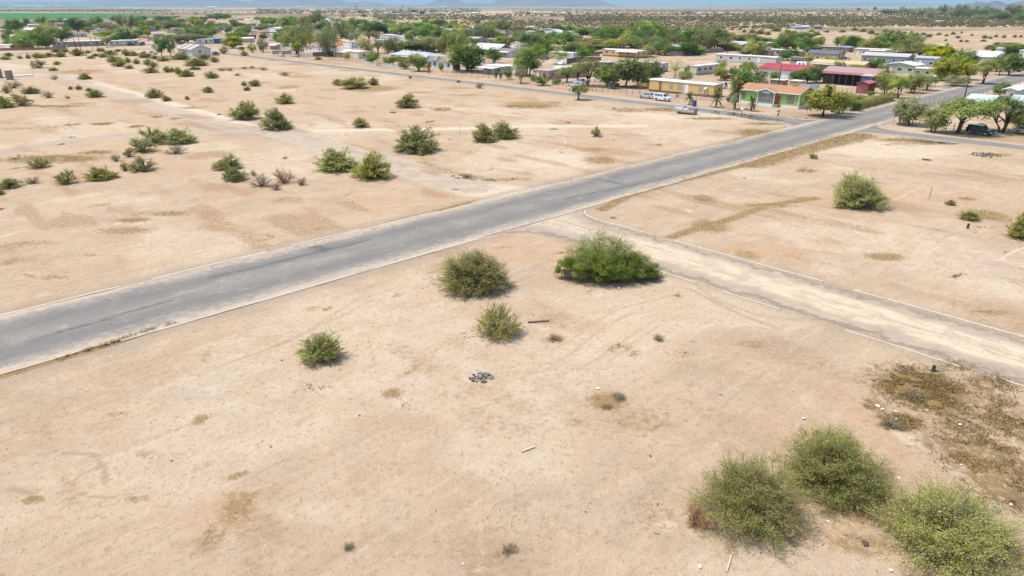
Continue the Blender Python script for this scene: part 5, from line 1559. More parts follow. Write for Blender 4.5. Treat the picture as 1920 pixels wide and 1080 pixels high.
# far left
H(34, 93, 15, -8, 2.8, 'gx', SALMON, (.58, .62, .64), 'salmon house with a pale tent-like metal roof on the left edge', 'salmon house', pitch=.4, ov=.5, wl_n=1, awn=('l', 0, 1, 6, (.55, .60, .62)))
H(58, 63, 12, 18, 3.0, 'gy', (.16, .20, .28), WHITE, 'blue-walled building under a broad white gable roof', 'broad white gable', pitch=.35, ov=2.5, wl_n=0, wr_n=1, door=None)
H(100, 88, 2, 24, 2.7, 'flat', LGREY, (.52, .60, .66), 'blue-grey roofed end of the long white-roofed shed', 'blue-grey end', wr_n=1, door=None)
H(126, 88, -6, 70, 2.9, 'gx', (.33, .29, .27), WHITE, 'longest white-roofed shed on the left behind the leaning poles', 'long white-roofed shed', 'shed', 'shed', ov=.6, wr_n=6, door='r')
T(205, 87, -5, 56, (.55, .53, .49), WHITE, 'white mobile home right of the long shed on the left', 'left white mobile home', wr_n=4, door='r')
H(288, 71, 2, 21, 3.0, 'gx', CREAM, WHITE, 'cream cottage with bright white roof above the side street', 'cream cottage', wr_n=4, door=None)
H(313, 72, 2, 10, 2.7, 'flat', CREAM, WHITE, 'tiny cream hut right of the cream cottage', 'tiny cream hut', 'shed', 'shed', wr_n=1, door=None)
H(334, 76, -4, 14, 2.7, 'gx', TAN, (.54, .48, .38), 'tan hut half hidden by grey trees', 'tan hut', pitch=.3, wr_n=0, door=None)
T(372, 83, -3.5, 30, (.70, .69, .66), WHITE, 'white travel trailer parked beside the navy blue house', 'white travel trailer', wr_n=2, door='r', dcol=DGREY, name='travel_trailer', cat='trailer')
H(404, 82, -7, 30, 2.9, 'gx', (.055, .10, .22), (.17, .21, .27), 'navy blue house right of the white travel trailer', 'navy blue house', pitch=.25, wr_n=2)
H(450, 80, -5, 28, 2.5, 'gx', LGREY, WHITE, 'low carport with a bright white canopy right of the yellow-green tree', 'white canopy', 'carport', 'carport', pitch=.25, wr_n=0, door=None)
H(414, 52, -8, 28, 3.0, 'flat', (.46, .42, .34), (.78, .84, .86), 'tan house under a wide white roof in the left back rows', 'wide white roof', wr_n=3)
H(394, 53, -6, 18, 2.6, 'flat', LGREY, WHITE, 'low white shed joined to the wide white roof', 'low joined shed', 'shed', 'shed', wr_n=0, door=None)
H(376, 62, -7, 40, 2.8, 'flat', (.50, .44, .36), (.50, .46, .41), 'long tan flat house behind the dark green trees', 'long tan house', wr_n=4)
H(455, 49, -6, 27, 2.9, 'flat', (.42, .37, .30), WHITE, 'tan house with a long white roof edge at the village back', 'long white roof edge', wr_n=3)
H(330, 40, -8, 20, 2.8, 'hip', (.44, .24, .20), (.46, .18, .16), 'red-roofed house at the back beside the crop field', 'red roof by the field', pitch=.35, wr_n=1)
H(391, 44, -8, 13, 2.8, 'hip', (.40, .22, .18), (.48, .14, .13), 'small red-roofed house near the pale teal roof', 'small red roof', pitch=.35, wr_n=1)
H(405, 46, -8, 9, 2.6, 'flat', (.32, .42, .43), (.32, .46, .48), 'teal hut right of the small red-roofed house', 'teal hut', wr_n=0, door=None)
H(350, 41, -8, 15, 2.6, 'flat', OFFW, WHITE, 'white slab-roofed house right of the red roof by the field', 'white slab roof', wr_n=1, door=None)
H(370, 41, -8, 16, 2.6, 'flat', LGREY, WHITE, 'second white slab-roofed house from the red roof by the field', 'second slab roof', wr_n=1, door=None)
H(275, 42, -8, 16, 2.6, 'hip', (.36, .26, .21), (.46, .34, .25), 'brown-roofed cottage among the trees beyond the crop field', 'brown cottage', pitch=.3, wr_n=0, door=None)
H(445, 38, -8, 13, 2.8, 'flat', LGREY, (.52, .54, .58), 'grey house alone at the very back on the sand', 'grey back house', wr_n=1, door=None)
H(470, 42, -8, 14, 2.8, 'flat', (.60, .60, .60), OFFW, 'pale house with dark door at the very back', 'pale back house', wr_n=1)
H(466, 73, -8, 15, 2.6, 'flat', (.18, .13, .10), (.24, .17, .13), 'dark brown house at the edge of the left rows', 'dark brown house', wr_n=1)
H(2, 55, -8, 21, 3.0, 'flat', (.36, .42, .50), (.50, .55, .60), 'blue-grey flat building on the left edge', 'blue-grey edge building', wr_n=3, door=None)
H(2, 61, -8, 21, 2.4, 'hip', (.44, .26, .20), (.48, .30, .22), 'low red-tan tiled roof on the left edge', 'red-tan roof', pitch=.2, wr_n=0, door=None)
H(17, 43, -10, 14, 3.2, 'flat', (.20, .22, .24), (.30, .33, .36), 'dark grey barn beside the crop field', 'dark grey barn', 'barn', 'barn', wr_n=0, door=None)
H(57, 46, -8, 18, 2.8, 'flat', (.40, .30, .24), (.46, .40, .36), 'tan house with a row of posts left of the tall dark tree', 'tan post house', wr_n=2)
H(95, 42, -8, 14, 3.0, 'flat', OFFW, WHITE, 'white cottage right of the tall dark tree', 'white field cottage', wr_n=2, door=None)
H(120, 41, -8, 8, 2.8, 'gx', OFFW, WHITE, 'little white hut near the crop field', 'little white hut', 'shed', 'shed', pitch=.3, wr_n=0, door=None)
H(140, 42, -8, 20, 2.8, 'hip', (.48, .30, .26), (.52, .26, .22), 'pink-roofed house beside the crop field', 'pink-roofed house', pitch=.3, wr_n=1)
H(113, 50, -8, 14, 2.6, 'flat', GREY, OFFW, 'small pale flat roof among dark bushes', 'pale flat roof', 'shed', 'shed', wr_n=0, door=None)
H(162, 57, -8, 22, 3.0, 'flat', (.46, .38, .40), (.66, .62, .64), 'mauve-white house behind the dense round tree', 'mauve-white house', wr_n=3)
H(128, 70, -8, 36, 2.7, 'flat', (.56, .52, .42), (.52, .50, .48), 'cream flat-roofed house above the long white-roofed shed', 'cream flat house', wr_n=2)
H(198, 45, -8, 13, 2.7, 'flat', LGREY, WHITE, 'white-roofed hut by the round tree at the field', 'hut by the field', 'shed', 'shed', wr_n=0, door=None)
H(217, 59, -8, 9, 2.6, 'flat', (.50, .52, .56), WHITE, 'tiny white roof between grey-green trees', 'tiny white roof', 'shed', 'shed', wr_n=0, door=None)
H(203, 76, -6, 18, 2.2, 'hip', (.40, .36, .30), (.44, .38, .30), 'low brown thatch-like roof above the left white mobile home', 'low brown roof', 'shed', 'shed', pitch=.35, wr_n=0, door=None)
H(5, 74, -6, 13, 2.6, 'flat', (.30, .16, .11), (.56, .42, .34), 'brown hut with pinkish roof on the left edge', 'pinkish hut', 'shed', 'shed', wr_n=0, door=None)
# right of the paved road
H(1846, 213, 42, 30, 2.2, 'gy', (.50, .54, .51), (.50, .57, .54), 'pale mint-roofed house behind the feathery roadside trees', 'mint-roofed house', pitch=.18, ov=.6, wl_n=1)
H(1898, 190, 16, 40, 3.0, 'gx', (.60, .60, .58), WHITE, 'white-roofed house cut by the right edge past the pole', 'white house on right edge', pitch=.28, ov=1.0, wr_n=1, wl_n=1)
H(1925, 214, 40, 20, 2.7, 'gy', (.48, .53, .52), (.48, .56, .53), 'second mint-roofed wing at the right edge', 'mint wing', pitch=.15, wl_n=1)
H(1765, 98, 26, -8, 3.0, 'gx', OFFW, (.50, .58, .55), 'house with grey-green roof behind the yellow-green tree', 'grey-green roof', pitch=.15, wl_n=1)
H(1862, 122, 42, -9, 3.0, 'shedx', (.46, .47, .46), (.66, .72, .75), 'building with a large slanted white roof by the dense tree', 'slanted white roof', pitch=.2, ov=.4, wl_n=1)
H(1884, 106, 20, -7, 3.6, 'flat', (.52, .54, .56), WHITE, 'white building on open sand at the right back', 'white building on sand', wl_n=2)
H(1878, 108, 22, -4, 1.9, 'flat', (.50, .52, .56), (.64, .68, .72), 'low grey lean-to against the white building on sand', 'grey lean-to', 'lean_to', 'shed', wl_n=1, door=None)
H(1930, 110, 22, -8, 3.4, 'flat', (.54, .54, .52), WHITE, 'white-roofed house cut by the right edge on sand', 'sand edge house', wl_n=2)
H(1796, 133, 10, -4, 2.2, 'hip', (.60, .58, .60), (.66, .64, .68), 'small white tent canopy between lush trees', 'white tent', 'tent', 'tent', pitch=.5, wl_n=0, door=None)

# small back-row houses seen between the trees
rh = random.Random(21)
def beside(x, y):
    near = sorted(MARKS, key=lambda m: math.hypot(m[1] - x, (m[2] - y) * 2.2))
    rel = lambda m: ('in front of' if y > m[2] else 'behind') if abs(y - m[2]) * 2.5 > abs(x - m[1]) else ('right of' if x > m[1] else 'left of')
    return [f'{rel(m)} the {m[0]}' for m in near[:3]] + [f'{rel(near[i])} the {near[i][0]}, {rel(near[j])} the {near[j][0]}' for i in range(3) for j in range(i + 1, 6)]
for i in range(64):
    x = rh.uniform(0, 1130)
    y = rh.uniform(*((40, 72) if x < 480 else (44, 78) if x < 800 else (58, 84)))
    rn, rc = rh.choice((('white', WHITE), ('white', WHITE), ('white', OFFW), ('grey', LGREY), ('pale blue', PBLUE), ('tan', TAN), ('brown', (.3, .2, .15)), ('rust-red', (.38, .15, .11))))
    wc = rh.choice((OFFW, CREAM, TAN, LGREY, GREY, PINK, WHITE))
    lb = next((q for q in (f'small {rn}-roofed house {b_}' for b_ in beside(x, y)) if q not in USED and len(q.split()) <= 16), None)
    if lb:
        if x < 480:
            H(x, y, -rh.uniform(6, 8), rh.uniform(11, 24), rh.uniform(3.2, 4.0), rh.choice(('flat', 'gx', 'flat')), wc, rc, lb, pitch=.2, wr_n=rh.randrange(3), group='small houses of the back rows')
        else:
            H(x, y, rh.uniform(12, 24), -rh.uniform(6, 8), rh.uniform(3.1, 3.8), rh.choice(('flat', 'gy', 'flat')), wc, rc, lb, pitch=.2, wl_n=rh.randrange(3), group='small houses of the back rows')

# ------------------------------------------------------------------ walls and fences
def wall(pts, h, col, label, th=.2, name='block_wall', cat='wall', ribs=None):
    b = MB()
    W = [S(*p) for p in pts]
    o = W[0]
    for i in range(len(W) - 1):
        A, B = W[i] - o, W[i + 1] - o
        d = B - A
        n = np.array([-d[1], d[0]]) / max(np.hypot(*d), .01) * th / 2
        e = d / max(np.hypot(*d), .01) * .0
        b.hexa([(*(A + n), -.1), (*(A - n), -.1), (*(B - n - e), -.1), (*(B + n - e), -.1)], [(*(A + n), h), (*(A - n), h), (*(B - n - e), h), (*(B + n - e), h)])
    ob = b.build(name, paint(col, .85, .15, 0, .3, 1.0, ribs))
    ob.location = (o[0], o[1], 0)
    return tag(ob, label, cat)

wall([(511, 101.5), (547, 101.5)], 1.7, (.34, .30, .26), 'grey block wall in front of the cream trailer')
wall([(561, 106), (587, 107)], 1.6, (.52, .50, .48), 'white garden wall in front of the tiled house')
wall([(587, 106), (614, 105)], 2.0, (.24, .17, .12), 'brown plank wall right of the white garden wall')
wall([(614, 104), (626, 106)], 2.2, (.07, .06, .05), 'dark plank gate wall under the grey-green eucalyptus')
wall([(1063, 119), (1092, 115), (1127, 116)], 2.0, (.14, .10, .085), 'dark brown block wall by the pale blue mobile home')
wall([(1300, 102), (1330, 99), (1356, 98)], 2.1, (.22, .20, .20), 'grey block wall in front of the tall eucalyptus')
wall([(1255, 104), (1280, 104), (1300, 102)], 2.0, (.40, .37, .35), 'pale block wall below the blue-grey roofed house')
wall([(995, 70), (1030, 71), (1040, 70)], 2.0, (.42, .34, .28), 'tan block wall at the far village edge')
wall([(1062, 72), (1085, 73)], 2.0, (.40, .38, .40), 'grey block wall in front of the far cream box')
wall([(480, 66), (531, 67)], 2.2, (.17, .15, .14), 'dark fence wall in the left back rows')
wall([(262, 86), (272, 84)], 2.0, (.20, .17, .15), 'dark fence end right of the left white mobile home')
wall([(0, 95), (100, 93), (125, 92)], 1.3, (.26, .18, .13), 'long low rusty fence along the side street', .12, 'rusty_fence', 'fence')
wall([(330, 80), (345, 83), (370, 86)], 1.6, (.26, .13, .09), 'rust-red fence below the grey trees', .12, 'rusty_fence', 'fence')
wall([(258, 71), (296, 74)], 1.6, (.28, .15, .11), 'rust-red fence in front of the cream cottage', .12, 'rusty_fence', 'fence')
wall([(1498, 172), (1516, 172.5), (1534, 171.5)], 2.2, (.56, .60, .62), 'white corrugated fence behind the green house', .1, 'sheet_fence', 'fence', ('X', .3))
wall([(1415, 160), (1440, 163)], 1.8, (.20, .17, .15), 'dark plank fence left of the brown lean-to', .1, 'plank_fence', 'fence')
wall([(1512, 127.5), (1540, 128)], 1.0, (.3, .22, .15), 'low brown fence behind the plank sheds', .1, 'plank_fence', 'fence')
wall([(905, 84), (935, 86)], 1.5, (.20, .16, .13), 'brown yard wall in front of the flat ochre roof', .15)
wall([(880, 83), (905, 84)], 1.2, (.50, .50, .48), 'pale yard wall left of the brown one', .15)
wall([(690, 68), (720, 69)], 1.8, (.28, .28, .30), 'grey yard wall below the broad dense tree', .15)

def wire_fence(pts, h, n, label, col=(.20, .17, .14), rails=3, rr=.03):
    W = [S(*p) for p in pts]
    o = W[0]
    r = thing('wire_fence', label, 'fence', (o[0], o[1], 0))
    L = [0]
    for i in range(len(W) - 1):
        L.append(L[-1] + np.hypot(*(W[i + 1] - W[i])))
    def at(s):
        for i in range(len(W) - 1):
            if s <= L[i + 1] + 1e-6:
                return W[i] + (W[i + 1] - W[i]) * (s - L[i]) / max(L[i + 1] - L[i], .01) - o
    pm = paint(col, .8, .2)
    first = None
    for k in range(n):
        p = at(L[-1] * k / (n - 1))
        if first is None:
            first = MB().cyl((0, 0), .065, -.1, h, 6).build('post', pm, r)
            q = first
        else:
            q = first.copy()
            COL.objects.link(q)
            q.parent = r
        q.location = (p[0], p[1], 0)
    b = MB()
    for j in range(rails):
        z = h * (.25 + .7 * j / max(1, rails - 1))
        for i in range(len(W) - 1):
            A, B = W[i] - o, W[i + 1] - o
            b.tube([(A[0], A[1], z), (B[0], B[1], z)], rr, 4)
    b.build('wire', pm, r)
    return r
wire_fence([(1055, 162), (1100, 168.5), (1150, 173.5), (1198, 178.5)], 1.5, 15, 'wire fence with dark posts along the shady yard')
wire_fence([(1102, 170), (1111, 171.2)], 2.4, 2, 'dark gate frame in the yard fence', rails=2, rr=.05)
wire_fence([(1200, 180), (1255, 189), (1290, 190), (1332, 183.5)], 1.6, 13, 'chain-link fence round the yellow mobile home yard', (.36, .34, .32))
wire_fence([(616, 113), (640, 115), (690, 118)], 1.6, 12, 'rusty wire fence in front of the cream porch house', (.24, .15, .10))
wire_fence([(830, 137), (870, 142), (960, 152)], 1.5, 14, 'wire fence in front of the white bungalow and carport', (.25, .18, .13))
wire_fence([(1534, 172), (1580, 176), (1612, 178)], 1.6, 11, 'yard fence between corrugated fence and red shed', (.30, .25, .2))
wire_fence([(1700, 176), (1722, 171), (1745, 168)], 1.4, 8, 'wire fence under the airy roadside trees', (.27, .2, .15))
wire_fence([(1732, 201), (1765, 193), (1805, 185), (1850, 176)], 1.5, 14, 'fence along the paved road beside the leaning pole', (.32, .25, .19))
wire_fence([(1686, 233), (1720, 237), (1768, 243), (1830, 247)], 1.3, 12, 'wire fence under the feathery corner trees', (.25, .2, .16))
wire_fence([(1685, 234), (1692, 226)], 2.2, 3, 'dark gate frame beside the dark corner tree', (.10, .08, .07), 2, .05)
wire_fence([(1732, 163), (1752, 165)], 2.2, 3, 'pipe gate frame under the small leaning tree', (.12, .10, .09), 2, .05)
wire_fence([(1460, 178), (1500, 186), (1580, 190)], 1.2, 4, 'sagging wire between the yellow-leaved tree and yard', (.3, .25, .2), 2, .02)

# white picket fence with an arch and statues
def picket():
    p0, p1 = S(682, 121), S(748, 127.5)
    r = thing('picket_fence', 'white picket fence with ornate panels along the street', 'fence', (p0[0], p0[1], 0))
    b = MB()
    d = p1 - p0
    L = np.hypot(*d)
    u = d / L
    n = np.array([-u[1], u[0]]) * .04
    k = 0
    while k * .45 < L:
        c = u * k * .45
        q = u * .14
        t = 1.15 + .3 * abs(math.sin(k * .45 * math.pi / 2.6))
        b.hexa([(*(c + n), -.1), (*(c - n), -.1), (*(c + q - n), -.1), (*(c + q + n), -.1)], [(*(c + n), t), (*(c - n), t), (*(c + q - n), t), (*(c + q + n), t)])
        k += 1
    for z in (.35, .9):
        b.tube([(0, 0, z), (d[0], d[1], z)], .05, 4)
    b.build('pickets', paint((.62, .66, .70)), r)
    c = S(709, 124)
    r = thing('garden_arch', 'cream garden arch in the white picket fence', 'arch', (c[0], c[1], 0), ANG_M + math.pi / 2)
    b = MB()
    pts = [(-.9, 0, -.1), (-.9, 0, 1.7)] + [(-.9 * math.cos(a), 0, 1.7 + .9 * math.sin(a)) for a in np.linspace(.3, 2.84, 7)] + [(.9, 0, 1.7), (.9, 0, -.1)]
    b.tube(pts, .2, 6)
    b.build('arch', paint((.62, .50, .28)), r, True)
picket()

# ------------------------------------------------------------------ poles
def pole(x, y, ytop, label, arms=1, group='utility poles', r0=.15):
    p = S(x, y)
    h = (y - ytop) * depth(p) / F_PX * 1.02
    r = thing('utility_pole', label, 'pole', (p[0], p[1], 0), ANG_M + .1, group)
    wood = paint((.085, .058, .040), .9, .1, 0, .15, .5)
    MB().tube([(0, 0, -.2), (0, 0, h)], [r0, r0 * .65], 8).build('post', wood, r, True)
    for k in range(arms):
        b = MB()
        z = h - .45 - .9 * k
        b.box(-.06, .06, -1.15, 1.15, z - .06, z + .06)
        a_ = b.build('crossarm', wood, r)
        q = MB()
        for y_ in (-1.0, -.45, .45, 1.0):
            q.cyl((0, y_), .05, z + .061, z + .24, 6)
        q.build('insulators', plain((.35, .36, .38), .3), a_)
    return r
for i, (x, y, yt, ar) in enumerate([(127.5, 91, 54, 1), (143, 93, 55, 1), (153, 99, 59, 1), (174, 95, 55, 2), (186, 103, 62, 1), (116, 86, 51, 0), (77.5, 71, 52, 0), (193, 85, 71, 0)]):
    pole(x, y, yt, 'dark bare pole in the cluster before the long white-roofed shed' if ar == 0 else ['first tall pole from the left in the dark leaning cluster', 'second tall pole from the left in the dark leaning cluster', 'third tall pole from the left in the dark leaning cluster', 'pole with two crossarms in the dark leaning cluster', 'nearest pole of the dark leaning cluster beside the mound-shaped shrub'][i], ar)
for x, y, yt, ar, lb in [(382, 81, 51, 1, 'pole in front of the white travel trailer'), (403, 62, 47, 1, 'pole behind the navy blue house'), (506, 78, 56, 1, 'pole beside the three-window white trailer'), (751, 66, 46, 0, 'thin pole before the round tree by the pale blue roof'),
                          (778, 84, 67, 0, 'short pole in front of the cream box house'), (922, 96, 82, 0, 'short pole on the broad grey-roofed house'), (886, 53, 43, 0, 'thin pole on sand at the desert edge'), (840, 53, 41, 0, 'thin pole left of the round yellow-green tree'),
                          (1036, 71, 44, 1, 'tall pole at the far white gabled house'), (1076, 113, 97, 0, 'rusty pole at the end of the pale blue mobile home'), (1136, 71, 50, 0, 'pale thin pole above the dark low barn'), (1196, 120, 90, 1, 'pole right of the orange mobile home'),
                          (1364, 103, 73, 1, 'pole in front of the grey shed-roofed house'), (1384, 75, 58, 1, 'pole in the scrub behind the grey shed-roofed house'), (1403, 90, 74, 0, 'white thin pole right of the grey shed-roofed house'), (1459, 166, 109, 0, 'tall dark pole rising behind the green house'),
                          (1571, 121, 84, 1, 'pole in front of the navy-roofed house'), (1729, 87, 67, 0, 'leaning wooden pole behind the olive trees'), (1873, 142, 104, 0, 'pole in the dense dark tree at the upper road'), (1806, 193, 127, 0, 'tallest wooden pole leaning over the paved road'),
                          (1350, 112, 100, 0, 'short pole on the longest mobile home'), (572, 50, 40, 0, 'thin pole in the left back trees'), (665, 48, 40, 0, 'thin pale pole before the dark round tree'), (1229, 122, 114, 0, 'short rusty pole behind the grey-ended mobile home'), (1347, 67, 57, 0, 'thin pole in the scrub beyond the village')]:
    pole(x, y, yt, lb, ar)
# ------------------------------------------------------------------ vehicles
TYRE = plain((.022, .022, .023), .85, .2)
RIM = plain((.42, .43, .44), .35, .5, .7)
def wheel(r, x, y, rad, side):
    b = MB().tube([(x, y - .11, rad), (x, y + .11, rad)], rad, 14)
    t = b.build('wheel', TYRE, r)
    q = MB().tube([(x, y + side * .112 - .01, rad), (x, y + side * .112 + .012, rad)], rad * .62, 10)
    q.build('rim', RIM, t)

CARS = {
    'sedan': dict(L=4.75, W=1.8, prof=[(-2.36, .38), (-2.3, .30), (2.25, .28), (2.38, .42), (2.34, .70), (2.1, .80), (.95, .93), (-1.55, .96), (-2.3, .92), (-2.38, .7)],
                  cab=[(-1.75, .95), (1.05, .92), (.30, 1.42), (-1.05, 1.44)], wr=.33, wx=(-1.38, 1.42)),
    'suv': dict(L=4.7, W=1.9, prof=[(-2.32, .45), (-2.25, .36), (2.2, .36), (2.34, .5), (2.3, .86), (2.05, .98), (.95, 1.08), (-2.28, 1.10), (-2.34, .8)],
                cab=[(-2.26, 1.09), (1.05, 1.07), (.45, 1.72), (-2.05, 1.74)], wr=.38, wx=(-1.4, 1.42)),
    'pickup': dict(L=5.3, W=1.95, prof=[(-2.62, .55), (-2.55, .45), (2.5, .42), (2.64, .55), (2.6, .92), (2.3, 1.02), (1.1, 1.10), (-2.62, 1.10)],
                   cab=[(-.75, 1.09), (1.2, 1.08), (.65, 1.75), (-.55, 1.77)], wr=.40, wx=(-1.6, 1.65)),
}
def car(x, y, heading, kind, rgb, label, cat=None, group=None, name=None):
    K = CARS[kind]
    p = S(x, y)
    ang = {'C': math.atan2(AC[1], AC[0]), '-C': math.atan2(-AC[1], -AC[0]), 'M': ANG_M, '-M': ANG_M + math.pi}.get(heading, heading)
    r = thing(name or {'sedan': 'sedan_car', 'suv': 'wagon_car', 'pickup': 'pickup_truck'}[kind], label, cat or {'sedan': 'car', 'suv': 'car', 'pickup': 'pickup truck'}[kind], (p[0], p[1], .012), ang, group)
    m = plain(rgb, .28, .5, .15, **{'Coat Weight': .6})
    w_ = K['W'] / 2
    b = MB()
    # body: full-width sill tapering in to the shoulder
    n = len(K['prof'])
    zt = max(z for _, z in K['prof'])
    V = []
    for s in (-1, 1):
        for (px_, z) in K['prof']:
            V.append((px_, s * w_ * (1 - .05 * max(0, (z - .5)) / zt - .06 * (abs(px_) / 2.4) ** 4), z))
    b.add(V, [tuple(range(n)), tuple(reversed(range(n, 2 * n)))] + [(i, i + n, (i + 1) % n + n, (i + 1) % n) for i in range(n)])
    b.build('body', m, r)
    c = K['cab']
    wi, wt = w_ * .93, w_ * .74
    bot = [(c[0][0], -wi, c[0][1] - .02), (c[1][0], -wi, c[1][1] - .02), (c[1][0], wi, c[1][1] - .02), (c[0][0], wi, c[0][1] - .02)]
    top = [(c[3][0], -wt, c[3][1]), (c[2][0], -wt, c[2][1]), (c[2][0], wt, c[2][1]), (c[3][0], wt, c[3][1])]
    MB().hexa(bot, top).build('cabin', m, r)
    B, Tt = [np.array(q) for q in bot], [np.array(q) for q in top]
    def panel(i, j, u0, u1, v0=.12, v1=.88):
        lo = lambda u: B[i] + (B[j] - B[i]) * u
        hi = lambda u: Tt[i] + (Tt[j] - Tt[i]) * u
        f = lambda u, v: lo(u) + (hi(u) - lo(u)) * v
        q = [f(u0, v0), f(u1, v0), f(u1, v1), f(u0, v1)]
        nn = np.cross(q[1] - q[0], q[3] - q[0])
        nn = nn / np.linalg.norm(nn) * .012
        MB().hexa([tuple(p_ - nn * .5) for p_ in q], [tuple(p_ + nn) for p_ in q]).build('window', GLASS, r)
    panel(1, 2, .07, .93, .08, .94)
    panel(3, 0, .07, .93, .12, .9)
    for (i, j) in ((0, 1), (2, 3)):
        if kind == 'pickup':
            panel(i, j, .10, .90)
        else:
            panel(i, j, .07, .36); panel(i, j, .40, .66); panel(i, j, .70, .92)
    if kind == 'pickup':
        MB().box(-2.5, -.85, -w_ * .80, w_ * .80, 1.07, 1.115).build('cargo_bed', plain((.05, .05, .055), .8), r)
    for xw in K['wx']:
        for s in (-1, 1):
            wheel(r, xw, s * (w_ - .10), K['wr'], s)
    for s in (-1, 1):
        MB().box(K['L'] / 2 - .16, K['L'] / 2 + .015, s * w_ * .78 - .16, s * w_ * .78 + .16, .58, .74).build('headlight', plain((.8, .8, .78), .15), r)
        MB().box(-K['L'] / 2 - .015, -K['L'] / 2 + .14, s * w_ * .80 - .13, s * w_ * .80 + .13, .66, .84).build('taillight', plain((.35, .02, .02), .2), r)
    return r
SILVER, CWHITE, BLACK = (.46, .50, .54), (.74, .75, .76), (.018, .019, .022)
car(1213, 184, 'C', 'sedan', SILVER, 'silver sedan parked along the street behind the white wagon')
car(1242, 188.5, '-C', 'suv', CWHITE, 'white wagon parked in front of the yellow mobile home')
car(1077, 163, 'C', 'sedan', CWHITE, 'white sedan parked behind the small roadside tree')
car(1090, 158.5, 'C', 'pickup', (.60, .66, .68), 'pale pickup parked beside the white sedan')
car(1837, 252, math.atan2(-1, .55), 'suv', BLACK, 'black wagon parked in shade under the feathery trees')
car(1377, 190, 'M', 'pickup', (.05, .055, .06), 'dark pickup parked left of the green ranch house')
car(1367, 150.5, '-C', 'pickup', (.33, .025, .05), 'red pickup with a load parked beside the glossy dark tree')
car(1348, 165, 'C', 'suv', (.62, .62, .60), 'dismantled white jeep behind the yellow mobile home')
car(1586, 114.5, 'M', 'pickup', CWHITE, 'white pickup right of the navy-roofed house')
car(528, 105.5, 'C', 'suv', (.60, .64, .68), 'pale wagon parked along the street by the block wall')
car(405, 104, 'C', 'pickup', (.03, .07, .15), 'dark blue pickup beside the pale gabled house')
car(285, 102.5, '-M', 'pickup', CWHITE, 'white pickup left of the two poplars on the lot')
car(282, 76.5, 'M', 'sedan', (.38, .48, .58), 'light blue car on the side street')
car(247, 86, 'M', 'suv', (.03, .045, .07), 'dark blue car in front of the left white mobile home')
car(422, 85, 'C', 'pickup', (.50, .56, .66), 'pale blue pickup beside the navy blue house')
car(434, 88, 'C', 'suv', (.05, .07, .13), 'navy car under the yellow-green tree')
car(452, 94, 'C', 'suv', (.035, .04, .05), 'black car right of the yellow-green tree')
car(446, 74, 'M', 'pickup', CWHITE, 'white truck behind the white canopy')
car(693, 101, 'C', 'suv', (.30, .34, .42), 'grey-blue car under the bare eucalyptus trunks')
car(1116, 105, 'C', 'sedan', (.26, .03, .045), 'dark red car at the left end of the orange mobile home')
car(700, 68, 'C', 'sedan', (.62, .63, .66), 'pale car on sand in the back rows')
car(1191, 107.5, 'C', 'sedan', (.5, .5, .52), 'grey car under the porch of the orange mobile home')
car(508, 77, 'C', 'sedan', (.66, .67, .7), 'white car below the white canopy shed')
car(1926, 252, math.atan2(-1, .5), 'sedan', (.5, .48, .44), 'beige car cut by the right edge under the tree')
car(1020, 112, 'C', 'suv', (.05, .12, .25), 'blue car beside the large bright tree')
car(553, 106.5, 'C', 'sedan', (.60, .62, .65), 'white car right of the pale wagon by the block wall')
car(1904, 109, 'M', 'suv', (.04, .05, .07), 'dark car on sand at the right back')
car(860, 99, 'C', 'sedan', (.5, .5, .5), 'grey car under the large tree behind the bungalow')
car(1008, 66, 'C', 'pickup', (.12, .16, .34), 'blue and white truck at the far block wall')
car(768, 73, 'C', 'sedan', (.08, .12, .2), 'dark blue car by the pale-blue-edged building')

# cargo trailers
def cargo(x, y, wdt, rgb, label):
    p = S(x, y)
    r = thing('cargo_trailer', label, 'trailer', (p[0], p[1], 0), ANG_M + math.pi / 2)
    b = MB()
    b.box(-wdt, wdt, -1.0, -.92, .75, 1.6).box(-wdt, wdt, .92, 1.0, .75, 1.6).box(-wdt, wdt, -.92, .92, .6, .75)
    b.box(-wdt, -wdt + .06, -.92, .92, .75, 1.55).box(wdt - .06, wdt, -.92, .92, .75, 1.55)
    b.build('cargo_bed', paint(rgb), r)
    q = MB()
    q.tube([(wdt - .1, 0, .62), (wdt + 1.3, 0, .5)], .06, 5).tube([(wdt + 1.2, 0, .5), (wdt + 1.2, 0, 0)], .04, 5)
    q.build('tow_bar', paint((.08, .08, .08)), r)
    for s in (-1, 1):
        wheel(r, 0, s * 1.12, .36, s)
    return r
cargo(1148, 166, 1.9, (.03, .03, .035), 'black cargo trailer in shade of the big dark trees')
cargo(1206, 166, 1.8, (.34, .24, .07), 'rusty yellow cargo trailer left of the yellow mobile home')

# white camper cap
def camper(x, y, label):
    p = S(x, y)
    r = thing('camper_shell', label, 'camper', (p[0], p[1], 0), ANG_M + math.pi / 2)
    b = MB()
    b.hexa([(-2.2, -1.1, .5), (2.2, -1.1, .5), (2.2, 1.1, .5), (-2.2, 1.1, .5)], [(-2.1, -1, 2.3), (2.0, -1, 2.3), (2.0, 1, 2.3), (-2.1, 1, 2.3)])
    b.build('body', plain(WHITE, .4), r)
    for x_ in (-1.0, .6):
        MB().box(x_ - .35, x_ + .35, 1.0, 1.09, 1.3, 1.85).build('window', GLASS, r)
    for s in (-1, 1):
        wheel(r, 0, s * .95, .33, s)
    q = MB()
    q.tube([(2.1, 0, .55), (3.2, 0, .45)], .06, 5)
    q.build('tow_bar', paint((.1, .1, .1)), r)
camper(1503, 127, 'small white camper behind the red-roofed house')
camper(1238, 81, 'white camper under the trees behind the grey block wall')

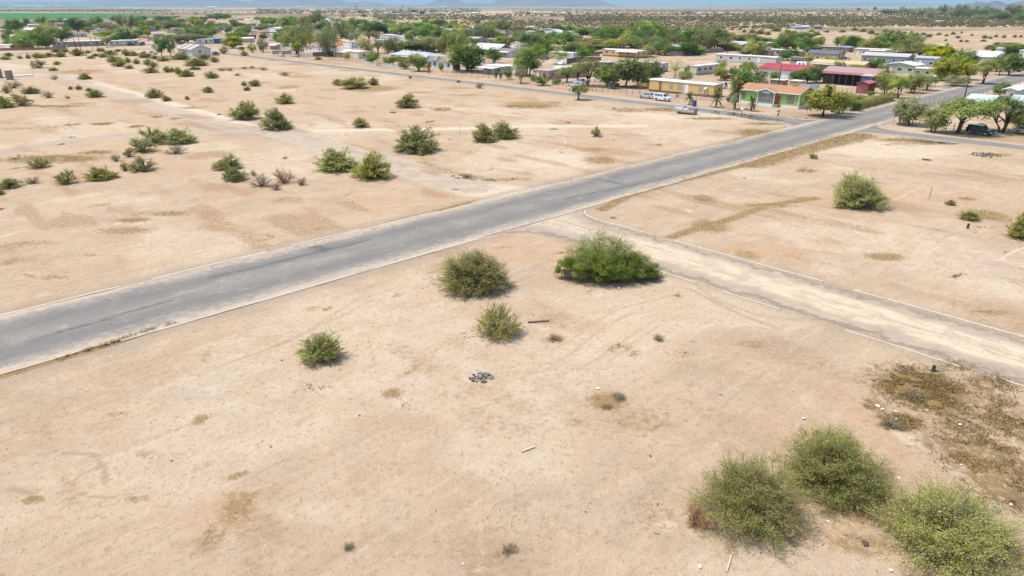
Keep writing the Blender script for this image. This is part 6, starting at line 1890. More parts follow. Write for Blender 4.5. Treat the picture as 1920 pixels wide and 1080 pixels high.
# motor boat on the roadside
def boat():
    p = S(1284, 213)
    r = thing('motor_boat', 'silver motor boat lying on the roadside sand by the puddle', 'boat', (p[0], p[1], .28), math.atan2(AC[1], AC[0]) + .10)
    n = 12
    V, F = [], []
    for i in range(n):
        t = i / (n - 1)
        x = -2.6 + 5.5 * t
        wv = 1.12 * (1 - max(0, (t - .45) / .55) ** 2.1)
        zk = -.25 + .55 * max(0, (t - .55) / .45) ** 2
        zt = .78 + .22 * t * t
        sec = [(0, zk), (wv * .75, zk + .28), (wv, zk * .4 + .42), (wv * 1.02, zt), (wv * .86, zt + .02)]
        row = [(x, -y, z) for y, z in reversed(sec[1:])] + [(x, 0, zk)] + [(x, y, z) for y, z in sec[1:]]
        V += row
    m = len(V) // n
    for i in range(n - 1):
        for k in range(m - 1):
            F.append((i * m + k, (i + 1) * m + k, (i + 1) * m + k + 1, i * m + k + 1))
    F.append(tuple(range(m)))
    b = MB()
    b.add(V, F)
    b.build('hull', plain((.46, .47, .47), .3, .5, .35), r)
    deck = []
    for i in range(n):
        y = abs(V[i * m][1])
        deck += [(V[i * m][0], -y, V[i * m][2] - .03), (V[i * m][0], y, V[i * m][2] - .03)]
    b = MB()
    b.add(deck[8:], [(2 * i, 2 * i + 2, 2 * i + 3, 2 * i + 1) for i in range(n - 5)])
    b.build('deck', plain((.66, .67, .67), .35), r)
    b = MB()
    b.box(-2.3, -.5, -.75, .75, .12, .2)
    for x_ in (-1.9, -.9):
        b.box(x_ - .25, x_ + .25, -.65, .65, .2, .62)
    b.build('seats', plain((.42, .42, .40), .7), r)
    b = MB()
    b.slab([(.1, -.85, .92), (.75, -.7, .88), (.45, -.62, 1.35), (-.05, -.75, 1.35)], .03)
    b.slab([(.75, .7, .88), (.1, .85, .92), (-.05, .75, 1.35), (.45, .62, 1.35)], .03)
    b.slab([(.78, -.7, .88), (.78, .7, .88), (.46, .62, 1.36), (.46, -.62, 1.36)], .03)
    b.build('windshield', plain((.35, .45, .50), .15, .5), r)
    b = MB()
    b.box(-3.0, -2.62, -.22, .22, .55, 1.15).box(-2.95, -2.7, -.09, .09, -.2, .55)
    mo = b.build('outboard_motor', plain((.16, .17, .18), .4), r)
    b = MB()
    b.tube([(-3.05, 0, -.12), (-3.0, 0, -.12)], .2, 10)
    b.build('propeller', plain((.3, .3, .3), .4), mo)
boat()

# water lying on the street
def puddle():
    out = [(1302, 206.5), (1330, 207), (1360, 209.5), (1395, 213.5), (1430, 219), (1470, 225), (1462, 227.5), (1430, 226), (1400, 222), (1372, 217), (1340, 212.5), (1312, 209)]
    W = [S(*q) for q in out]
    P2 = []
    for i in range(len(W)):
        for k in range(6):
            a = W[i] + (W[(i + 1) % len(W)] - W[i]) * k / 6
            P2.append((a[0] + RNG.normal(0, .15), a[1] + RNG.normal(0, .25), .022))
    b = MB()
    b.add(P2, [tuple(range(len(P2)))[::-1]])
    t = NT('shallow_water')
    n = t.noise(.8, 4, .6, t.coords())
    t.bsdf(t.mix(t.rng(n, .35, .6), (.060, .055, .048), (.150, .120, .090)), t.rng(n, .45, .62, .04, .35), .5)
    tag(b.build('water', t.m), kind='structure')
    out = [(1700, 262), (1740, 263.5), (1795, 269), (1790, 271), (1730, 267)]
    W = [S(*q) for q in out]
    b = MB()
    b.add([(q[0], q[1], .022) for q in W], [(0, 1, 2, 3, 4)][::-1])
    o = b.build('water', t.m)
    tag(o, kind='structure')
puddle()

# ------------------------------------------------------------------ street furniture and yard things
def sign_post(x, y, label, stop, face, h=2.3):
    p = S(x, y)
    r = thing('stop_sign' if stop else 'street_sign', label, 'sign', (p[0], p[1], 0), face)
    MB().box(-.035, .035, -.035, .035, -.2, h + (.1 if stop else .55)).build('post', plain((.20, .19, .18), .5, .4, .4), r)
    if stop:
        b = MB()
        R_ = .42
        o8 = [(R_ * math.cos(math.pi / 8 + k * math.pi / 4), R_ * math.sin(math.pi / 8 + k * math.pi / 4)) for k in range(8)]
        b.add([(.040, u, h + v) for u, v in o8] + [(.060, u, h + v) for u, v in o8], [tuple(reversed(range(8))), tuple(range(8, 16))] + [(i, (i + 1) % 8, (i + 1) % 8 + 8, i + 8) for i in range(8)])
        pl = b.build('sign_plate', plain((.40, .015, .025), .4), r)
        c = bpy.data.curves.new('lettering', 'FONT')
        c.body = 'STOP'
        c.size, c.align_x, c.align_y, c.extrude = .30, 'CENTER', 'CENTER', .003
        tmp = bpy.data.objects.new('lettering_source', c)
        me = bpy.data.meshes.new_from_object(tmp)
        bpy.data.objects.remove(tmp)
        me.materials.clear()
        me.materials.append(plain((.8, .8, .8), .5))
        t_ = link('lettering', me, pl)
        t_.location = (.066, 0, h)
        t_.rotation_euler = (math.pi / 2, 0, math.pi / 2)
    else:
        b = MB()
        b.box(-.012, .012, -.45, .45, h + .30, h + .50)
        b.build('name_blade', plain((.04, .30, .12), .4), r)
        b = MB()
        b.box(-.45, .45, -.012, .012, h + .06, h + .26)
        b.build('name_blade', plain((.04, .30, .12), .4), r)
        b = MB()
        b.box(.036, .05, -.3, .3, h - .75, h - .15)
        b.build('sign_plate', plain((.12, .12, .12), .5, .4, .5), r)
fC = math.atan2(-AC[1], -AC[0])
sign_post(1457, 232, 'street name sign with green blades at the corner of the paved roads', False, fC + math.pi)
sign_post(1674, 236, 'red stop sign beside the dark corner tree', True, fC)
sign_post(1910, 163, 'red stop sign near the right edge past the pole', True, fC)

def bin_(x, y, rgb, label, rad=.42, h=1.1, name='barrel', cat='barrel'):
    p = S(x, y)
    r = thing(name, label, cat, (p[0], p[1], -.02))
    MB().tube([(0, 0, 0), (0, 0, h * .33), (0, 0, h * .36), (0, 0, h * .66), (0, 0, h * .69), (0, 0, h)], [rad * .95, rad * .95, rad, rad, rad * .96, rad * .98], 14).build('drum', plain(rgb, .4), r)
    MB().tube([(0, 0, h), (0, 0, h + .06)], [rad * 1.04, rad * .9], 14).build('lid', plain(tuple(q * .7 for q in rgb), .5), r)
bin_(1301.5, 199, (.025, .075, .26), 'blue rubbish barrel at the kerb right of the small palm', .55, 1.35)
bin_(804, 136, (.48, .06, .04), 'red barrel in front of the white bungalow', .55, 1.5)
bin_(1490, 168, (.04, .10, .30), 'blue drum beside the ochre shed', .5, 1.2)
bin_(1470, 159, (.05, .20, .55), 'bright blue drum on the brown lean-to', .5, 1.4)
bin_(1551, 166, (.02, .06, .20), 'dark blue drum by the maroon barn fence', .6, 1.0)
bin_(196, 86, (.08, .16, .36), 'blue barrel at the end of the long white-roofed shed', .8, 1.2)

def mailbox(x, y, rgb, label):
    p = S(x, y)
    r = thing('mailbox', label, 'mailbox', (p[0], p[1], 0), ANG_M)
    MB().box(-.07, .07, -.07, .07, -.1, 1.05).build('post', paint((.2, .13, .09)), r)
    b = MB()
    pr = [(-.16, 1.05), (.16, 1.05), (.16, 1.28)] + [(.16 * math.cos(a), 1.28 + .16 * math.sin(a)) for a in (.5, 1.05, 1.57, 2.1, 2.64)] + [(-.16, 1.28)]
    b.prism(pr, -.3, .3)
    b.build('box', plain(rgb, .4), r)
mailbox(1390.5, 215, (.66, .66, .66), 'white mailbox on the rock-edged kerb')
mailbox(772, 135, (.7, .7, .72), 'white mailbox at the kerb left of the white bungalow')
mailbox(1068, 172, (.66, .66, .66), 'mailbox left of the small roadside tree')
mailbox(977, 159, (.2, .2, .2), 'dark mailbox by the grey bushy tree')
mailbox(1752, 243, (.25, .36, .45), 'blue-grey mailbox under the feathery trees')

def dish(x, y, label):
    p = S(x, y)
    r = thing('satellite_dish', label, 'satellite dish', (p[0], p[1], 0), -math.pi / 2 - .3)
    MB().cyl((0, 0), .06, -.1, 2.4, 6).build('mast', paint((.3, .3, .3)), r)
    b = MB()
    b.tube([(.10, 0, 2.55), (.22, 0, 2.62), (.40, 0, 2.72)], [.35, .85, 1.1], 16, False)
    b.add([(.10, .35 * math.cos(a), 2.55 + .35 * math.sin(a)) for a in np.linspace(0, 6.0, 12)], [tuple(range(12))])
    b.build('dish', plain((.62, .66, .68), .4), r)
dish(1050, 129, 'big pale satellite dish behind the brown wing')
dish(1214, 148, 'satellite dish left of the yellow mobile home roof')

def wires(pts, label):
    b = MB()
    P3 = [np.array([*S(x, y), z]) for x, y, z in pts]
    o = P3[0] * np.array([1, 1, 0])
    for i in range(len(P3) - 1):
        for off in (-.9, .9):
            q = []
            for k in range(9):
                u = k / 8
                c = P3[i] + (P3[i + 1] - P3[i]) * u - o
                q.append((c[0] + off * AC[0], c[1] + off * AC[1], c[2] - 1.1 * 4 * u * (1 - u)))
            b.tube(q, .022, 4)
    w_ = b.build('power_line', plain((.03, .03, .03), .6))
    w_.location = tuple(o)
    tag(w_, label, 'power line')
wires([(1960, 240, 8), (1806, 193, 8.3), (1873, 142, 8.6)], 'overhead wires from the tallest leaning pole along the paved road')
wires([(1459, 166, 8.3), (1571, 121, 7.8), (1729, 87, 8)], 'overhead wires from the dark pole behind the green house')
wires([(1196, 120, 6.9), (1364, 103, 7.6), (1571, 121, 7.8)], 'overhead wires across the middle back rows')
wires([(127.5, 91, 8.8), (143, 93, 9), (153, 99, 8.6), (174, 95, 9), (186, 103, 8.6)], 'overhead wires between the dark leaning poles')

# concrete pad with two drums on the left lot
def pad():
    p = S(30, 142)
    b = MB()
    A, B = S(2, 144.5), S(61, 141.5)
    d = B - A
    n = np.array([-d[1], d[0]]) / np.hypot(*d) * 1.6
    b.hexa([(*(A + n), -.1), (*(A - n), -.1), (*(B - n), -.1), (*(B + n), -.1)], [(*(A + n), .32), (*(A - n), .32), (*(B - n), .32), (*(B + n), .32)])
    o = b.build('concrete_pad', paint((.66, .63, .56)))
    tag(o, 'long pale concrete pad on the left lot', 'concrete pad')
    for x, y, lb in ((19, 149, 'brown tank with white lid beside the concrete pad'), (-1, 146, 'brown tank cut by the left edge of the photo')):
        bin_(x, y, (.26, .20, .15), lb, 1.15, 3.1, 'water_tank', 'tank')
        bpy.data.objects[[o_.name for o_ in bpy.data.objects if o_.get('label') == lb][0]].children[1].data.materials[0] = plain((.7, .7, .68), .5)
pad()

# mound of dug earth
def mound(x, y, wpx, hpx, label):
    p = S(x, y)
    k = depth(p) / F_PX
    W_, H_ = wpx * k / 2, hpx * k
    V, F = [], []
    n, m = 28, 10
    for j in range(m + 1):
        rr_ = j / m
        for i in range(n):
            a = 2 * math.pi * i / n
            q = rr_ * (1 + .18 * math.sin(3 * a + 1))
            x_, y_ = q * W_ * math.cos(a), q * W_ * .6 * math.sin(a)
            z_ = H_ * max(0, 1 - rr_) ** .8 * (.75 + .5 * float(vnoise(np.array([x_ * 1.2 + 50]), np.array([y_ * 1.2 + 50]), 4)[0])) - .08
            V.append((x_, y_, z_))
    for j in range(m):
        for i in range(n):
            F.append((j * n + i, (j + 1) * n + i, (j + 1) * n + (i + 1) % n, j * n + (i + 1) % n))
    b = MB()
    b.add(V, F)
    o = b.build('earth_mound', paint((.40, .25, .145), .95, .05, 0, .4, 2.5))
    o.location = (p[0], p[1], 0)
    tag(o, label, 'earth mound')
mound(152, 138, 36, 8, 'mound of dug brown earth on the upper lot')

# stones edging the corner yard
def stone_mesh(sd):
    rng = np.random.default_rng(sd)
    ph = (1 + 5 ** .5) / 2
    V = np.array([(-1, ph, 0), (1, ph, 0), (-1, -ph, 0), (1, -ph, 0), (0, -1, ph), (0, 1, ph), (0, -1, -ph), (0, 1, -ph), (ph, 0, -1), (ph, 0, 1), (-ph, 0, -1), (-ph, 0, 1)]) / 1.9
    V = V * rng.uniform(.7, 1.2, (12, 1)) * np.array([1, .8, .6])
    F = [(0, 11, 5), (0, 5, 1), (0, 1, 7), (0, 7, 10), (0, 10, 11), (1, 5, 9), (5, 11, 4), (11, 10, 2), (10, 7, 6), (7, 1, 8), (3, 9, 4), (3, 4, 2), (3, 2, 6), (3, 6, 8), (3, 8, 9), (4, 9, 5), (2, 4, 11), (6, 2, 10), (8, 6, 7), (9, 8, 1)]
    return mesh_np('stone', V, np.array(F), paint((.36, .30, .24), .9, .1, 0, .3, 3))
STN = [stone_mesh(k) for k in range(4)]
edge = [S(*q) for q in [(1329, 199), (1350, 203), (1375, 208.5), (1400, 212), (1430, 216.5), (1465, 220), (1500, 221.5), (1535, 223)]]
for i in range(len(edge) - 1):
    n_ = 6
    for k in range(n_):
        q = edge[i] + (edge[i + 1] - edge[i]) * (k + RNG.uniform(.1, .9)) / n_
        o = link('stone', STN[(i * n_ + k) % 4])
        s_ = RNG.uniform(.18, .38)
        o.scale = (s_, s_, s_)
        o.location = (q[0], q[1] + RNG.normal(0, .15), .1)
        o.rotation_euler = (RNG.uniform(-.3, .3), RNG.uniform(-.3, .3), RNG.uniform(0, 6))
        tag(o, 'stone in the row edging the sandy yard of the green house', 'stone', 'stones edging the corner yard')

# stakes, planks and litter on the lots
def stick(x, y, h, rgb, label, rad=.035, name='stake', cat='stake'):
    p = S(x, y)
    o = MB().tube([(0, 0, -.1), (.02, 0, h)], rad, 6).build(name, paint(rgb))
    o.location = (p[0], p[1], 0)
    tag(o, label, cat)
stick(863, 254, 2.3, (.35, .38, .40), 'thin pale metal stake left of the grey-green bush')
stick(1742, 373, 1.5, (.17, .08, .06), 'rusty stake on the right-hand bare lot')
stick(1814, 428, .55, (.03, .05, .05), 'short dark stump post on the right-hand bare lot', .13)
stick(1749, 696, .45, (.02, .06, .055), 'dark green bottle-like stub at the top of the littered weed patch', .11)
stick(557, 172, 1.6, (.2, .12, .08), 'thin dark stake on sand left of the spreading olive bush')
stick(63, 143, 2.2, (.25, .12, .08), 'rusty stake at the end of the concrete pad')
stick(1090, 470, .3, (.06, .05, .04), 'dark stub at the top left of the sprawling mesquite', .2)
def beam(a, b, wd, th, rgb, label, name='plank', cat='plank'):
    A, B = S(*a), S(*b)
    d = B - A
    n = np.array([-d[1], d[0]]) / np.hypot(*d) * wd / 2
    o = MB().hexa([(*n, 0), (*(-n), 0), (*(d - n), 0), (*(d + n), 0)], [(*n, th), (*(-n), th), (*(d - n), th), (*(d + n), th)]).build(name, paint(rgb, .9, .1))
    o.location = (A[0], A[1], -.01)
    tag(o, label, cat)
beam((978, 847), (1002, 838), .14, .07, (.50, .42, .32), 'pale weathered plank lying on open sand')
beam((990, 605), (1029, 602), .16, .10, (.17, .12, .085), 'dark old board lying beside the open bush')
beam((1740, 693), (1765, 694), .10, .06, (.35, .30, .24), 'thin plank in the littered weed patch')
beam((1362, 1072), (1372, 1040), .07, .05, (.52, .45, .35), 'pale curved stick below the feathery bush')
beam((108, 622), (118, 624), .16, .04, (.10, .11, .13), 'dark strip of rubber on the paved road', 'rubber_strip', 'debris')

def scrap(x, y, size, rgb, label, kind='paper'):
    size *= .72
    p = S(x, y)
    rng = np.random.default_rng(int(x * 3 + y))
    n = 9
    b = MB()
    if kind == 'box':
        s = size * .8
        b.hexa([(-s, -s * .5, 0), (s, -s * .6, 0), (s, s * .5, 0), (-s, s * .6, 0)], [(-s * .9, -s * .5, s * .6), (s, -s * .5, s * .5), (s * .95, s * .5, s * .6), (-s, s * .5, s * .55)])
    else:                                   # crumpled sheet with thickness
        top = [(size * rng.uniform(.6, 1.1) * math.cos(2 * math.pi * i / n), size * .7 * rng.uniform(.6, 1.1) * math.sin(2 * math.pi * i / n), .03 + size * .35 * rng.uniform(0, 1)) for i in range(n)]
        bot = [(q[0], q[1], q[2] - .03) for q in top]
        b.add(top + bot + [(0, 0, size * .45), (0, 0, 0)], [(i, (i + 1) % n, 2 * n) for i in range(n)] + [((i + 1) % n + n, i + n, 2 * n + 1) for i in range(n)] + [(i, i + n, (i + 1) % n + n, (i + 1) % n) for i in range(n)])
    o = b.build('paper_scrap' if kind != 'box' else 'carton', plain(rgb, .7, .2))
    o.location = (p[0], p[1], .0)
    o.rotation_euler = (0, 0, rng.uniform(0, 6))
    tag(o, label, 'litter', 'litter on the lots')
PW = (.66, .65, .62)
for row in [(1120, 729, .20, PW, 'white plastic scrap above the grey dead tussock'), (1350, 740, .18, (.18, .36, .55), 'blue carton lying on gravelly sand', 'box'), (1486, 732, .13, PW, 'small white scrap left of the littered weed patch'),
            (1508, 785, .22, (.62, .52, .50), 'crumpled pinkish cloth on bare sand'), (1645, 762, .26, PW, 'pair of white papers at the left edge of the weed patch'), (1655, 768, .2, PW, 'white paper touching the pair at the weed patch'),
            (1213, 521, .62, (.74, .74, .76), 'large white sheet caught on the sprawling mesquite'), (1160, 541, .30, PW, 'white bag under the front of the sprawling mesquite'), (1112, 543, .15, (.5, .5, .62), 'pale scrap at the left foot of the sprawling mesquite'),
            (1178, 540, .14, PW, 'small white scrap right of the bag under the mesquite'), (1300, 902, .0, PW, ''), (1312, 1063, .17, PW, 'white scrap at the bottom below the feathery bush'), (1480, 1005, .22, PW, 'white paper between the two feathery bushes'),
            (1552, 978, .14, PW, 'white scrap under the dense middle bush'), (1670, 1070, .16, (.6, .62, .66), 'grey-white scrap at the bottom left of the olive bush'), (1622, 1020, .30, (.06, .07, .06), 'dark rag between the dense and the olive bush'),
            (1680, 772, .14, PW, 'white scrap in the middle of the weed patch'), (1738, 770, .14, PW, 'white scrap right of centre in the weed patch'), (1722, 740, .15, PW, 'white scrap beside the grey weed clump'), (1680, 786, .12, PW, 'tiny white scrap above the lower weed clump'),
            (1690, 720, .14, (.06, .16, .24), 'blue-grey scrap high in the weed patch'), (1800, 796, .17, (.72, .68, .66), 'pale scrap right of the weed patch'), (1863, 950, .16, (.15, .22, .35), 'blue scrap on the far right sand'), (1895, 947, .16, PW, 'white scrap on the far right sand'),
            (1685, 897, .16, PW, 'white scrap above the olive bush'), (1656, 692, .1, PW, 'white speck at the top of the weed patch'), (1802, 872, .1, PW, 'white speck in the right-hand weeds'), (674, 779, .12, (.12, .14, .18), 'dark pebble-like scrap on smooth sand'),
            (868, 1058, .1, (.45, .62, .70), 'pale blue scrap at the bottom of the sand'), (80, 671, .14, PW, 'white paper on the near lane of the paved road'), (204, 645, .12, PW, 'white scrap in the kerb weeds'), (1000, 590, .1, (.1, .1, .12), 'small dark scrap above the old board'),
            (1219, 855, .12, (.1, .09, .1), 'small dark scrap on the gravelly sand'), (1250, 773, .12, (.55, .56, .6), 'grey scrap on gravel right of the dead tussocks'), (508, 838, .1, (.12, .12, .14), 'small dark scrap on the smooth left sand'), (322, 864, .1, (.12, .12, .14), 'small dark scrap by the skid loops'),
            (178, 194, .5, (.50, .66, .64), 'pale teal bundle dumped left of the dirt track'), (204, 180, .35, PW, 'white bag on the pale dirt track'), (730, 235, .45, (.50, .48, .45), 'left one of two grey rubble scraps by the small olive bush'), (746, 235, .45, (.46, .45, .43), 'right one of two grey rubble scraps by the small olive bush'),
            (328, 292, .25, PW, 'white scrap under the grey-brown twiggy shrub'), (304, 136, .3, PW, 'white bag left of the round shrub in the upper lot'), (424, 313, .25, (.7, .7, .74), 'pale bag caught in the yellow-green leaning shrub'), (430, 337, .2, (.6, .68, .75), 'pale blue scrap under the grey-green shrub'),
            (1602, 256, .35, PW, 'white bag on the grass strip by the junction'), (1663, 238, .35, PW, 'white bag at the junction corner near the stop sign'), (1270, 189, .9, (.66, .64, .64), 'white bundle at the fence of the yellow mobile home'), (1274, 178, .5, (.7, .6, .66), 'pink and white bundle by the yellow mobile home steps'),
            (858, 206, .3, (.62, .6, .58), 'pale scrap in the middle of the open lot'), (1150, 262, .35, (.2, .21, .22), 'dark scrap right of the spindly shrub'), (965, 275, .2, (.2, .2, .2), 'dark scrap below the touching bushes')]:
    if row[2] > 0:
        scrap(*row)
# white papers snagged in the olive bush, hung on its twigs
for i, (x, y, z) in enumerate([(1745, 1010, 2.0), (1752, 1014, 2.1), (1760, 1012, 1.9), (1770, 1020, 2.0), (1738, 1030, 1.9), (1748, 1032, 1.8), (1780, 1018, 1.9)]):
    p = S(x, y)
    o = link('paper_scrap', bpy.data.objects[[q.name for q in bpy.data.objects if q.get('label') == 'white scrap under the dense middle bush'][0]].data)
    o.location = (p[0] + RNG.normal(0, .1), p[1] + .1, z + .15)
    o.rotation_euler = (RNG.uniform(-1, 1), RNG.uniform(-1, 1), RNG.uniform(0, 6))
    s_ = RNG.uniform(.6, 1.3)
    o.scale = (s_, s_, s_)
    tag(o, 'white paper scrap snagged in the twigs of the wide olive bush', 'litter', 'papers snagged in the olive bush')

# heaps nobody could count
def heap(x, y, rx, n, cols, label, size=(.03, .10)):
    p = S(x, y)
    rng = np.random.default_rng(int(x))
    r = thing('rubble_heap', label, 'rubble heap', (p[0], p[1], 0))
    for ci, cc in enumerate(cols):
        b = MB()
        for k in range(n // len(cols)):
            a, q = rng.uniform(0, 6.28), rx * rng.uniform(0, 1) ** .7
            s_ = rng.uniform(*size)
            cx, cy, cz = q * math.cos(a), q * .8 * math.sin(a), .10 * max(0, 1 - q / rx) * rng.uniform(.3, 1)
            u = rng.uniform(0, 3)
            ca, sa = math.cos(u) * s_, math.sin(u) * s_
            b.hexa([(cx - ca, cy - sa, cz), (cx + sa, cy - ca, cz), (cx + ca, cy + sa, cz), (cx - sa, cy + ca, cz)], [(cx - ca * .8, cy - sa * .8, cz + s_ * .8), (cx + sa * .8, cy - ca * .8, cz + s_ * .6), (cx + ca * .8, cy + sa * .8, cz + s_ * .7), (cx - sa * .8, cy + ca * .8, cz + s_ * .9)])
        b.build('rubble', plain(cc, .8, .2), r)
heap(903, 708, .85, 130, [(.20, .185, .17), (.34, .32, .30), (.06, .055, .05)], 'small heap of grey broken rubble on bare sand')
heap(1702, 694, .5, 24, [(.30, .28, .26)], 'scatter of small grey rubble at the top left of the weed patch', (.03, .07))
heap(1850, 291, 2.6, 70, [(.20, .15, .11)], 'low dark rubble heap at the right below the cross street', (.08, .22))

# loose pebbles and dead grass blades on the near sand
def ground_bits():
    rng = np.random.default_rng(5)
    N = 3600
    px = rng.uniform(0, 1920, N)
    py = 560 + 520 * rng.uniform(0, 1, N) ** .8
    clus = [(1010, 930, 110, 60), (960, 985, 60, 40), (1330, 700, 90, 60), (1200, 880, 150, 90), (903, 708, 40, 20), (1720, 740, 100, 60), (1500, 640, 140, 40), (940, 1030, 80, 40)]
    k = 0
    for cx, cy, sx, sy in clus:
        m = 200
        px[k:k + m], py[k:k + m] = rng.normal(cx, sx * .6, m), rng.normal(cy, sy * .6, m)
        k += m
    P_ = np.stack([S(a, b) for a, b in zip(px, np.clip(py, 545, 1090))])
    mcq = tomc(P_)
    ok = ~((mcq[:, 1] > MAIN_C0 - 1) | ((mcq[:, 0] > CROSS_M0 - .5) & (mcq[:, 0] < CROSS_M1 + .5)))
    P_ = P_[ok]
    n = len(P_)
    s = rng.uniform(.012, .036, (n, 1)) * np.where(rng.uniform(0, 1, (n, 1)) > .96, 2.0, 1)
    a = rng.uniform(0, 6.28, n)
    tet = np.array([(1, 0, 0), (-.5, .8, 0), (-.6, -.8, 0), (0, 0, 1.0)])
    c, si = np.cos(a), np.sin(a)
    V = np.zeros((n, 4, 3))
    for i, t in enumerate(tet):
        V[:, i, 0] = P_[:, 0] + (t[0] * c - t[1] * si) * s[:, 0]
        V[:, i, 1] = P_[:, 1] + (t[0] * si + t[1] * c) * s[:, 0]
        V[:, i, 2] = t[2] * s[:, 0] * 1.1 - .012
    F = (np.arange(n)[:, None, None] * 4 + np.array([(0, 1, 3), (1, 2, 3), (2, 0, 3)])[None]).reshape(-1, 3)
    t = NT('pebble')
    nn = t.noise(3, 2, .6, t.coords())
    t.bsdf(t.mix(t.rng(nn, .35, .65), (.10, .085, .07), (.46, .41, .35)), .9, .1)
    tag(link('pebbles', mesh_np('pebbles', V.reshape(-1, 3), F, t.m)), kind='stuff')

    # fallen twigs round the bushes and over the near lot
    tw = []
    for bx, by, br in [(1404, 966, 3), (1560, 908, 3), (1770, 1024, 3.4), (889, 538, 3.2), (931, 626, 2.2), (604, 670, 1.8), (1132, 520, 5.2)]:
        c = S(bx, by)
        for k in range(26):
            a, q = rng.uniform(0, 6.28), br * (.7 + .7 * abs(rng.normal(0, .6)))
            tw.append((c[0] + q * math.cos(a), c[1] + q * .9 * math.sin(a)))
    V, F, n0 = [], [], 0
    for x, y in tw:
        L_, a = rng.uniform(.08, .5) * rng.uniform(.4, 1), rng.uniform(0, 3.14)
        d, n = np.array([math.cos(a), math.sin(a)]), np.array([-math.sin(a), math.cos(a)]) * rng.uniform(.005, .011)
        b0, b1 = np.array([x, y]) - d * L_ / 2, np.array([x, y]) + d * L_ / 2
        z = .022
        V += [(*(b0 - n), -.02), (*(b0 + n), -.02), (*(b0), z), (*(b1 - n), -.02), (*(b1 + n), -.02), (*(b1), z)]
        F += [(n0, n0 + 3, n0 + 5, n0 + 2), (n0 + 1, n0 + 2, n0 + 5, n0 + 4)]
        n0 += 6
    tag(link('fallen_twigs', mesh_np('fallen_twigs', np.array(V), np.array(F), paint((.13, .095, .065), .9, .1))), kind='stuff')

    # dry grass and weeds: short blades where the ground cover is thick
    for nm, layer, count, leaf, hh in (('dry_grass', 'dry', 46000, 'straw', .075), ('dead_weeds', 'weed', 26000, 'darkweed', .085)):
        den = lay[layer] * (PY > 14) * (PY < 175)
        area = np.ones_like(den)
        gx = np.gradient(XS)[None, :].repeat(len(YS), 0).ravel()
        gy = np.gradient(YS)[:, None].repeat(len(XS), 1).ravel()
        prob = den ** 1.5 * gx * gy
        prob /= prob.sum()
        idx = rng.choice(len(prob), count, p=prob)
        B = np.stack([PX[idx] + rng.uniform(-.5, .5, count) * gx[idx], PY[idx] + rng.uniform(-.5, .5, count) * gy[idx]], -1)
        nz = fbm(B[:, 0] / .8, B[:, 1] / .8, 77, 3)
        B = B[nz > .46]
        n = len(B)
        dist = np.hypot(B[:, 0], B[:, 1])
        h = hh * rng.uniform(.4, 1.4, n) * (1 + dist / 200)
        a = rng.uniform(0, 6.28, n)
        lean = rng.uniform(.6, 2.0, n) * h
        wd = .012 * (1 + dist / 50)
        p0 = np.stack([B[:, 0] - np.sin(a) * wd, B[:, 1] + np.cos(a) * wd, np.full(n, -.03)], -1)
        p1 = np.stack([B[:, 0] + np.sin(a) * wd, B[:, 1] - np.cos(a) * wd, np.full(n, -.03)], -1)
        p2 = np.stack([B[:, 0] + np.cos(a) * lean, B[:, 1] + np.sin(a) * lean, h], -1)
        V = np.stack([p0, p1, p2], 1).reshape(-1, 3)
        tag(link(nm, mesh_np(nm, V, np.arange(3 * n).reshape(-1, 3), LEAF[leaf], np.clip(rng.normal(.5, .2, n), 0, 1))), kind='stuff')
# ------------------------------------------------------------------ palms
def date_palm_meshes(seed, fr=24, th=.38):
    rng = np.random.default_rng(seed)
    V, F, T, n0 = [], [], [], 0
    for i in range(fr):
        a = 2 * math.pi * i / fr * 3.236 + rng.uniform(-.2, .2)
        el = math.radians(rng.uniform(-15, 75))
        L = .52 * rng.uniform(.8, 1.1)
        K = 7
        s = np.linspace(0, 1, K)
        r_ = L * s * math.cos(el) * (1 - .15 * s)
        z_ = th + L * s * math.sin(el) - .33 * s ** 2 * L * (1.4 - math.sin(el) * .4)
        u = np.array([math.cos(a), math.sin(a), 0])
        sd = np.array([-math.sin(a), math.cos(a), 0])
        mid_ = r_[:, None] * u + z_[:, None] * np.array([0, 0, 1])
        for k in range(K - 1):              # leaflets as narrow slats each side
            for q in range(4):
                f = (q + rng.uniform(0, .6)) / 4
                b = mid_[k] * (1 - f) + mid_[k + 1] * f
                d = mid_[k + 1] - mid_[k]
                d = d / np.linalg.norm(d)
                ll = .13 * math.sin(math.pi * min(1, (k + f) / (K - 1) * .85 + .15)) + .02
                for sg in (-1, 1):
                    tip = b + sd * sg * ll * .8 + d * ll * .7 - np.array([0, 0, ll * .25])
                    wv = d * .017
                    V += [b - wv, b + wv, tip + wv * .3, tip - wv * .3]
                    F.append((n0, n0 + 1, n0 + 2, n0 + 3))
                    T.append(rng.normal(.5, .18))
                    n0 += 4
    tr = MB().tube([(0, 0, -.02), (.005, 0, th * .5), (0, 0, th + .02)], [.055, .040, .048], 8)
    me = bpy.data.meshes.new('trunk')
    me.from_pydata(tr.v, [], tr.f)
    me.materials.append(BARK)
    return me, mesh_np('fronds', np.array(V), np.array(F), LEAF['grey'], np.clip(T, 0, 1))

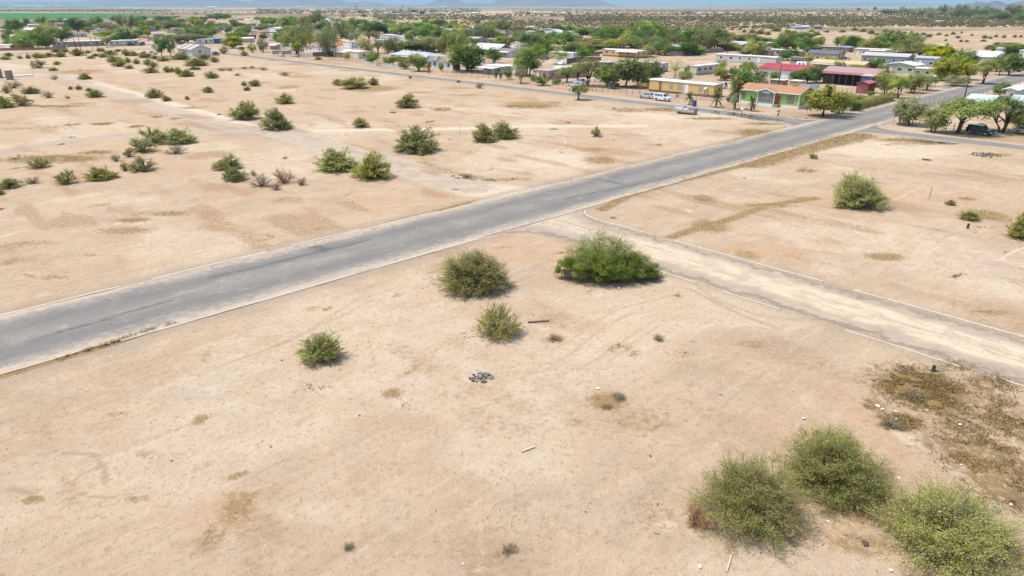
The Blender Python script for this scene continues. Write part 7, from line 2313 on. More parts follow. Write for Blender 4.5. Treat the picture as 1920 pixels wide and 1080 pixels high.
def fan_palm_meshes(seed, dead=True):
    rng = np.random.default_rng(seed)
    th = .80
    out = []
    for part in ('fronds', 'skirt'):
        V, F, T, n0 = [], [], [], 0
        cnt = 26 if part == 'fronds' else 40
        for i in range(cnt):
            a = rng.uniform(0, 6.28)
            el = math.radians(rng.uniform(-10, 80) if part == 'fronds' else rng.uniform(-85, -50))
            z0 = th if part == 'fronds' else th - rng.uniform(0, .42)
            u = np.array([math.cos(a) * math.cos(el), math.sin(a) * math.cos(el), math.sin(el)])
            L0, L1 = .07, (.20 if part == 'fronds' else .13)
            c = np.array([0, 0, z0]) + u * L0
            sd = unit(np.cross(u, np.array([0, 0, 1.0])) + 1e-6)
            for k in range(7):
                t = (k - 3) / 3 * 1.05
                d = u * math.cos(t) + sd * math.sin(t) - np.array([0, 0, .25 * abs(t)])
                tip = c + d * (L1 - L0)
                wv = np.cross(d, u + .01) * .02 + sd * .008
                V += [c - wv * .3, c + wv * .3, tip + wv * .5, tip - wv * .5]
                F.append((n0, n0 + 1, n0 + 2, n0 + 3))
                T.append(rng.normal(.5, .2))
                n0 += 4
        out.append(mesh_np(part, np.array(V), np.array(F), LEAF['olive' if part == 'fronds' else 'dry'], np.clip(T, 0, 1)))
    tr = MB().tube([(0, 0, -.02), (0, 0, .35), (0, 0, th)], [.034, .026, .026], 8)
    me = bpy.data.meshes.new('trunk')
    me.from_pydata(tr.v, [], tr.f)
    me.materials.append(BARK)
    return me, out[0], out[1]
DP = [date_palm_meshes(1), date_palm_meshes(2, 26, .55)]
FP = fan_palm_meshes(5)
def date_palm(x, y, wpx, hpx, label, v=0):
    p = S(x, y)
    k = depth(p) / F_PX
    r = thing('date_palm', label, 'palm tree', (p[0], p[1], -.02), RNG.uniform(0, 6))
    top = .70 if v == 0 else .86
    r.scale = (wpx * k, wpx * k, hpx * k / top)
    link('trunk', DP[v][0], r)
    link('fronds', DP[v][1], r)
def fan_palm(x, y, wpx, hpx, label, leaf=None):
    p = S(x, y)
    k = depth(p) / F_PX
    r = thing('fan_palm', label, 'palm tree', (p[0], p[1], -.02), RNG.uniform(0, 6))
    r.scale = (wpx * k / .40, wpx * k / .40, hpx * k)
    link('trunk', FP[0], r)
    f = link('fronds', FP[1], r)
    if leaf:
        f.material_slots[0].link = 'OBJECT'
        f.material_slots[0].material = LEAF[leaf]
    link('skirt', FP[2], r)
date_palm(1292, 196, 22, 24, 'small date palm beside the blue rubbish barrel')
date_palm(1342.5, 201, 28, 30, 'mid-sized date palm in the rock-edged bed')
date_palm(1377, 205, 42, 52, 'tallest date palm at the left end of the green ranch house', 1)
date_palm(1409, 208, 24, 27, 'small date palm in front of the green ranch house')
fan_palm(561, 107, 12, 28, 'shaggy palm with yellow tuft beside the white garden wall', 'yellow')
fan_palm(1050, 98, 8, 24, 'left one of two tall shaggy palms behind the pale blue mobile home', 'yellow')
fan_palm(1057, 98, 8, 26, 'right one of two tall shaggy palms behind the pale blue mobile home', 'yellow')
fan_palm(1184, 68, 15, 28, 'tall fan palm standing clear over the far trees')
fan_palm(950, 74, 11, 30, 'tall fan palm at the right of the yellow-green back trees')
fan_palm(1569, 89, 13, 20, 'fan palm left of the yellow-green bush in the right back rows')
fan_palm(706, 77, 7, 14, 'left one of two short palms on bare sand', 'yellow')
fan_palm(711, 77, 7, 13, 'right one of two short palms on bare sand', 'yellow')

# ------------------------------------------------------------------ trees of the settlement
# kind, x, y (foot), crown width, height, leaf, label (or None: told by the nearest landmark)
TL = [
 # street front, largest first
 ('lush', 1543, 218, 58, 52, None, 'lush yellow-green tree at the right end of the green ranch house'),
 ('bright', 1576, 213, 30, 36, 'olive', 'darker tree touching the right of the lush yellow-green tree'),
 ('bright', 1600, 207, 24, 20, 'deep', 'low dark bush at the near end of the long hedge'),
 ('round', 1405, 166, 54, 38, 'deep', 'large glossy dark tree behind the green ranch house'),
 ('round', 877, 134, 62, 46, 'deep', 'largest dense dark tree in front of the white bungalow'),
 ('euc', 855, 102, 48, 46, 'olive', 'large grey-green tree behind the white bungalow'),
 ('euc', 833, 101, 26, 30, 'grey', 'grey tree at the left shoulder of the large grey-green one'),
 ('bright', 925, 118, 28, 26, 'deep', 'dense green tree left of the dark brown roofed house'),
 ('bright', 785, 133, 32, 30, 'green', 'bright green roadside tree left of the white bungalow'),
 ('hedge', 759, 129, 22, 14, 'deep', 'dark clipped shrub left of the bright green roadside tree'),
 ('hedge', 730, 121, 26, 14, 'olive', 'dark olive hedge in front of the grey-green roofed house'),
 ('mesq', 738, 124, 16, 16, 'olive', 'small pale tree in front of the grey-green roofed house'),
 ('mesq', 749, 124, 15, 18, 'mesq', 'small airy tree on the right of the pale one by the hedge'),
 ('bright', 827, 133, 9, 14, 'green', 'little conical tree at the door of the white bungalow'),
 ('bright', 701, 119, 22, 20, 'green', 'bright bushy tree left of the white picket fence'),
 ('thin', 678, 106, 26, 42, 'olive', 'thin tall eucalyptus with bare forked trunk by the cream porch house'),
 ('thin', 660, 92, 22, 38, 'grey', 'sparse eucalyptus with bare twin trunks behind the cream porch house'),
 ('euc', 691, 104, 18, 26, 'olive', 'ragged brownish tree right of the cream porch house'),
 ('euc', 618, 106, 38, 48, 'grey', 'tall grey-green eucalyptus in front of the plank wall'),
 ('euc', 558, 104, 52, 54, 'olive', 'biggest dark eucalyptus behind the shaggy yellow palm'),
 ('euc', 545, 86, 30, 32, 'olive', 'olive eucalyptus at the left shoulder of the biggest dark one'),
 ('euc', 572, 84, 30, 38, 'grey', 'grey eucalyptus at the right shoulder of the biggest dark one'),
 ('bright', 589, 87, 26, 20, 'yellow', 'sunny yellow-green tree between the two big eucalyptus'),
 ('euc', 493, 98, 20, 24, 'grey', 'grey bushy tree at the roadside left of the white carport'),
 ('bright', 534, 83, 24, 14, 'olive', 'low round olive tree behind the cream trailer'),
 ('column', 303, 105, 20, 34, 'deep', 'left one of two dark poplars on the lot'),
 ('column', 321, 105, 20, 35, 'deep', 'right one of two dark poplars on the lot'),
 ('lush', 439, 90, 32, 20, 'yellow', 'yellow-green spreading tree beside the navy blue house'),
 ('euc', 474, 99, 14, 17, 'olive', 'olive tree by the street right of the white canopy'),
 ('bright', 990, 142, 50, 54, 'green', 'largest light green tree beside the pinkish brown house'),
 ('mesq', 976, 156, 22, 24, 'dry', 'small brownish bushy tree under the largest light green one'),
 ('hedge', 1016, 160, 26, 18, 'deep', 'dark green bush in front of the pinkish brown house'),
 ('mesq', 1062, 154, 30, 26, 'olive', 'low pale olive tree beside the striped awning'),
 ('wide', 1102, 161, 44, 46, 'olive', 'tall tree with one dark trunk behind the parked white sedan'),
 ('mesq', 1082, 152, 28, 30, 'mesq', 'light tree on the left shoulder of the tall dark-trunked one'),
 ('thin', 1116, 154, 18, 24, 'olive', 'slim tree on the right shoulder of the tall dark-trunked one'),
 ('round', 1139, 162, 42, 40, 'green', 'left one of the big dark trees shading the street yard'),
 ('round', 1172, 163, 52, 48, 'deep', 'biggest of the dark trees shading the street yard'),
 ('round', 1195, 160, 34, 40, 'deep', 'right one of the big dark trees shading the street yard'),
 ('round', 1216, 155, 44, 40, 'deep', 'dark tree just left of the yellow mobile home'),
 ('bright', 1212, 158, 20, 12, 'yellow', 'low yellow-green bush at the left end of the yellow mobile home'),
 ('mesq', 1085, 187, 29, 25, 'olive', 'small round-crowned tree standing alone across the street'),
 ('thin', 1265, 146, 24, 32, 'mesq', 'slim tree with a bare trunk left of the beige mobile home'),
 ('bright', 1284, 152, 24, 18, 'mesq', 'pale low tree behind the yellow mobile home roof'),
 ('bright', 1290, 139, 14, 16, 'deep', 'dark shrub at the end of the beige mobile home'),
 ('bright', 1309, 138, 9, 14, 'green', 'narrow bush against the beige mobile home'),
 ('euc', 1352, 132, 20, 20, 'grey', 'grey tree at the left end of the longest mobile home'),
 ('bright', 1350, 150, 24, 24, 'mesq', 'light green tree right of the beige mobile home'),
 ('round', 1376, 144, 17, 18, 'deep', 'small dark round tree left of the large glossy one'),
 ('mesq', 1400, 144, 26, 26, 'mesq', 'feathery tree behind the large glossy dark one'),
 ('lush', 1381, 186, 22, 36, 'yellow', 'yellowish ragged tree behind the tallest date palm'),
 ('bright', 1452, 152, 17, 18, 'green', 'round bush against the red-roofed house'),
 ('round', 1493, 158, 26, 24, 'deep', 'left dark tree in front of the red-roofed house'),
 ('round', 1513, 156, 30, 28, 'deep', 'middle dark tree between red roof and maroon barn'),
 ('round', 1532, 155, 28, 28, 'deep', 'right dark tree at the end of the maroon barn'),
 ('bright', 1572, 138, 19, 22, 'green', 'bright tree in front of the ochre-roofed house'),
 ('mesq', 1601, 139, 32, 16, 'olive', 'low olive tree under the ochre-roofed house porch'),
 ('bright', 1640, 134, 26, 24, 'deep', 'dark bushy tree right of the ochre-roofed house gable'),
 ('bright', 1655, 138, 16, 18, 'olive', 'small tree left of the white-gabled sage house'),
 ('bright', 1660, 176, 36, 40, 'mesq', 'airy tree right of the small red shed'),
 ('mesq', 1683, 184, 32, 40, 'green', 'dense airy tree with several trunks by the roadside bend'),
 ('bright', 1711, 174, 33, 35, 'olive', 'open tree with a dark trunk before the sage mobile home'),
 ('mesq', 1736, 169, 30, 24, 'olive', 'small leaning tree beside the upper road corner'),
 ('lush', 1767, 151, 38, 38, 'yellow', 'lush tree at the right end of the sage mobile home'),
 ('lush', 1809, 149, 30, 36, 'yellow', 'yellow-green lush tree right of the white tent'),
 ('lush', 1790, 147, 22, 16, 'yellow', 'low yellow-leaved bush under the white tent'),
 ('round', 1797, 130, 48, 34, 'deep', 'broad dense dome-shaped tree behind the white tent'),
 ('lush', 1757, 119, 46, 30, 'yellow', 'broad yellow-green tree left of the dense dome'),
 ('wide', 1702, 114, 50, 34, 'olive', 'wide olive tree behind the white-gabled sage house'),
 ('wide', 1725, 112, 34, 28, 'olive', 'olive tree overlapping the right of the wide olive one'),
 ('mesq', 1842, 157, 38, 40, 'mesq', 'tall airy tree by the upper road'),
 ('round', 1892, 141, 42, 36, 'deep', 'large dense dark tree at the far bend of the paved road'),
 ('round', 1869, 134, 26, 26, 'green', 'green tree at the left of the large dense road tree'),
 ('bright', 1910, 132, 18, 18, 'green', 'green bush at the right of the large dense road tree'),
 ('hedge', 1794, 161, 40, 18, 'grey', 'grey-green rounded oleander hedge at the upper road corner'),
 ('round', 1706, 234, 54, 48, 'grey', 'dark grey-green tree on the junction corner by the stop sign'),
 ('bright', 1749, 247, 40, 43, 'mesq', 'light feathery tree right of the junction corner tree'),
 ('mesq', 1796, 250, 76, 60, 'green', 'widest feathery tree with two leaning trunks'),
 ('wide', 1877, 248, 82, 62, 'green', 'broad feathery tree with one dark trunk right of the black wagon'),
 ('bright', 1914, 246, 44, 40, 'mesq', 'bright feathery tree cut by the right edge'),
 ('bright', 1874, 181, 24, 25, 'deep', 'small dark tree by the mint-roofed house'),
 ('bright', 1888, 182, 12, 14, 'mesq', 'tiny light tree right of the small dark one'),
 ('hedge', 1838, 241, 14, 10, 'olive', 'round bush behind the black wagon'),
 ('bright', 1910, 208, 24, 20, 'green', 'green bush under the white house on the right edge'),
 ('column', 930, 150, 4.5, 16, 'deep', 'left one of two tiny cypresses before the carport house'),
 ('column', 939, 150, 4.5, 15, 'deep', 'right one of two tiny cypresses before the carport house'),
 ('bright', 953, 149, 13, 17, 'deep', 'small dark tree at the right end of the carport house'),
 ('hedge', 884, 132, 30, 16, 'deep', 'dark undergrowth below the largest dense dark tree'),
]
BACK = [  # back rows
 ('round', 30, 63, 22, 22, 'deep'), ('bright', 52, 92, 38, 28, 'green'), ('bright', 29, 80, 28, 20, 'green'), ('round', 66, 79, 26, 18, 'deep'), ('bright', 92, 69, 30, 20, 'mesq'), ('bright', 115, 77, 32, 20, 'green'),
 ('bright', 92, 91, 26, 20, 'deep'), ('round', 148, 60, 24, 22, 'deep'), ('euc', 81, 52, 13, 17, 'deep'), ('round', 51, 48, 8, 11, 'deep'), ('euc', 116, 48, 13, 12, 'deep'), ('round', 103, 47, 9, 8, 'deep'), ('bright', 131, 50, 12, 12, 'deep'),
 ('bright', 168, 51, 18, 11, 'green'), ('round', 183, 49, 15, 15, 'deep'), ('bright', 217, 41, 16, 12, 'green'), ('wide', 195, 59, 24, 14, 'olive'), ('wide', 212, 62, 22, 14, 'grey'), ('euc', 229, 52, 14, 20, 'grey'), ('bright', 198, 71, 20, 11, 'yellow'),
 ('bright', 233, 77, 22, 20, 'deep'), ('bright', 156, 58, 8, 6, 'yellow'), ('mesq', 201, 89, 13, 15, 'olive'), ('euc', 246, 57, 16, 23, 'grey'), ('bright', 258, 55, 16, 17, 'deep'), ('wide', 275, 58, 26, 17, 'olive'), ('bright', 262, 68, 16, 12, 'deep'),
 ('lush', 278, 69, 9, 11, 'yellow'), ('bright', 245, 75, 24, 12, 'deep'), ('wide', 298, 55, 24, 15, 'grey'), ('bright', 320, 58, 20, 14, 'grey'), ('round', 337, 55, 20, 16, 'deep'), ('bright', 365, 51, 14, 15, 'yellow'), ('lush', 375, 55, 14, 14, 'yellow'),
 ('lush', 394, 54, 20, 9, 'yellow'), ('bright', 350, 56, 16, 10, 'deep'), ('wide', 336, 70, 28, 14, 'grey'), ('round', 362, 72, 24, 18, 'deep'), ('bright', 382, 67, 20, 11, 'green'), ('bright', 398, 68, 16, 9, 'deep'), ('round', 413, 54, 15, 9, 'deep'),
 ('wide', 425, 65, 26, 15, 'grey'), ('bright', 447, 59, 24, 15, 'deep'), ('bright', 452, 66, 18, 14, 'olive'), ('bright', 453, 74, 22, 12, 'green'), ('wide', 352, 82, 44, 16, 'grey'), ('euc', 335, 81, 18, 14, 'grey'), ('round', 265, 39, 16, 10, 'deep'),
 ('bright', 302, 41, 18, 11, 'deep'), ('bright', 322, 44, 14, 9, 'deep'), ('round', 406, 37, 26, 12, 'deep'), ('round', 421, 37, 14, 11, 'deep'), ('bright', 382, 39, 14, 9, 'green'), ('bright', 330, 36, 12, 7, 'deep'), ('bright', 365, 38, 12, 8, 'green'),
 ('bright', 488, 43, 14, 10, 'deep'), ('bright', 500, 45, 22, 11, 'green'), ('wide', 520, 50, 18, 14, 'deep'), ('round', 543, 51, 24, 17, 'deep'), ('euc', 592, 48, 18, 20, 'grey'), ('round', 586, 43, 14, 9, 'deep'), ('bright', 597, 42, 18, 12, 'green'),
 ('euc', 594, 36, 10, 14, 'grey'), ('round', 601, 59, 16, 13, 'deep'), ('bright', 612, 41, 12, 8, 'green'), ('euc', 640, 73, 26, 32, 'grey'), ('bright', 619, 61, 18, 10, 'green'), ('round', 663, 50, 17, 13, 'deep'), ('bright', 679, 47, 16, 9, 'deep'),
 ('round', 703, 64, 32, 19, 'deep'), ('wide', 681, 54, 14, 8, 'dry'), ('round', 655, 61, 12, 13, 'deep'), ('bright', 646, 45, 10, 6, 'green'), ('round', 724, 47, 11, 8, 'deep'), ('bright', 752, 65, 34, 17, 'green'), ('bright', 757, 50, 16, 7, 'green'),
 ('bright', 782, 58, 30, 15, 'green'), ('round', 799, 47, 10, 11, 'deep'), ('round', 820, 53, 24, 14, 'deep'), ('bright', 812, 48, 14, 8, 'green'), ('wide', 848, 55, 16, 9, 'olive'), ('bright', 872, 61, 15, 13, 'yellow'), ('round', 805, 80, 32, 28, 'deep'),
 ('bright', 797, 78, 20, 13, 'green'), ('euc', 894, 80, 28, 30, 'grey'), ('bright', 911, 58, 14, 12, 'deep'), ('bright', 924, 61, 22, 11, 'green'), ('euc', 922, 51, 14, 13, 'grey'), ('euc', 941, 63, 16, 22, 'grey'), ('bright', 924, 72, 26, 12, 'olive'),
 ('bright', 942, 86, 26, 15, 'olive'), ('wide', 876, 88, 18, 16, 'deep'), ('euc', 727, 101, 22, 24, 'grey'), ('euc', 745, 100, 22, 26, 'grey'), ('wide', 770, 99, 30, 20, 'grey'), ('bright', 800, 98, 36, 24, 'grey'), ('bright', 783, 97, 18, 17, 'olive'),
 ('bright', 816, 98, 20, 14, 'olive'), ('wide', 975, 64, 18, 15, 'dry'), ('bright', 991, 91, 30, 27, 'green'), ('bright', 1010, 90, 24, 16, 'olive'), ('round', 1048, 85, 36, 22, 'deep'), ('bright', 1032, 83, 16, 13, 'green'), ('bright', 1020, 109, 26, 26, 'deep'),
 ('wide', 1048, 120, 32, 20, 'mesq'), ('round', 1097, 112, 26, 19, 'green'), ('wide', 1102, 99, 44, 22, 'mesq'), ('round', 1042, 61, 20, 11, 'deep'), ('bright', 1066, 59, 20, 10, 'green'), ('bright', 1088, 66, 24, 12, 'green'), ('wide', 1113, 68, 22, 14, 'green'),
 ('round', 1139, 78, 24, 22, 'deep'), ('wide', 1152, 66, 24, 13, 'deep'), ('wide', 1168, 66, 24, 13, 'olive'), ('bright', 1189, 68, 18, 12, 'green'), ('bright', 1160, 90, 28, 14, 'mesq'), ('bright', 1182, 90, 26, 14, 'green'), ('bright', 1199, 83, 30, 22, 'green'),
 ('bright', 1122, 78, 18, 9, 'green'), ('bright', 1128, 68, 18, 10, 'olive'), ('round', 1212, 74, 36, 28, 'green'), ('wide', 1238, 70, 24, 13, 'olive'), ('round', 1257, 78, 24, 20, 'deep'), ('euc', 1264, 85, 18, 20, 'grey'), ('bright', 1285, 82, 22, 18, 'green'),
 ('bright', 1297, 69, 18, 9, 'green'), ('euc', 1322, 94, 38, 42, 'grey'), ('round', 1346, 76, 24, 14, 'deep'), ('wide', 1352, 95, 34, 20, 'olive'), ('round', 1289, 104, 30, 20, 'deep'), ('bright', 1248, 104, 20, 16, 'green'), ('round', 1232, 103, 22, 27, 'deep'),
 ('euc', 1212, 93, 20, 24, 'grey'), ('bright', 1211, 107, 20, 17, 'mesq'), ('bright', 1411, 107, 25, 25, 'mesq'), ('bright', 1425, 88, 28, 16, 'green'), ('bright', 1404, 78, 22, 13, 'olive'), ('wide', 1382, 80, 24, 12, 'olive'), ('bright', 1436, 86, 14, 12, 'deep'),
 ('bright', 1455, 94, 16, 17, 'deep'), ('euc', 1473, 94, 22, 30, 'olive'), ('euc', 1488, 93, 20, 20, 'deep'), ('round', 1505, 96, 24, 22, 'deep'), ('bright', 1507, 76, 20, 14, 'deep'), ('bright', 1535, 87, 13, 15, 'deep'), ('bright', 1528, 99, 18, 12, 'deep'),
 ('bright', 1585, 88, 20, 18, 'deep'), ('round', 1601, 92, 24, 20, 'deep'), ('lush', 1588, 91, 15, 12, 'yellow'), ('bright', 1619, 92, 18, 14, 'deep'), ('round', 1664, 100, 44, 33, 'deep'), ('bright', 1477, 113, 28, 18, 'deep'), ('wide', 1500, 112, 16, 12, 'olive'),
 ('wide', 1880, 93, 26, 12, 'olive'), ('bright', 1896, 106, 28, 18, 'deep'), ('wide', 1884, 98, 22, 12, 'green'), ('wide', 1748, 93, 16, 8, 'olive'), ('wide', 1905, 97, 20, 12, 'olive'), ('lush', 1515, 119, 12, 14, 'yellow'), ('bright', 1557, 117, 16, 9, 'mesq'),
 ('euc', 573, 52, 20, 18, 'grey'), ('bright', 560, 50, 22, 14, 'deep'), ('wide', 538, 62, 20, 10, 'olive'), ('lush', 650, 57, 10, 10, 'yellow'), ('bright', 630, 63, 14, 9, 'green'), ('wide', 960, 88, 16, 12, 'olive'), ('bright', 864, 66, 12, 8, 'deep'),
]
# rows of roadside and yard bushes
for x_, y_, w_, h_, lf in [(1000, 152, 12, 9, 'deep'), (1040, 158, 10, 8, 'olive'), (1047, 157, 9, 9, 'deep'), (858, 132, 9, 9, 'deep'), (804, 129, 8, 8, 'olive'), (692, 117, 12, 8, 'olive'), (650, 111, 10, 9, 'mesq'), (1270, 182, 5, 5, 'green'), (1250, 178, 6, 5, 'mesq'), (1610, 186, 20, 7, 'green'), (1590, 187, 16, 7, 'green'), (1632, 180, 12, 8, 'olive')]:
    BACK.append(('hedge', x_, y_, w_, h_, lf))

WORDS = {'round': 'dense round tree', 'bright': 'bushy tree', 'mesq': 'airy tree', 'euc': 'ragged tall-limbed tree', 'lush': 'leafy tree', 'column': 'columnar tree', 'wide': 'spreading tree', 'hedge': 'low bush', 'thin': 'thin tree'}
HUE = {'deep': 'dark green', 'green': 'green', 'olive': 'olive', 'grey': 'grey-green', 'yellow': 'yellow-green', 'mesq': 'light green', 'dry': 'brownish'}
def tell(kind, leaf, x, y, w_):
    """a label from the look of the tree and the landmarks around it"""
    near = sorted(MARKS, key=lambda m: math.hypot(m[1] - x, (m[2] - y) * 2.2))
    size = 'small ' if w_ < 14 else ('broad ' if w_ > 28 else '')
    def rel(m):
        dx, dy = x - m[1], y - m[2]
        if abs(dy) * 2.5 > abs(dx):
            return 'in front of' if dy > 0 else 'behind'
        return 'right of' if dx > 0 else 'left of'
    base = f'{size}{HUE[leaf]} {WORDS[kind]}'
    cands = [f'{base} {rel(m)} the {m[0]}' for m in near[:3]]
    cands += [f'{base} {rel(near[i])} the {near[i][0]}, {rel(near[j])} the {near[j][0]}' for i in range(4) for j in range(i + 1, 7)]
    for c in cands:
        if c not in USED and 4 <= len(c.split()) <= 16:
            return c
    return cands[0]
for k_, x_, y_, w_, h_, lf, lb in TL:
    grow(k_, x_, y_, w_ * 1.06, h_ * 1.03, lb, 'hedge' if 'hedge' in lb else ('bush' if 'bush' in lb.split() or 'shrub' in lb else 'tree'), lf)
rb_ = random.Random(31)
for k_, x_, y_, w_, h_, lf in list(BACK):          # the yards are thick with half-hidden trees
    if k_ != 'hedge' and w_ >= (17 if x_ < 480 else 12) and y_ < 112:
      for s_ in ((rb_.choice((-1, 1)),) if x_ < 480 else (-1, 1, .4) if w_ > 22 else (-1, 1) if w_ > 15 else (rb_.choice((-1, 1)),)):
        BACK.append((rb_.choice(('bright', 'round', 'wide', 'mesq', 'euc')), round(x_ + s_ * w_ * rb_.uniform(.5, .85)), round(y_ - rb_.uniform(0.5, 2.5), 1), w_ * rb_.uniform(.6, .95), h_ * rb_.uniform(.5, .85), rb_.choice(('deep', 'green', 'olive', 'mesq', lf))))
for i in range(230):
    x_ = rb_.uniform(-5, 1260)
    y_ = rb_.uniform(*((39, 70) if x_ < 480 else (43, 82) if x_ < 960 else (60, 92)))
    sc_ = .5 + .5 * (y_ - 30) / 50
    if i % 5 < (3 if x_ < 480 else 2):
        continue
    BACK.append((rb_.choice(('bright', 'round', 'wide', 'mesq', 'euc', 'round')), round(x_), round(y_, 1), rb_.uniform(11, 20) * sc_, rb_.uniform(8, 16) * sc_, rb_.choice(('deep', 'deep', 'olive', 'deep', 'green', 'deep', 'grey'))))
for k_, x_, y_, w_, h_, lf in BACK:
    if lf == 'green' and int(x_) % 2:
        lf = 'deep'
    if y_ < 47 and x_ < 480:
        h_ *= .8
    grow(k_, x_, y_, w_ * 1.22, h_ * 1.14, tell(k_, lf, x_, y_, w_), 'bush' if k_ == 'hedge' else 'tree', lf, group='trees among the houses')

# clipped hedge along the yard beside the paved road
def long_hedge():
    A, B = S(1597, 208), S(1673, 187)
    d = B - A
    L = np.hypot(*d)
    rng = np.random.default_rng(8)
    N = 14000
    u = rng.uniform(0, 1, N)
    ph = rng.uniform(0, 6.28, N)
    rad = 1.05 + .18 * np.sin(u * 37) + .12 * np.sin(u * 91 + 1)
    q = rng.uniform(.5, 1, N) ** .5 * rad
    n = np.array([-d[1], d[0]]) / L
    off, z = q * np.cos(ph) * .95, 1.0 + q * np.sin(ph) * 1.0
    P_ = np.stack([d[0] * u + n[0] * off, d[1] * u + n[1] * off, np.maximum(z, .02)], -1)
    out = np.stack([n[0] * np.cos(ph), n[1] * np.cos(ph), np.sin(ph)], -1)
    nr = unit(out + rng.normal(0, .5, (N, 3)) + np.array([0, 0, .4]))
    al = unit(np.cross(nr, rand_dirs(N, rng)))
    LV, LF = leaf_quads(P_, al, nr, .22, .13, rng)
    r = thing('clipped_hedge', 'long clipped green hedge along the yard beside the paved road', 'hedge', (A[0], A[1], 0))
    tb = MB()
    for k in range(9):
        c = d * (k + .5) / 9
        tb.tube([(c[0], c[1], -.1), (c[0] + .1, c[1], .8), (c[0], c[1], 1.5)], [.06, .05, .02], 5)
    tb.build('trunk', BARK, r)
    link('crown', mesh_np('crown', LV, LF, LEAF['green'], np.clip(.42 + .1 * np.sin(u * 60) + rng.normal(0, .17, N), 0, 1)), r).material_slots[0].material = LEAF['mesq']
long_hedge()

# the bare dead tree in the back rows
def dead_tree(x, y, hpx, label):
    p = S(x, y)
    h = hpx * depth(p) / F_PX
    rng = np.random.default_rng(3)
    b = MB()
    b.tube([(0, 0, -.1), (.1, 0, h * .35), (0, .1, h * .6)], [.28, .2, .12], 7)
    for k in range(14):
        z = h * rng.uniform(.28, .6)
        a, e = rng.uniform(0, 6.28), rng.uniform(.5, 1.3)
        L = h * rng.uniform(.25, .45)
        q = np.array([math.cos(a) * math.cos(e), math.sin(a) * math.cos(e), math.sin(e)]) * L
        b.tube([(0, 0, z), (q[0] * .5, q[1] * .5, z + q[2] * .4), (q[0], q[1], z + q[2])], [.09, .06, .02], 5)
    r = thing('dead_tree', label, 'tree', (p[0], p[1], 0))
    b.build('trunk', paint((.20, .15, .12), .9, .1), r)
dead_tree(1544, 88, 24, 'bare dead tree with grey branches in the right back rows')
# ------------------------------------------------------------------ the plain beyond
def field(pts, z, mat, name):
    b = MB()
    W = [S(*q) for q in pts]
    b.add([(q[0], q[1], z) for q in W], [tuple(range(len(W)))])
    o = b.build(name, mat)
    if o.data.polygons[0].normal.z < 0:
        o.data.flip_normals()
    return tag(o, kind='structure')
t = NT('irrigated_crop')
co_ = t.coords()
n_ = t.noise(.012, 4, .6, co_)
n2_ = t.noise(.12, 3, .6, t.scale(co_, (1, .15, 1)))
CROP = t.bsdf(t.mix(t.rng(n_, .35, .65), t.mix(n2_, (.030, .125, .022), (.045, .150, .030)), (.060, .165, .045)), .9, .1)
field([(-80, 35.5), (60, 35.8), (200, 34.6), (345, 33.2), (380, 32.2), (330, 30.5), (250, 27.5), (180, 25.0), (90, 24.2), (-80, 23.6)], .22, CROP, 'crop_field')
t = NT('dry_crop')
n_ = t.noise(.006, 4, .6, t.coords())
CROP2 = t.bsdf(t.mix(t.rng(n_, .35, .65), (.075, .115, .040), (.150, .130, .070)), .9, .1)
field([(-80, 15.5), (60, 15.3), (170, 13.6), (90, 12.4), (-80, 12.0)], .4, CROP2, 'crop_field')
field([(-80, 21.6), (100, 22.2), (300, 21.4), (330, 18.9), (150, 17.6), (-80, 17.4)], .3, CROP2, 'crop_field')

# desert bushes on the plain: the nearest ones each a thing, the rest one spread of scrub
def far_spots(rng):
    out = []
    def band(x0, x1, y0, y1, n, s0, s1, clump=.5, thr=.42):
        k = 0
        while k < n:
            x = rng.uniform(x0, x1)
            # even over the ground rather than over the frame
            d0, d1 = 1 / (y0 - 10), 1 / (y1 - 10)
            y = 10 + 1 / rng.uniform(min(d0, d1), max(d0, d1)) if rng.uniform() < .5 else rng.uniform(y0, y1)
            p = S(x, y)
            if clump and float(vnoise(np.array([p[0] / 45]), np.array([p[1] / 70]), 15)[0]) < thr * clump * 2 * rng.uniform(.6, 1.2):
                if rng.uniform() < .75:
                    continue
            out.append((p[0], p[1], rng.uniform(s0, s1)))
            k += 1
    band(1060, 1990, 31, 40, 2300, 2.8, 5.5, .25)
    band(940, 1480, 38, 54, 1300, 1.8, 4.2, .45)
    band(1130, 1240, 44, 56, 120, 2.5, 4.5, .3)
    band(1440, 1990, 39, 51, 1300, 2.2, 5.0, .5)
    band(860, 1010, 34, 46, 220, 1.8, 3.5, .5)
    band(700, 960, 26, 38, 900, 2.4, 5.0, .5)
    band(480, 900, 15.5, 26, 1500, 4.0, 8.0, .5)
    band(1440, 1990, 13.0, 22, 1500, 3.5, 7, .3)
    band(960, 1500, 14, 22, 900, 3.0, 6, .4)
    band(960, 1900, 22, 31, 1500, 3, 6.5, .55)
    band(210, 480, 17, 28, 350, 2.5, 5.0, .5)
    band(-60, 320, 17.5, 22.5, 450, 3, 6, .3)
    band(400, 860, 26, 36, 220, 1.6, 3.2, .6)
    band(560, 800, 36, 44, 40, 1.5, 3.0, 0)
    band(-60, 960, 12.2, 15, 700, 4, 8, .3)
    band(1000, 1460, 50, 60, 90, 1.2, 2.6, .4)
    return out

def scrub_blob(rng, n=14):
    c = rng.normal(0, .28, (n, 3)) * np.array([1, 1, .55]) + np.array([0, 0, .33])
    c[:, 2] = np.maximum(c[:, 2], .1)
    nr = unit(rand_dirs(n, rng) + np.array([0, -.2, .8]))
    al = unit(np.cross(nr, rand_dirs(n, rng)))
    return leaf_quads(c, al, nr, .50, .34, rng)

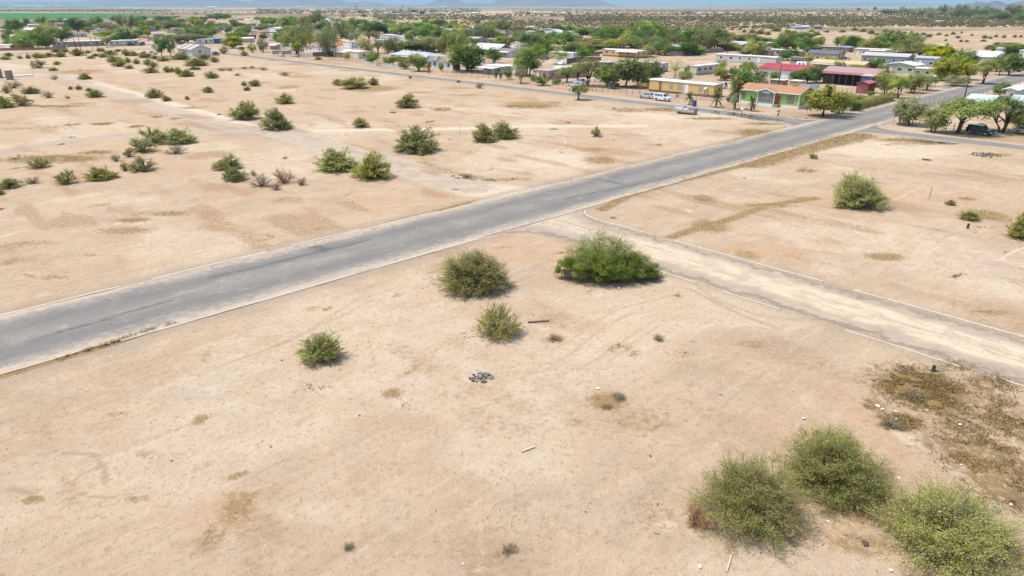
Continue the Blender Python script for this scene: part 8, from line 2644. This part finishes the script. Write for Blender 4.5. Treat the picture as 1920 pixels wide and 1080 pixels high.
def plain_scrub():
    rng = np.random.default_rng(44)
    spots = far_spots(rng)
    # individual shrubs seen over the village edge, in front and on the open sand to the right
    near = []
    for x, y, w_, h_ in [(1455, 59, 20, 7), (1447, 54, 14, 5), (1477, 61, 12, 5), (1489, 63, 14, 5), (1521, 60, 12, 4), (1530, 66, 18, 7), (1518, 71, 8, 5), (1550, 61, 10, 4), (1580, 61, 12, 5), (1602, 58, 12, 6), (1618, 60, 14, 6), (1633, 64, 13, 8), (1645, 66, 12, 4),
                          (1660, 60, 12, 6), (1672, 61, 10, 5), (1684, 64, 12, 7), (1697, 63, 8, 4), (1708, 66, 10, 8), (1718, 66, 10, 5), (1731, 66, 12, 5), (1741, 70, 10, 6), (1746, 68, 7, 4), (1760, 66, 10, 5), (1774, 68, 8, 4), (1787, 65, 10, 5), (1795, 72, 9, 5),
                          (1803, 63, 5, 4), (1822, 67, 6, 4), (1846, 72, 10, 6), (1856, 73, 8, 5), (1867, 70, 8, 5), (1882, 71, 8, 6), (1902, 70, 8, 5), (1914, 70, 7, 4), (1697, 83, 10, 5), (1773, 77, 6, 4), (1776, 85, 6, 4), (1801, 79, 7, 5), (1812, 79, 8, 4), (1843, 78, 12, 4), (1850, 93, 10, 5), (1863, 95, 9, 5), (1761, 88, 6, 3), (1782, 91, 6, 4),
                          (1410, 62, 14, 7), (1425, 64, 20, 8), (1440, 66, 12, 7), (1395, 61, 9, 6), (1360, 62, 10, 5), (1345, 59, 14, 5), (1325, 60, 12, 5), (1300, 56, 12, 6), (1288, 57, 16, 8), (1270, 58, 14, 7), (1310, 56, 12, 7), (1240, 58, 10, 5), (1372, 56, 9, 4), (1388, 56, 8, 4), (1366, 50, 8, 4),
                          (988, 57, 10, 4), (997, 47, 9, 4), (1007, 48, 8, 4), (1021, 51, 9, 4), (980, 45, 9, 4), (968, 48, 10, 4), (1031, 46, 7, 3), (1065, 48, 6, 4), (980, 40, 9, 4), (1018, 42, 7, 3), (1036, 40, 9, 4), (866, 45, 8, 4), (878, 46, 9, 4), (850, 43, 7, 3), (845, 53, 10, 6), (765, 43, 7, 3), (683, 32, 12, 6), (643, 32, 10, 5), (702, 32, 7, 3), (712, 34, 10, 4), (780, 38, 8, 3)]:
        near.append((x, y, w_, h_))
    for x, y, w_, h_ in near:
        k_ = 'creosote' if w_ < 10 else 'mound'
        side = 'right of the village' if x > 1440 else ('behind the village centre' if x > 900 else 'beyond the left back rows')
        shrub(k_, x, y, w_, h_, f'desert shrub on the pale sand {side}', group='shrubs on the sand beyond the village')
    V, F, T, n0 = [], [], [], 0
    protos = [scrub_blob(rng, 16) for _ in range(10)]
    for i, (x, y, s_) in enumerate(spots):
        LV, LF = protos[i % 10]
        a = rng.uniform(0, 6.28)
        c, si = math.cos(a), math.sin(a)
        W = np.stack([LV[:, 0] * c - LV[:, 1] * si, LV[:, 0] * si + LV[:, 1] * c, LV[:, 2] * rng.uniform(.7, 1.1)], -1) * s_ + np.array([x, y, -.05])
        V.append(W)
        F.append(LF + n0)
        T.append(np.clip(rng.normal(.42, .13) + rng.normal(0, .1, len(LF)), 0, 1))
        n0 += len(LV)
    tag(link('desert_scrub', mesh_np('desert_scrub', np.concatenate(V), np.concatenate(F), LEAF['far'], np.concatenate(T))), kind='stuff')
plain_scrub()

# the dark grove on the far right: each tree its own
grove = [(1662, 27, 18, 9), (1672, 27, 14, 8), (1680, 27, 12, 7), (1692, 28, 14, 14), (1702, 28, 12, 11), (1696, 30, 12, 8), (1712, 29, 12, 10), (1722, 30, 18, 14), (1727, 33, 12, 12), (1738, 30, 16, 15), (1746, 34, 20, 15), (1757, 32, 16, 11), (1764, 31, 14, 21), (1774, 30, 18, 17),
         (1784, 34, 18, 15), (1796, 34, 18, 24), (1806, 33, 18, 23), (1812, 36, 16, 17), (1822, 34, 22, 22), (1832, 37, 18, 10), (1838, 35, 20, 17), (1850, 33, 20, 22), (1858, 37, 22, 12), (1864, 35, 16, 17), (1874, 38, 22, 16), (1884, 38, 18, 15), (1896, 35, 22, 25), (1904, 34, 20, 23), (1914, 39, 20, 17), (1925, 38, 22, 16), (1940, 36, 22, 18)]
for i, (x, y, w_, h_) in enumerate(grove):
    grow(['round', 'euc', 'wide'][i % 3], x, y, w_ * 1.05, h_, 'dark tree in the far grove under the brown hills', 'tree', 'grey' if i % 4 else 'deep', 'grove_tree', 'far grove on the right')
for x, y, w_, h_ in [(1609, 20, 5, 5), (1640, 20, 5, 7), (668, 14, 5, 4), (755, 15, 3, 3), (1068, 27, 6, 4), (596, 30, 12, 10), (777, 26, 12, 7), (860, 26, 8, 5), (792, 27, 10, 6), (740, 27, 8, 5), (990, 27, 8, 4), (1716, 37, 8, 5)]:
    grow('round', x, y, w_, h_, 'lone dark tree far out on the plain', 'tree', 'deep', 'plain_tree', 'lone trees far on the plain')

# far sheds and houses, pale specks on the plain
def far_building(x, y, wpx, hpx, rgb, label, group=None, roof='flat', name='far_building'):
    p = S(x, y)
    k = depth(p) / F_PX
    w_, h = wpx * k, hpx * k
    r = thing(name, label, 'building', (p[0], p[1], 0), 0, group)
    b = MB()
    b.box(-w_ / 2, w_ / 2, 0, min(60, max(8, w_ * .5)), -.2, h * .72)
    b.build('wall', paint(tuple(q * .8 for q in rgb)), r)
    d = min(60, max(8, w_ * .5))
    b = MB()
    if roof == 'gable':
        b.slab([(-w_ / 2 - .4, -.4, h * .72 + .2), (w_ / 2 + .4, -.4, h * .72 + .2), (w_ / 2 + .4, d / 2, h + .2), (-w_ / 2 - .4, d / 2, h + .2)], .2)
        b.slab([(-w_ / 2 - .4, d / 2, h + .2), (w_ / 2 + .4, d / 2, h + .2), (w_ / 2 + .4, d + .4, h * .72 + .2), (-w_ / 2 - .4, d + .4, h * .72 + .2)], .2)
    else:
        b.slab([(-w_ / 2 - .4, -.4, h * .8), (w_ / 2 + .4, -.4, h * .8), (w_ / 2 + .4, d + .4, h), (-w_ / 2 - .4, d + .4, h)], .2)
    b.build('roof', paint(rgb), r)
WB = (.76, .76, .76)
for x, y, w_, h_, c_, lb in [(50, 13.4, 62, 2.6, WB, 'long white warehouse at the far left horizon'), (72, 14.6, 18, 1.4, WB, 'short white warehouse in front of the long one'), (108, 12.4, 8, 2.0, WB, 'small bright white block at the far left horizon'), (20, 17, 4, 2, WB, 'tiny white hut in the far left fields'),
                             (234, 16.6, 22, 1.8, WB, 'white row building on the left plain'), (258, 16.6, 16, 1.6, WB, 'second white row building on the left plain'), (394, 16.8, 18, 4.0, WB, 'white dome-like hall on the left plain'),
                             (90, 13.0, 12, 1.5, (.5, .55, .6), 'grey warehouse at the far left horizon'), (150, 13.2, 20, 1.4, (.46, .5, .55), 'grey-blue sheds at the left horizon'), (560, 14.2, 30, 1.8, WB, 'white warehouse under the blue mountains'), (585, 14.0, 14, 1.4, WB, 'short white warehouse right of the long one under the mountains'), (830, 14.2, 12, 2, WB, 'small white hall under the twin peaks'),
                             (586, 21.0, 12, 2.4, WB, 'white shed beside a dark tree on the middle plain'), (690, 20.0, 14, 2.2, WB, 'white shed on the middle plain'), (720, 20.4, 18, 1.8, (.62, .58, .54), 'pale low shed right of the white one on the middle plain'), (610, 20.6, 22, 1.8, (.55, .52, .5), 'grey low sheds on the middle plain'), (640, 19.4, 16, 1.2, (.6, .55, .5), 'pale strip building on the middle plain'),
                             (892, 26.2, 16, 3.4, (.70, .64, .52), 'cream barn at the right end of the white row'), (880, 26.4, 24, 2.4, WB, 'white barn joined to the cream one'), (1020, 27.4, 34, 5.0, (.62, .54, .42), 'broad cream barn alone on the middle plain'), (1048, 26.4, 30, 2.4, WB, 'long white shed joined to the broad cream barn'), (1085, 28.4, 14, 1.8, WB, 'small white shed right of the broad cream barn'), (962, 27.6, 5, 2, WB, 'tiny white shed left of the broad cream barn'),
                             (1291, 25.0, 8, 3.6, (.05, .13, .36), 'bright blue shed far on the plain'), (1312, 25.4, 9, 2, WB, 'white shed right of the bright blue one'), (1330, 25.4, 10, 2, (.6, .58, .56), 'grey shed right of the bright blue one'), (1352, 25.6, 10, 2, WB, 'white house in the far cluster past the blue shed'), (1375, 26.0, 14, 1.8, (.55, .42, .36), 'brownish house at the end of the far cluster'),
                             (1499, 55.0, 16, 5, (.30, .42, .62), 'tarp-blue tent-like shelter on the right plain'), (1511, 54.4, 12, 6, (.64, .62, .58), 'grey-white shed beside the tarp-blue shelter'), (1534, 54.4, 15, 6, (.28, .26, .24), 'dark shed right of the grey-white one'), (1634, 19.8, 8, 2, (.6, .68, .72), 'pale shed at the grove left end'), (1660, 19.4, 8, 1.5, WB, 'white shed near the grove left end'), (1766, 42.6, 16, 3.4, WB, 'white hut in the brush below the far grove')]:
    far_building(x, y, w_, h_, c_, lb, roof='gable' if w_ < 16 else 'flat')
rb = random.Random(9)
for i in range(26):
    far_building(250 + 6.6 * i + rb.uniform(-1, 1), 17.4 + rb.uniform(-.15, .15), rb.uniform(3, 6), rb.uniform(1.1, 1.8), rb.choice((WB, (.7, .7, .68), (.6, .6, .6))), 'tiny white house in the far row on the left plain', 'far white house row on the left plain')
for i in range(22):
    far_building(708 + 7.6 * i + rb.uniform(-1.5, 1.5), 27.0 + rb.uniform(-.5, .3), rb.uniform(5, 10), rb.uniform(2.0, 3.0), rb.choice((WB, (.66, .66, .66), (.6, .55, .5), (.45, .42, .4))), 'small pale house in the row on the middle plain', 'pale house row on the middle plain')

# ------------------------------------------------------------------ mountains
def range_(prof, D, name, mat, deep, seed, rough=.10):
    rng = np.random.default_rng(seed)
    xs = np.linspace(prof[0][0], prof[-1][0], 420)
    tops = np.interp(xs, [p[0] for p in prof], [p[1] for p in prof])
    m = 26
    V = np.zeros((len(xs), 2 * m + 1, 3))
    for i, (x, yt) in enumerate(zip(xs, tops)):
        h = max(0, (10.0 - yt)) * D * 1.02 / math.hypot(F_PX, 530) * (530 ** 2 + F_PX ** 2) / (F_PX ** 2 + 530 ** 2) * .924 + H_CAM
        h = max(h, 2)
        for j in range(2 * m + 1):
            s = (j - m) / m
            yy_ = D + s * deep
            xx_ = (x - 960) * (yy_ * CT + H_CAM * ST) / F_PX
            V[i, j] = (xx_, yy_, h * (1 - abs(s)) ** 1.15)
    n = fbm(V[..., 0] / (deep * .22), V[..., 1] / (deep * .35), seed, 5)
    n2 = np.abs(fbm(V[..., 0] / (deep * .13), V[..., 1] / (deep * .5), seed + 5, 4) - .5) * 2
    V[..., 2] *= np.clip(1 + (n - .5) * rough * 4 - n2 * rough * 2.2 * (1 - (np.abs(np.linspace(-1, 1, 2 * m + 1)) < .04)), .2, 1.5)
    V[..., 2] -= 8
    idx = np.arange(V.shape[0] * V.shape[1]).reshape(V.shape[:2])
    F = np.stack([idx[:-1, :-1], idx[1:, :-1], idx[1:, 1:], idx[:-1, 1:]], -1).reshape(-1, 4)
    tag(link(name, mesh_np(name, V.reshape(-1, 3), F, mat, smooth=True)), kind='structure')
t = NT('mountain_rock')
co_ = t.coords()
n_ = t.noise(.0022, 6, .65, co_)
ROCK = t.bsdf(t.mix(t.rng(n_, .35, .65), (.085, .070, .062), (.17, .135, .115)), .95, .05)
range_([(-60, 3), (60, 2), (140, 4), (200, -3), (260, -9), (330, -14), (400, -5), (440, 1), (470, 2), (500, -4), (540, -14), (590, -10), (630, -2), (652, 3), (668, 4.2), (681, 1.2), (696, 2.5), (710, 4), (727, 8), (740, 9.5), (755, 7.4), (770, 9.2), (797, 8.2), (815, 2), (828, -3), (846, -4), (862, 1), (876, 6), (890, 5), (902, 4.4), (920, 5), (930, .5),
        (960, -14), (1020, -26), (1080, -18), (1115, -5), (1135, 3), (1152, 8.2), (1165, 9.6)], 17500, 'mountains', ROCK, 2600, 3, .07)
range_([(1385, 9.6), (1410, 8.2), (1440, 7), (1480, 5.4), (1520, 5.8), (1560, 7.2), (1580, 5), (1610, 3), (1640, 4.4), (1690, 4), (1730, 6), (1770, 7.4), (1800, 8.6), (1840, 8), (1990, 7)], 21000, 'mountains', ROCK, 2200, 6, .06)
range_([(1795, 10.2), (1808, 8.4), (1819, 4.6), (1829, 2), (1836, 2.8), (1845, 5.2), (1852, 4.2), (1862, 1.2), (1872, 1.6), (1882, 5), (1889, 7), (1899, 3.4), (1912, -.5), (1925, -3), (1990, -10)], 8500, 'hills', ROCK, 900, 9, .08)
ground_bits()
finish_ground()
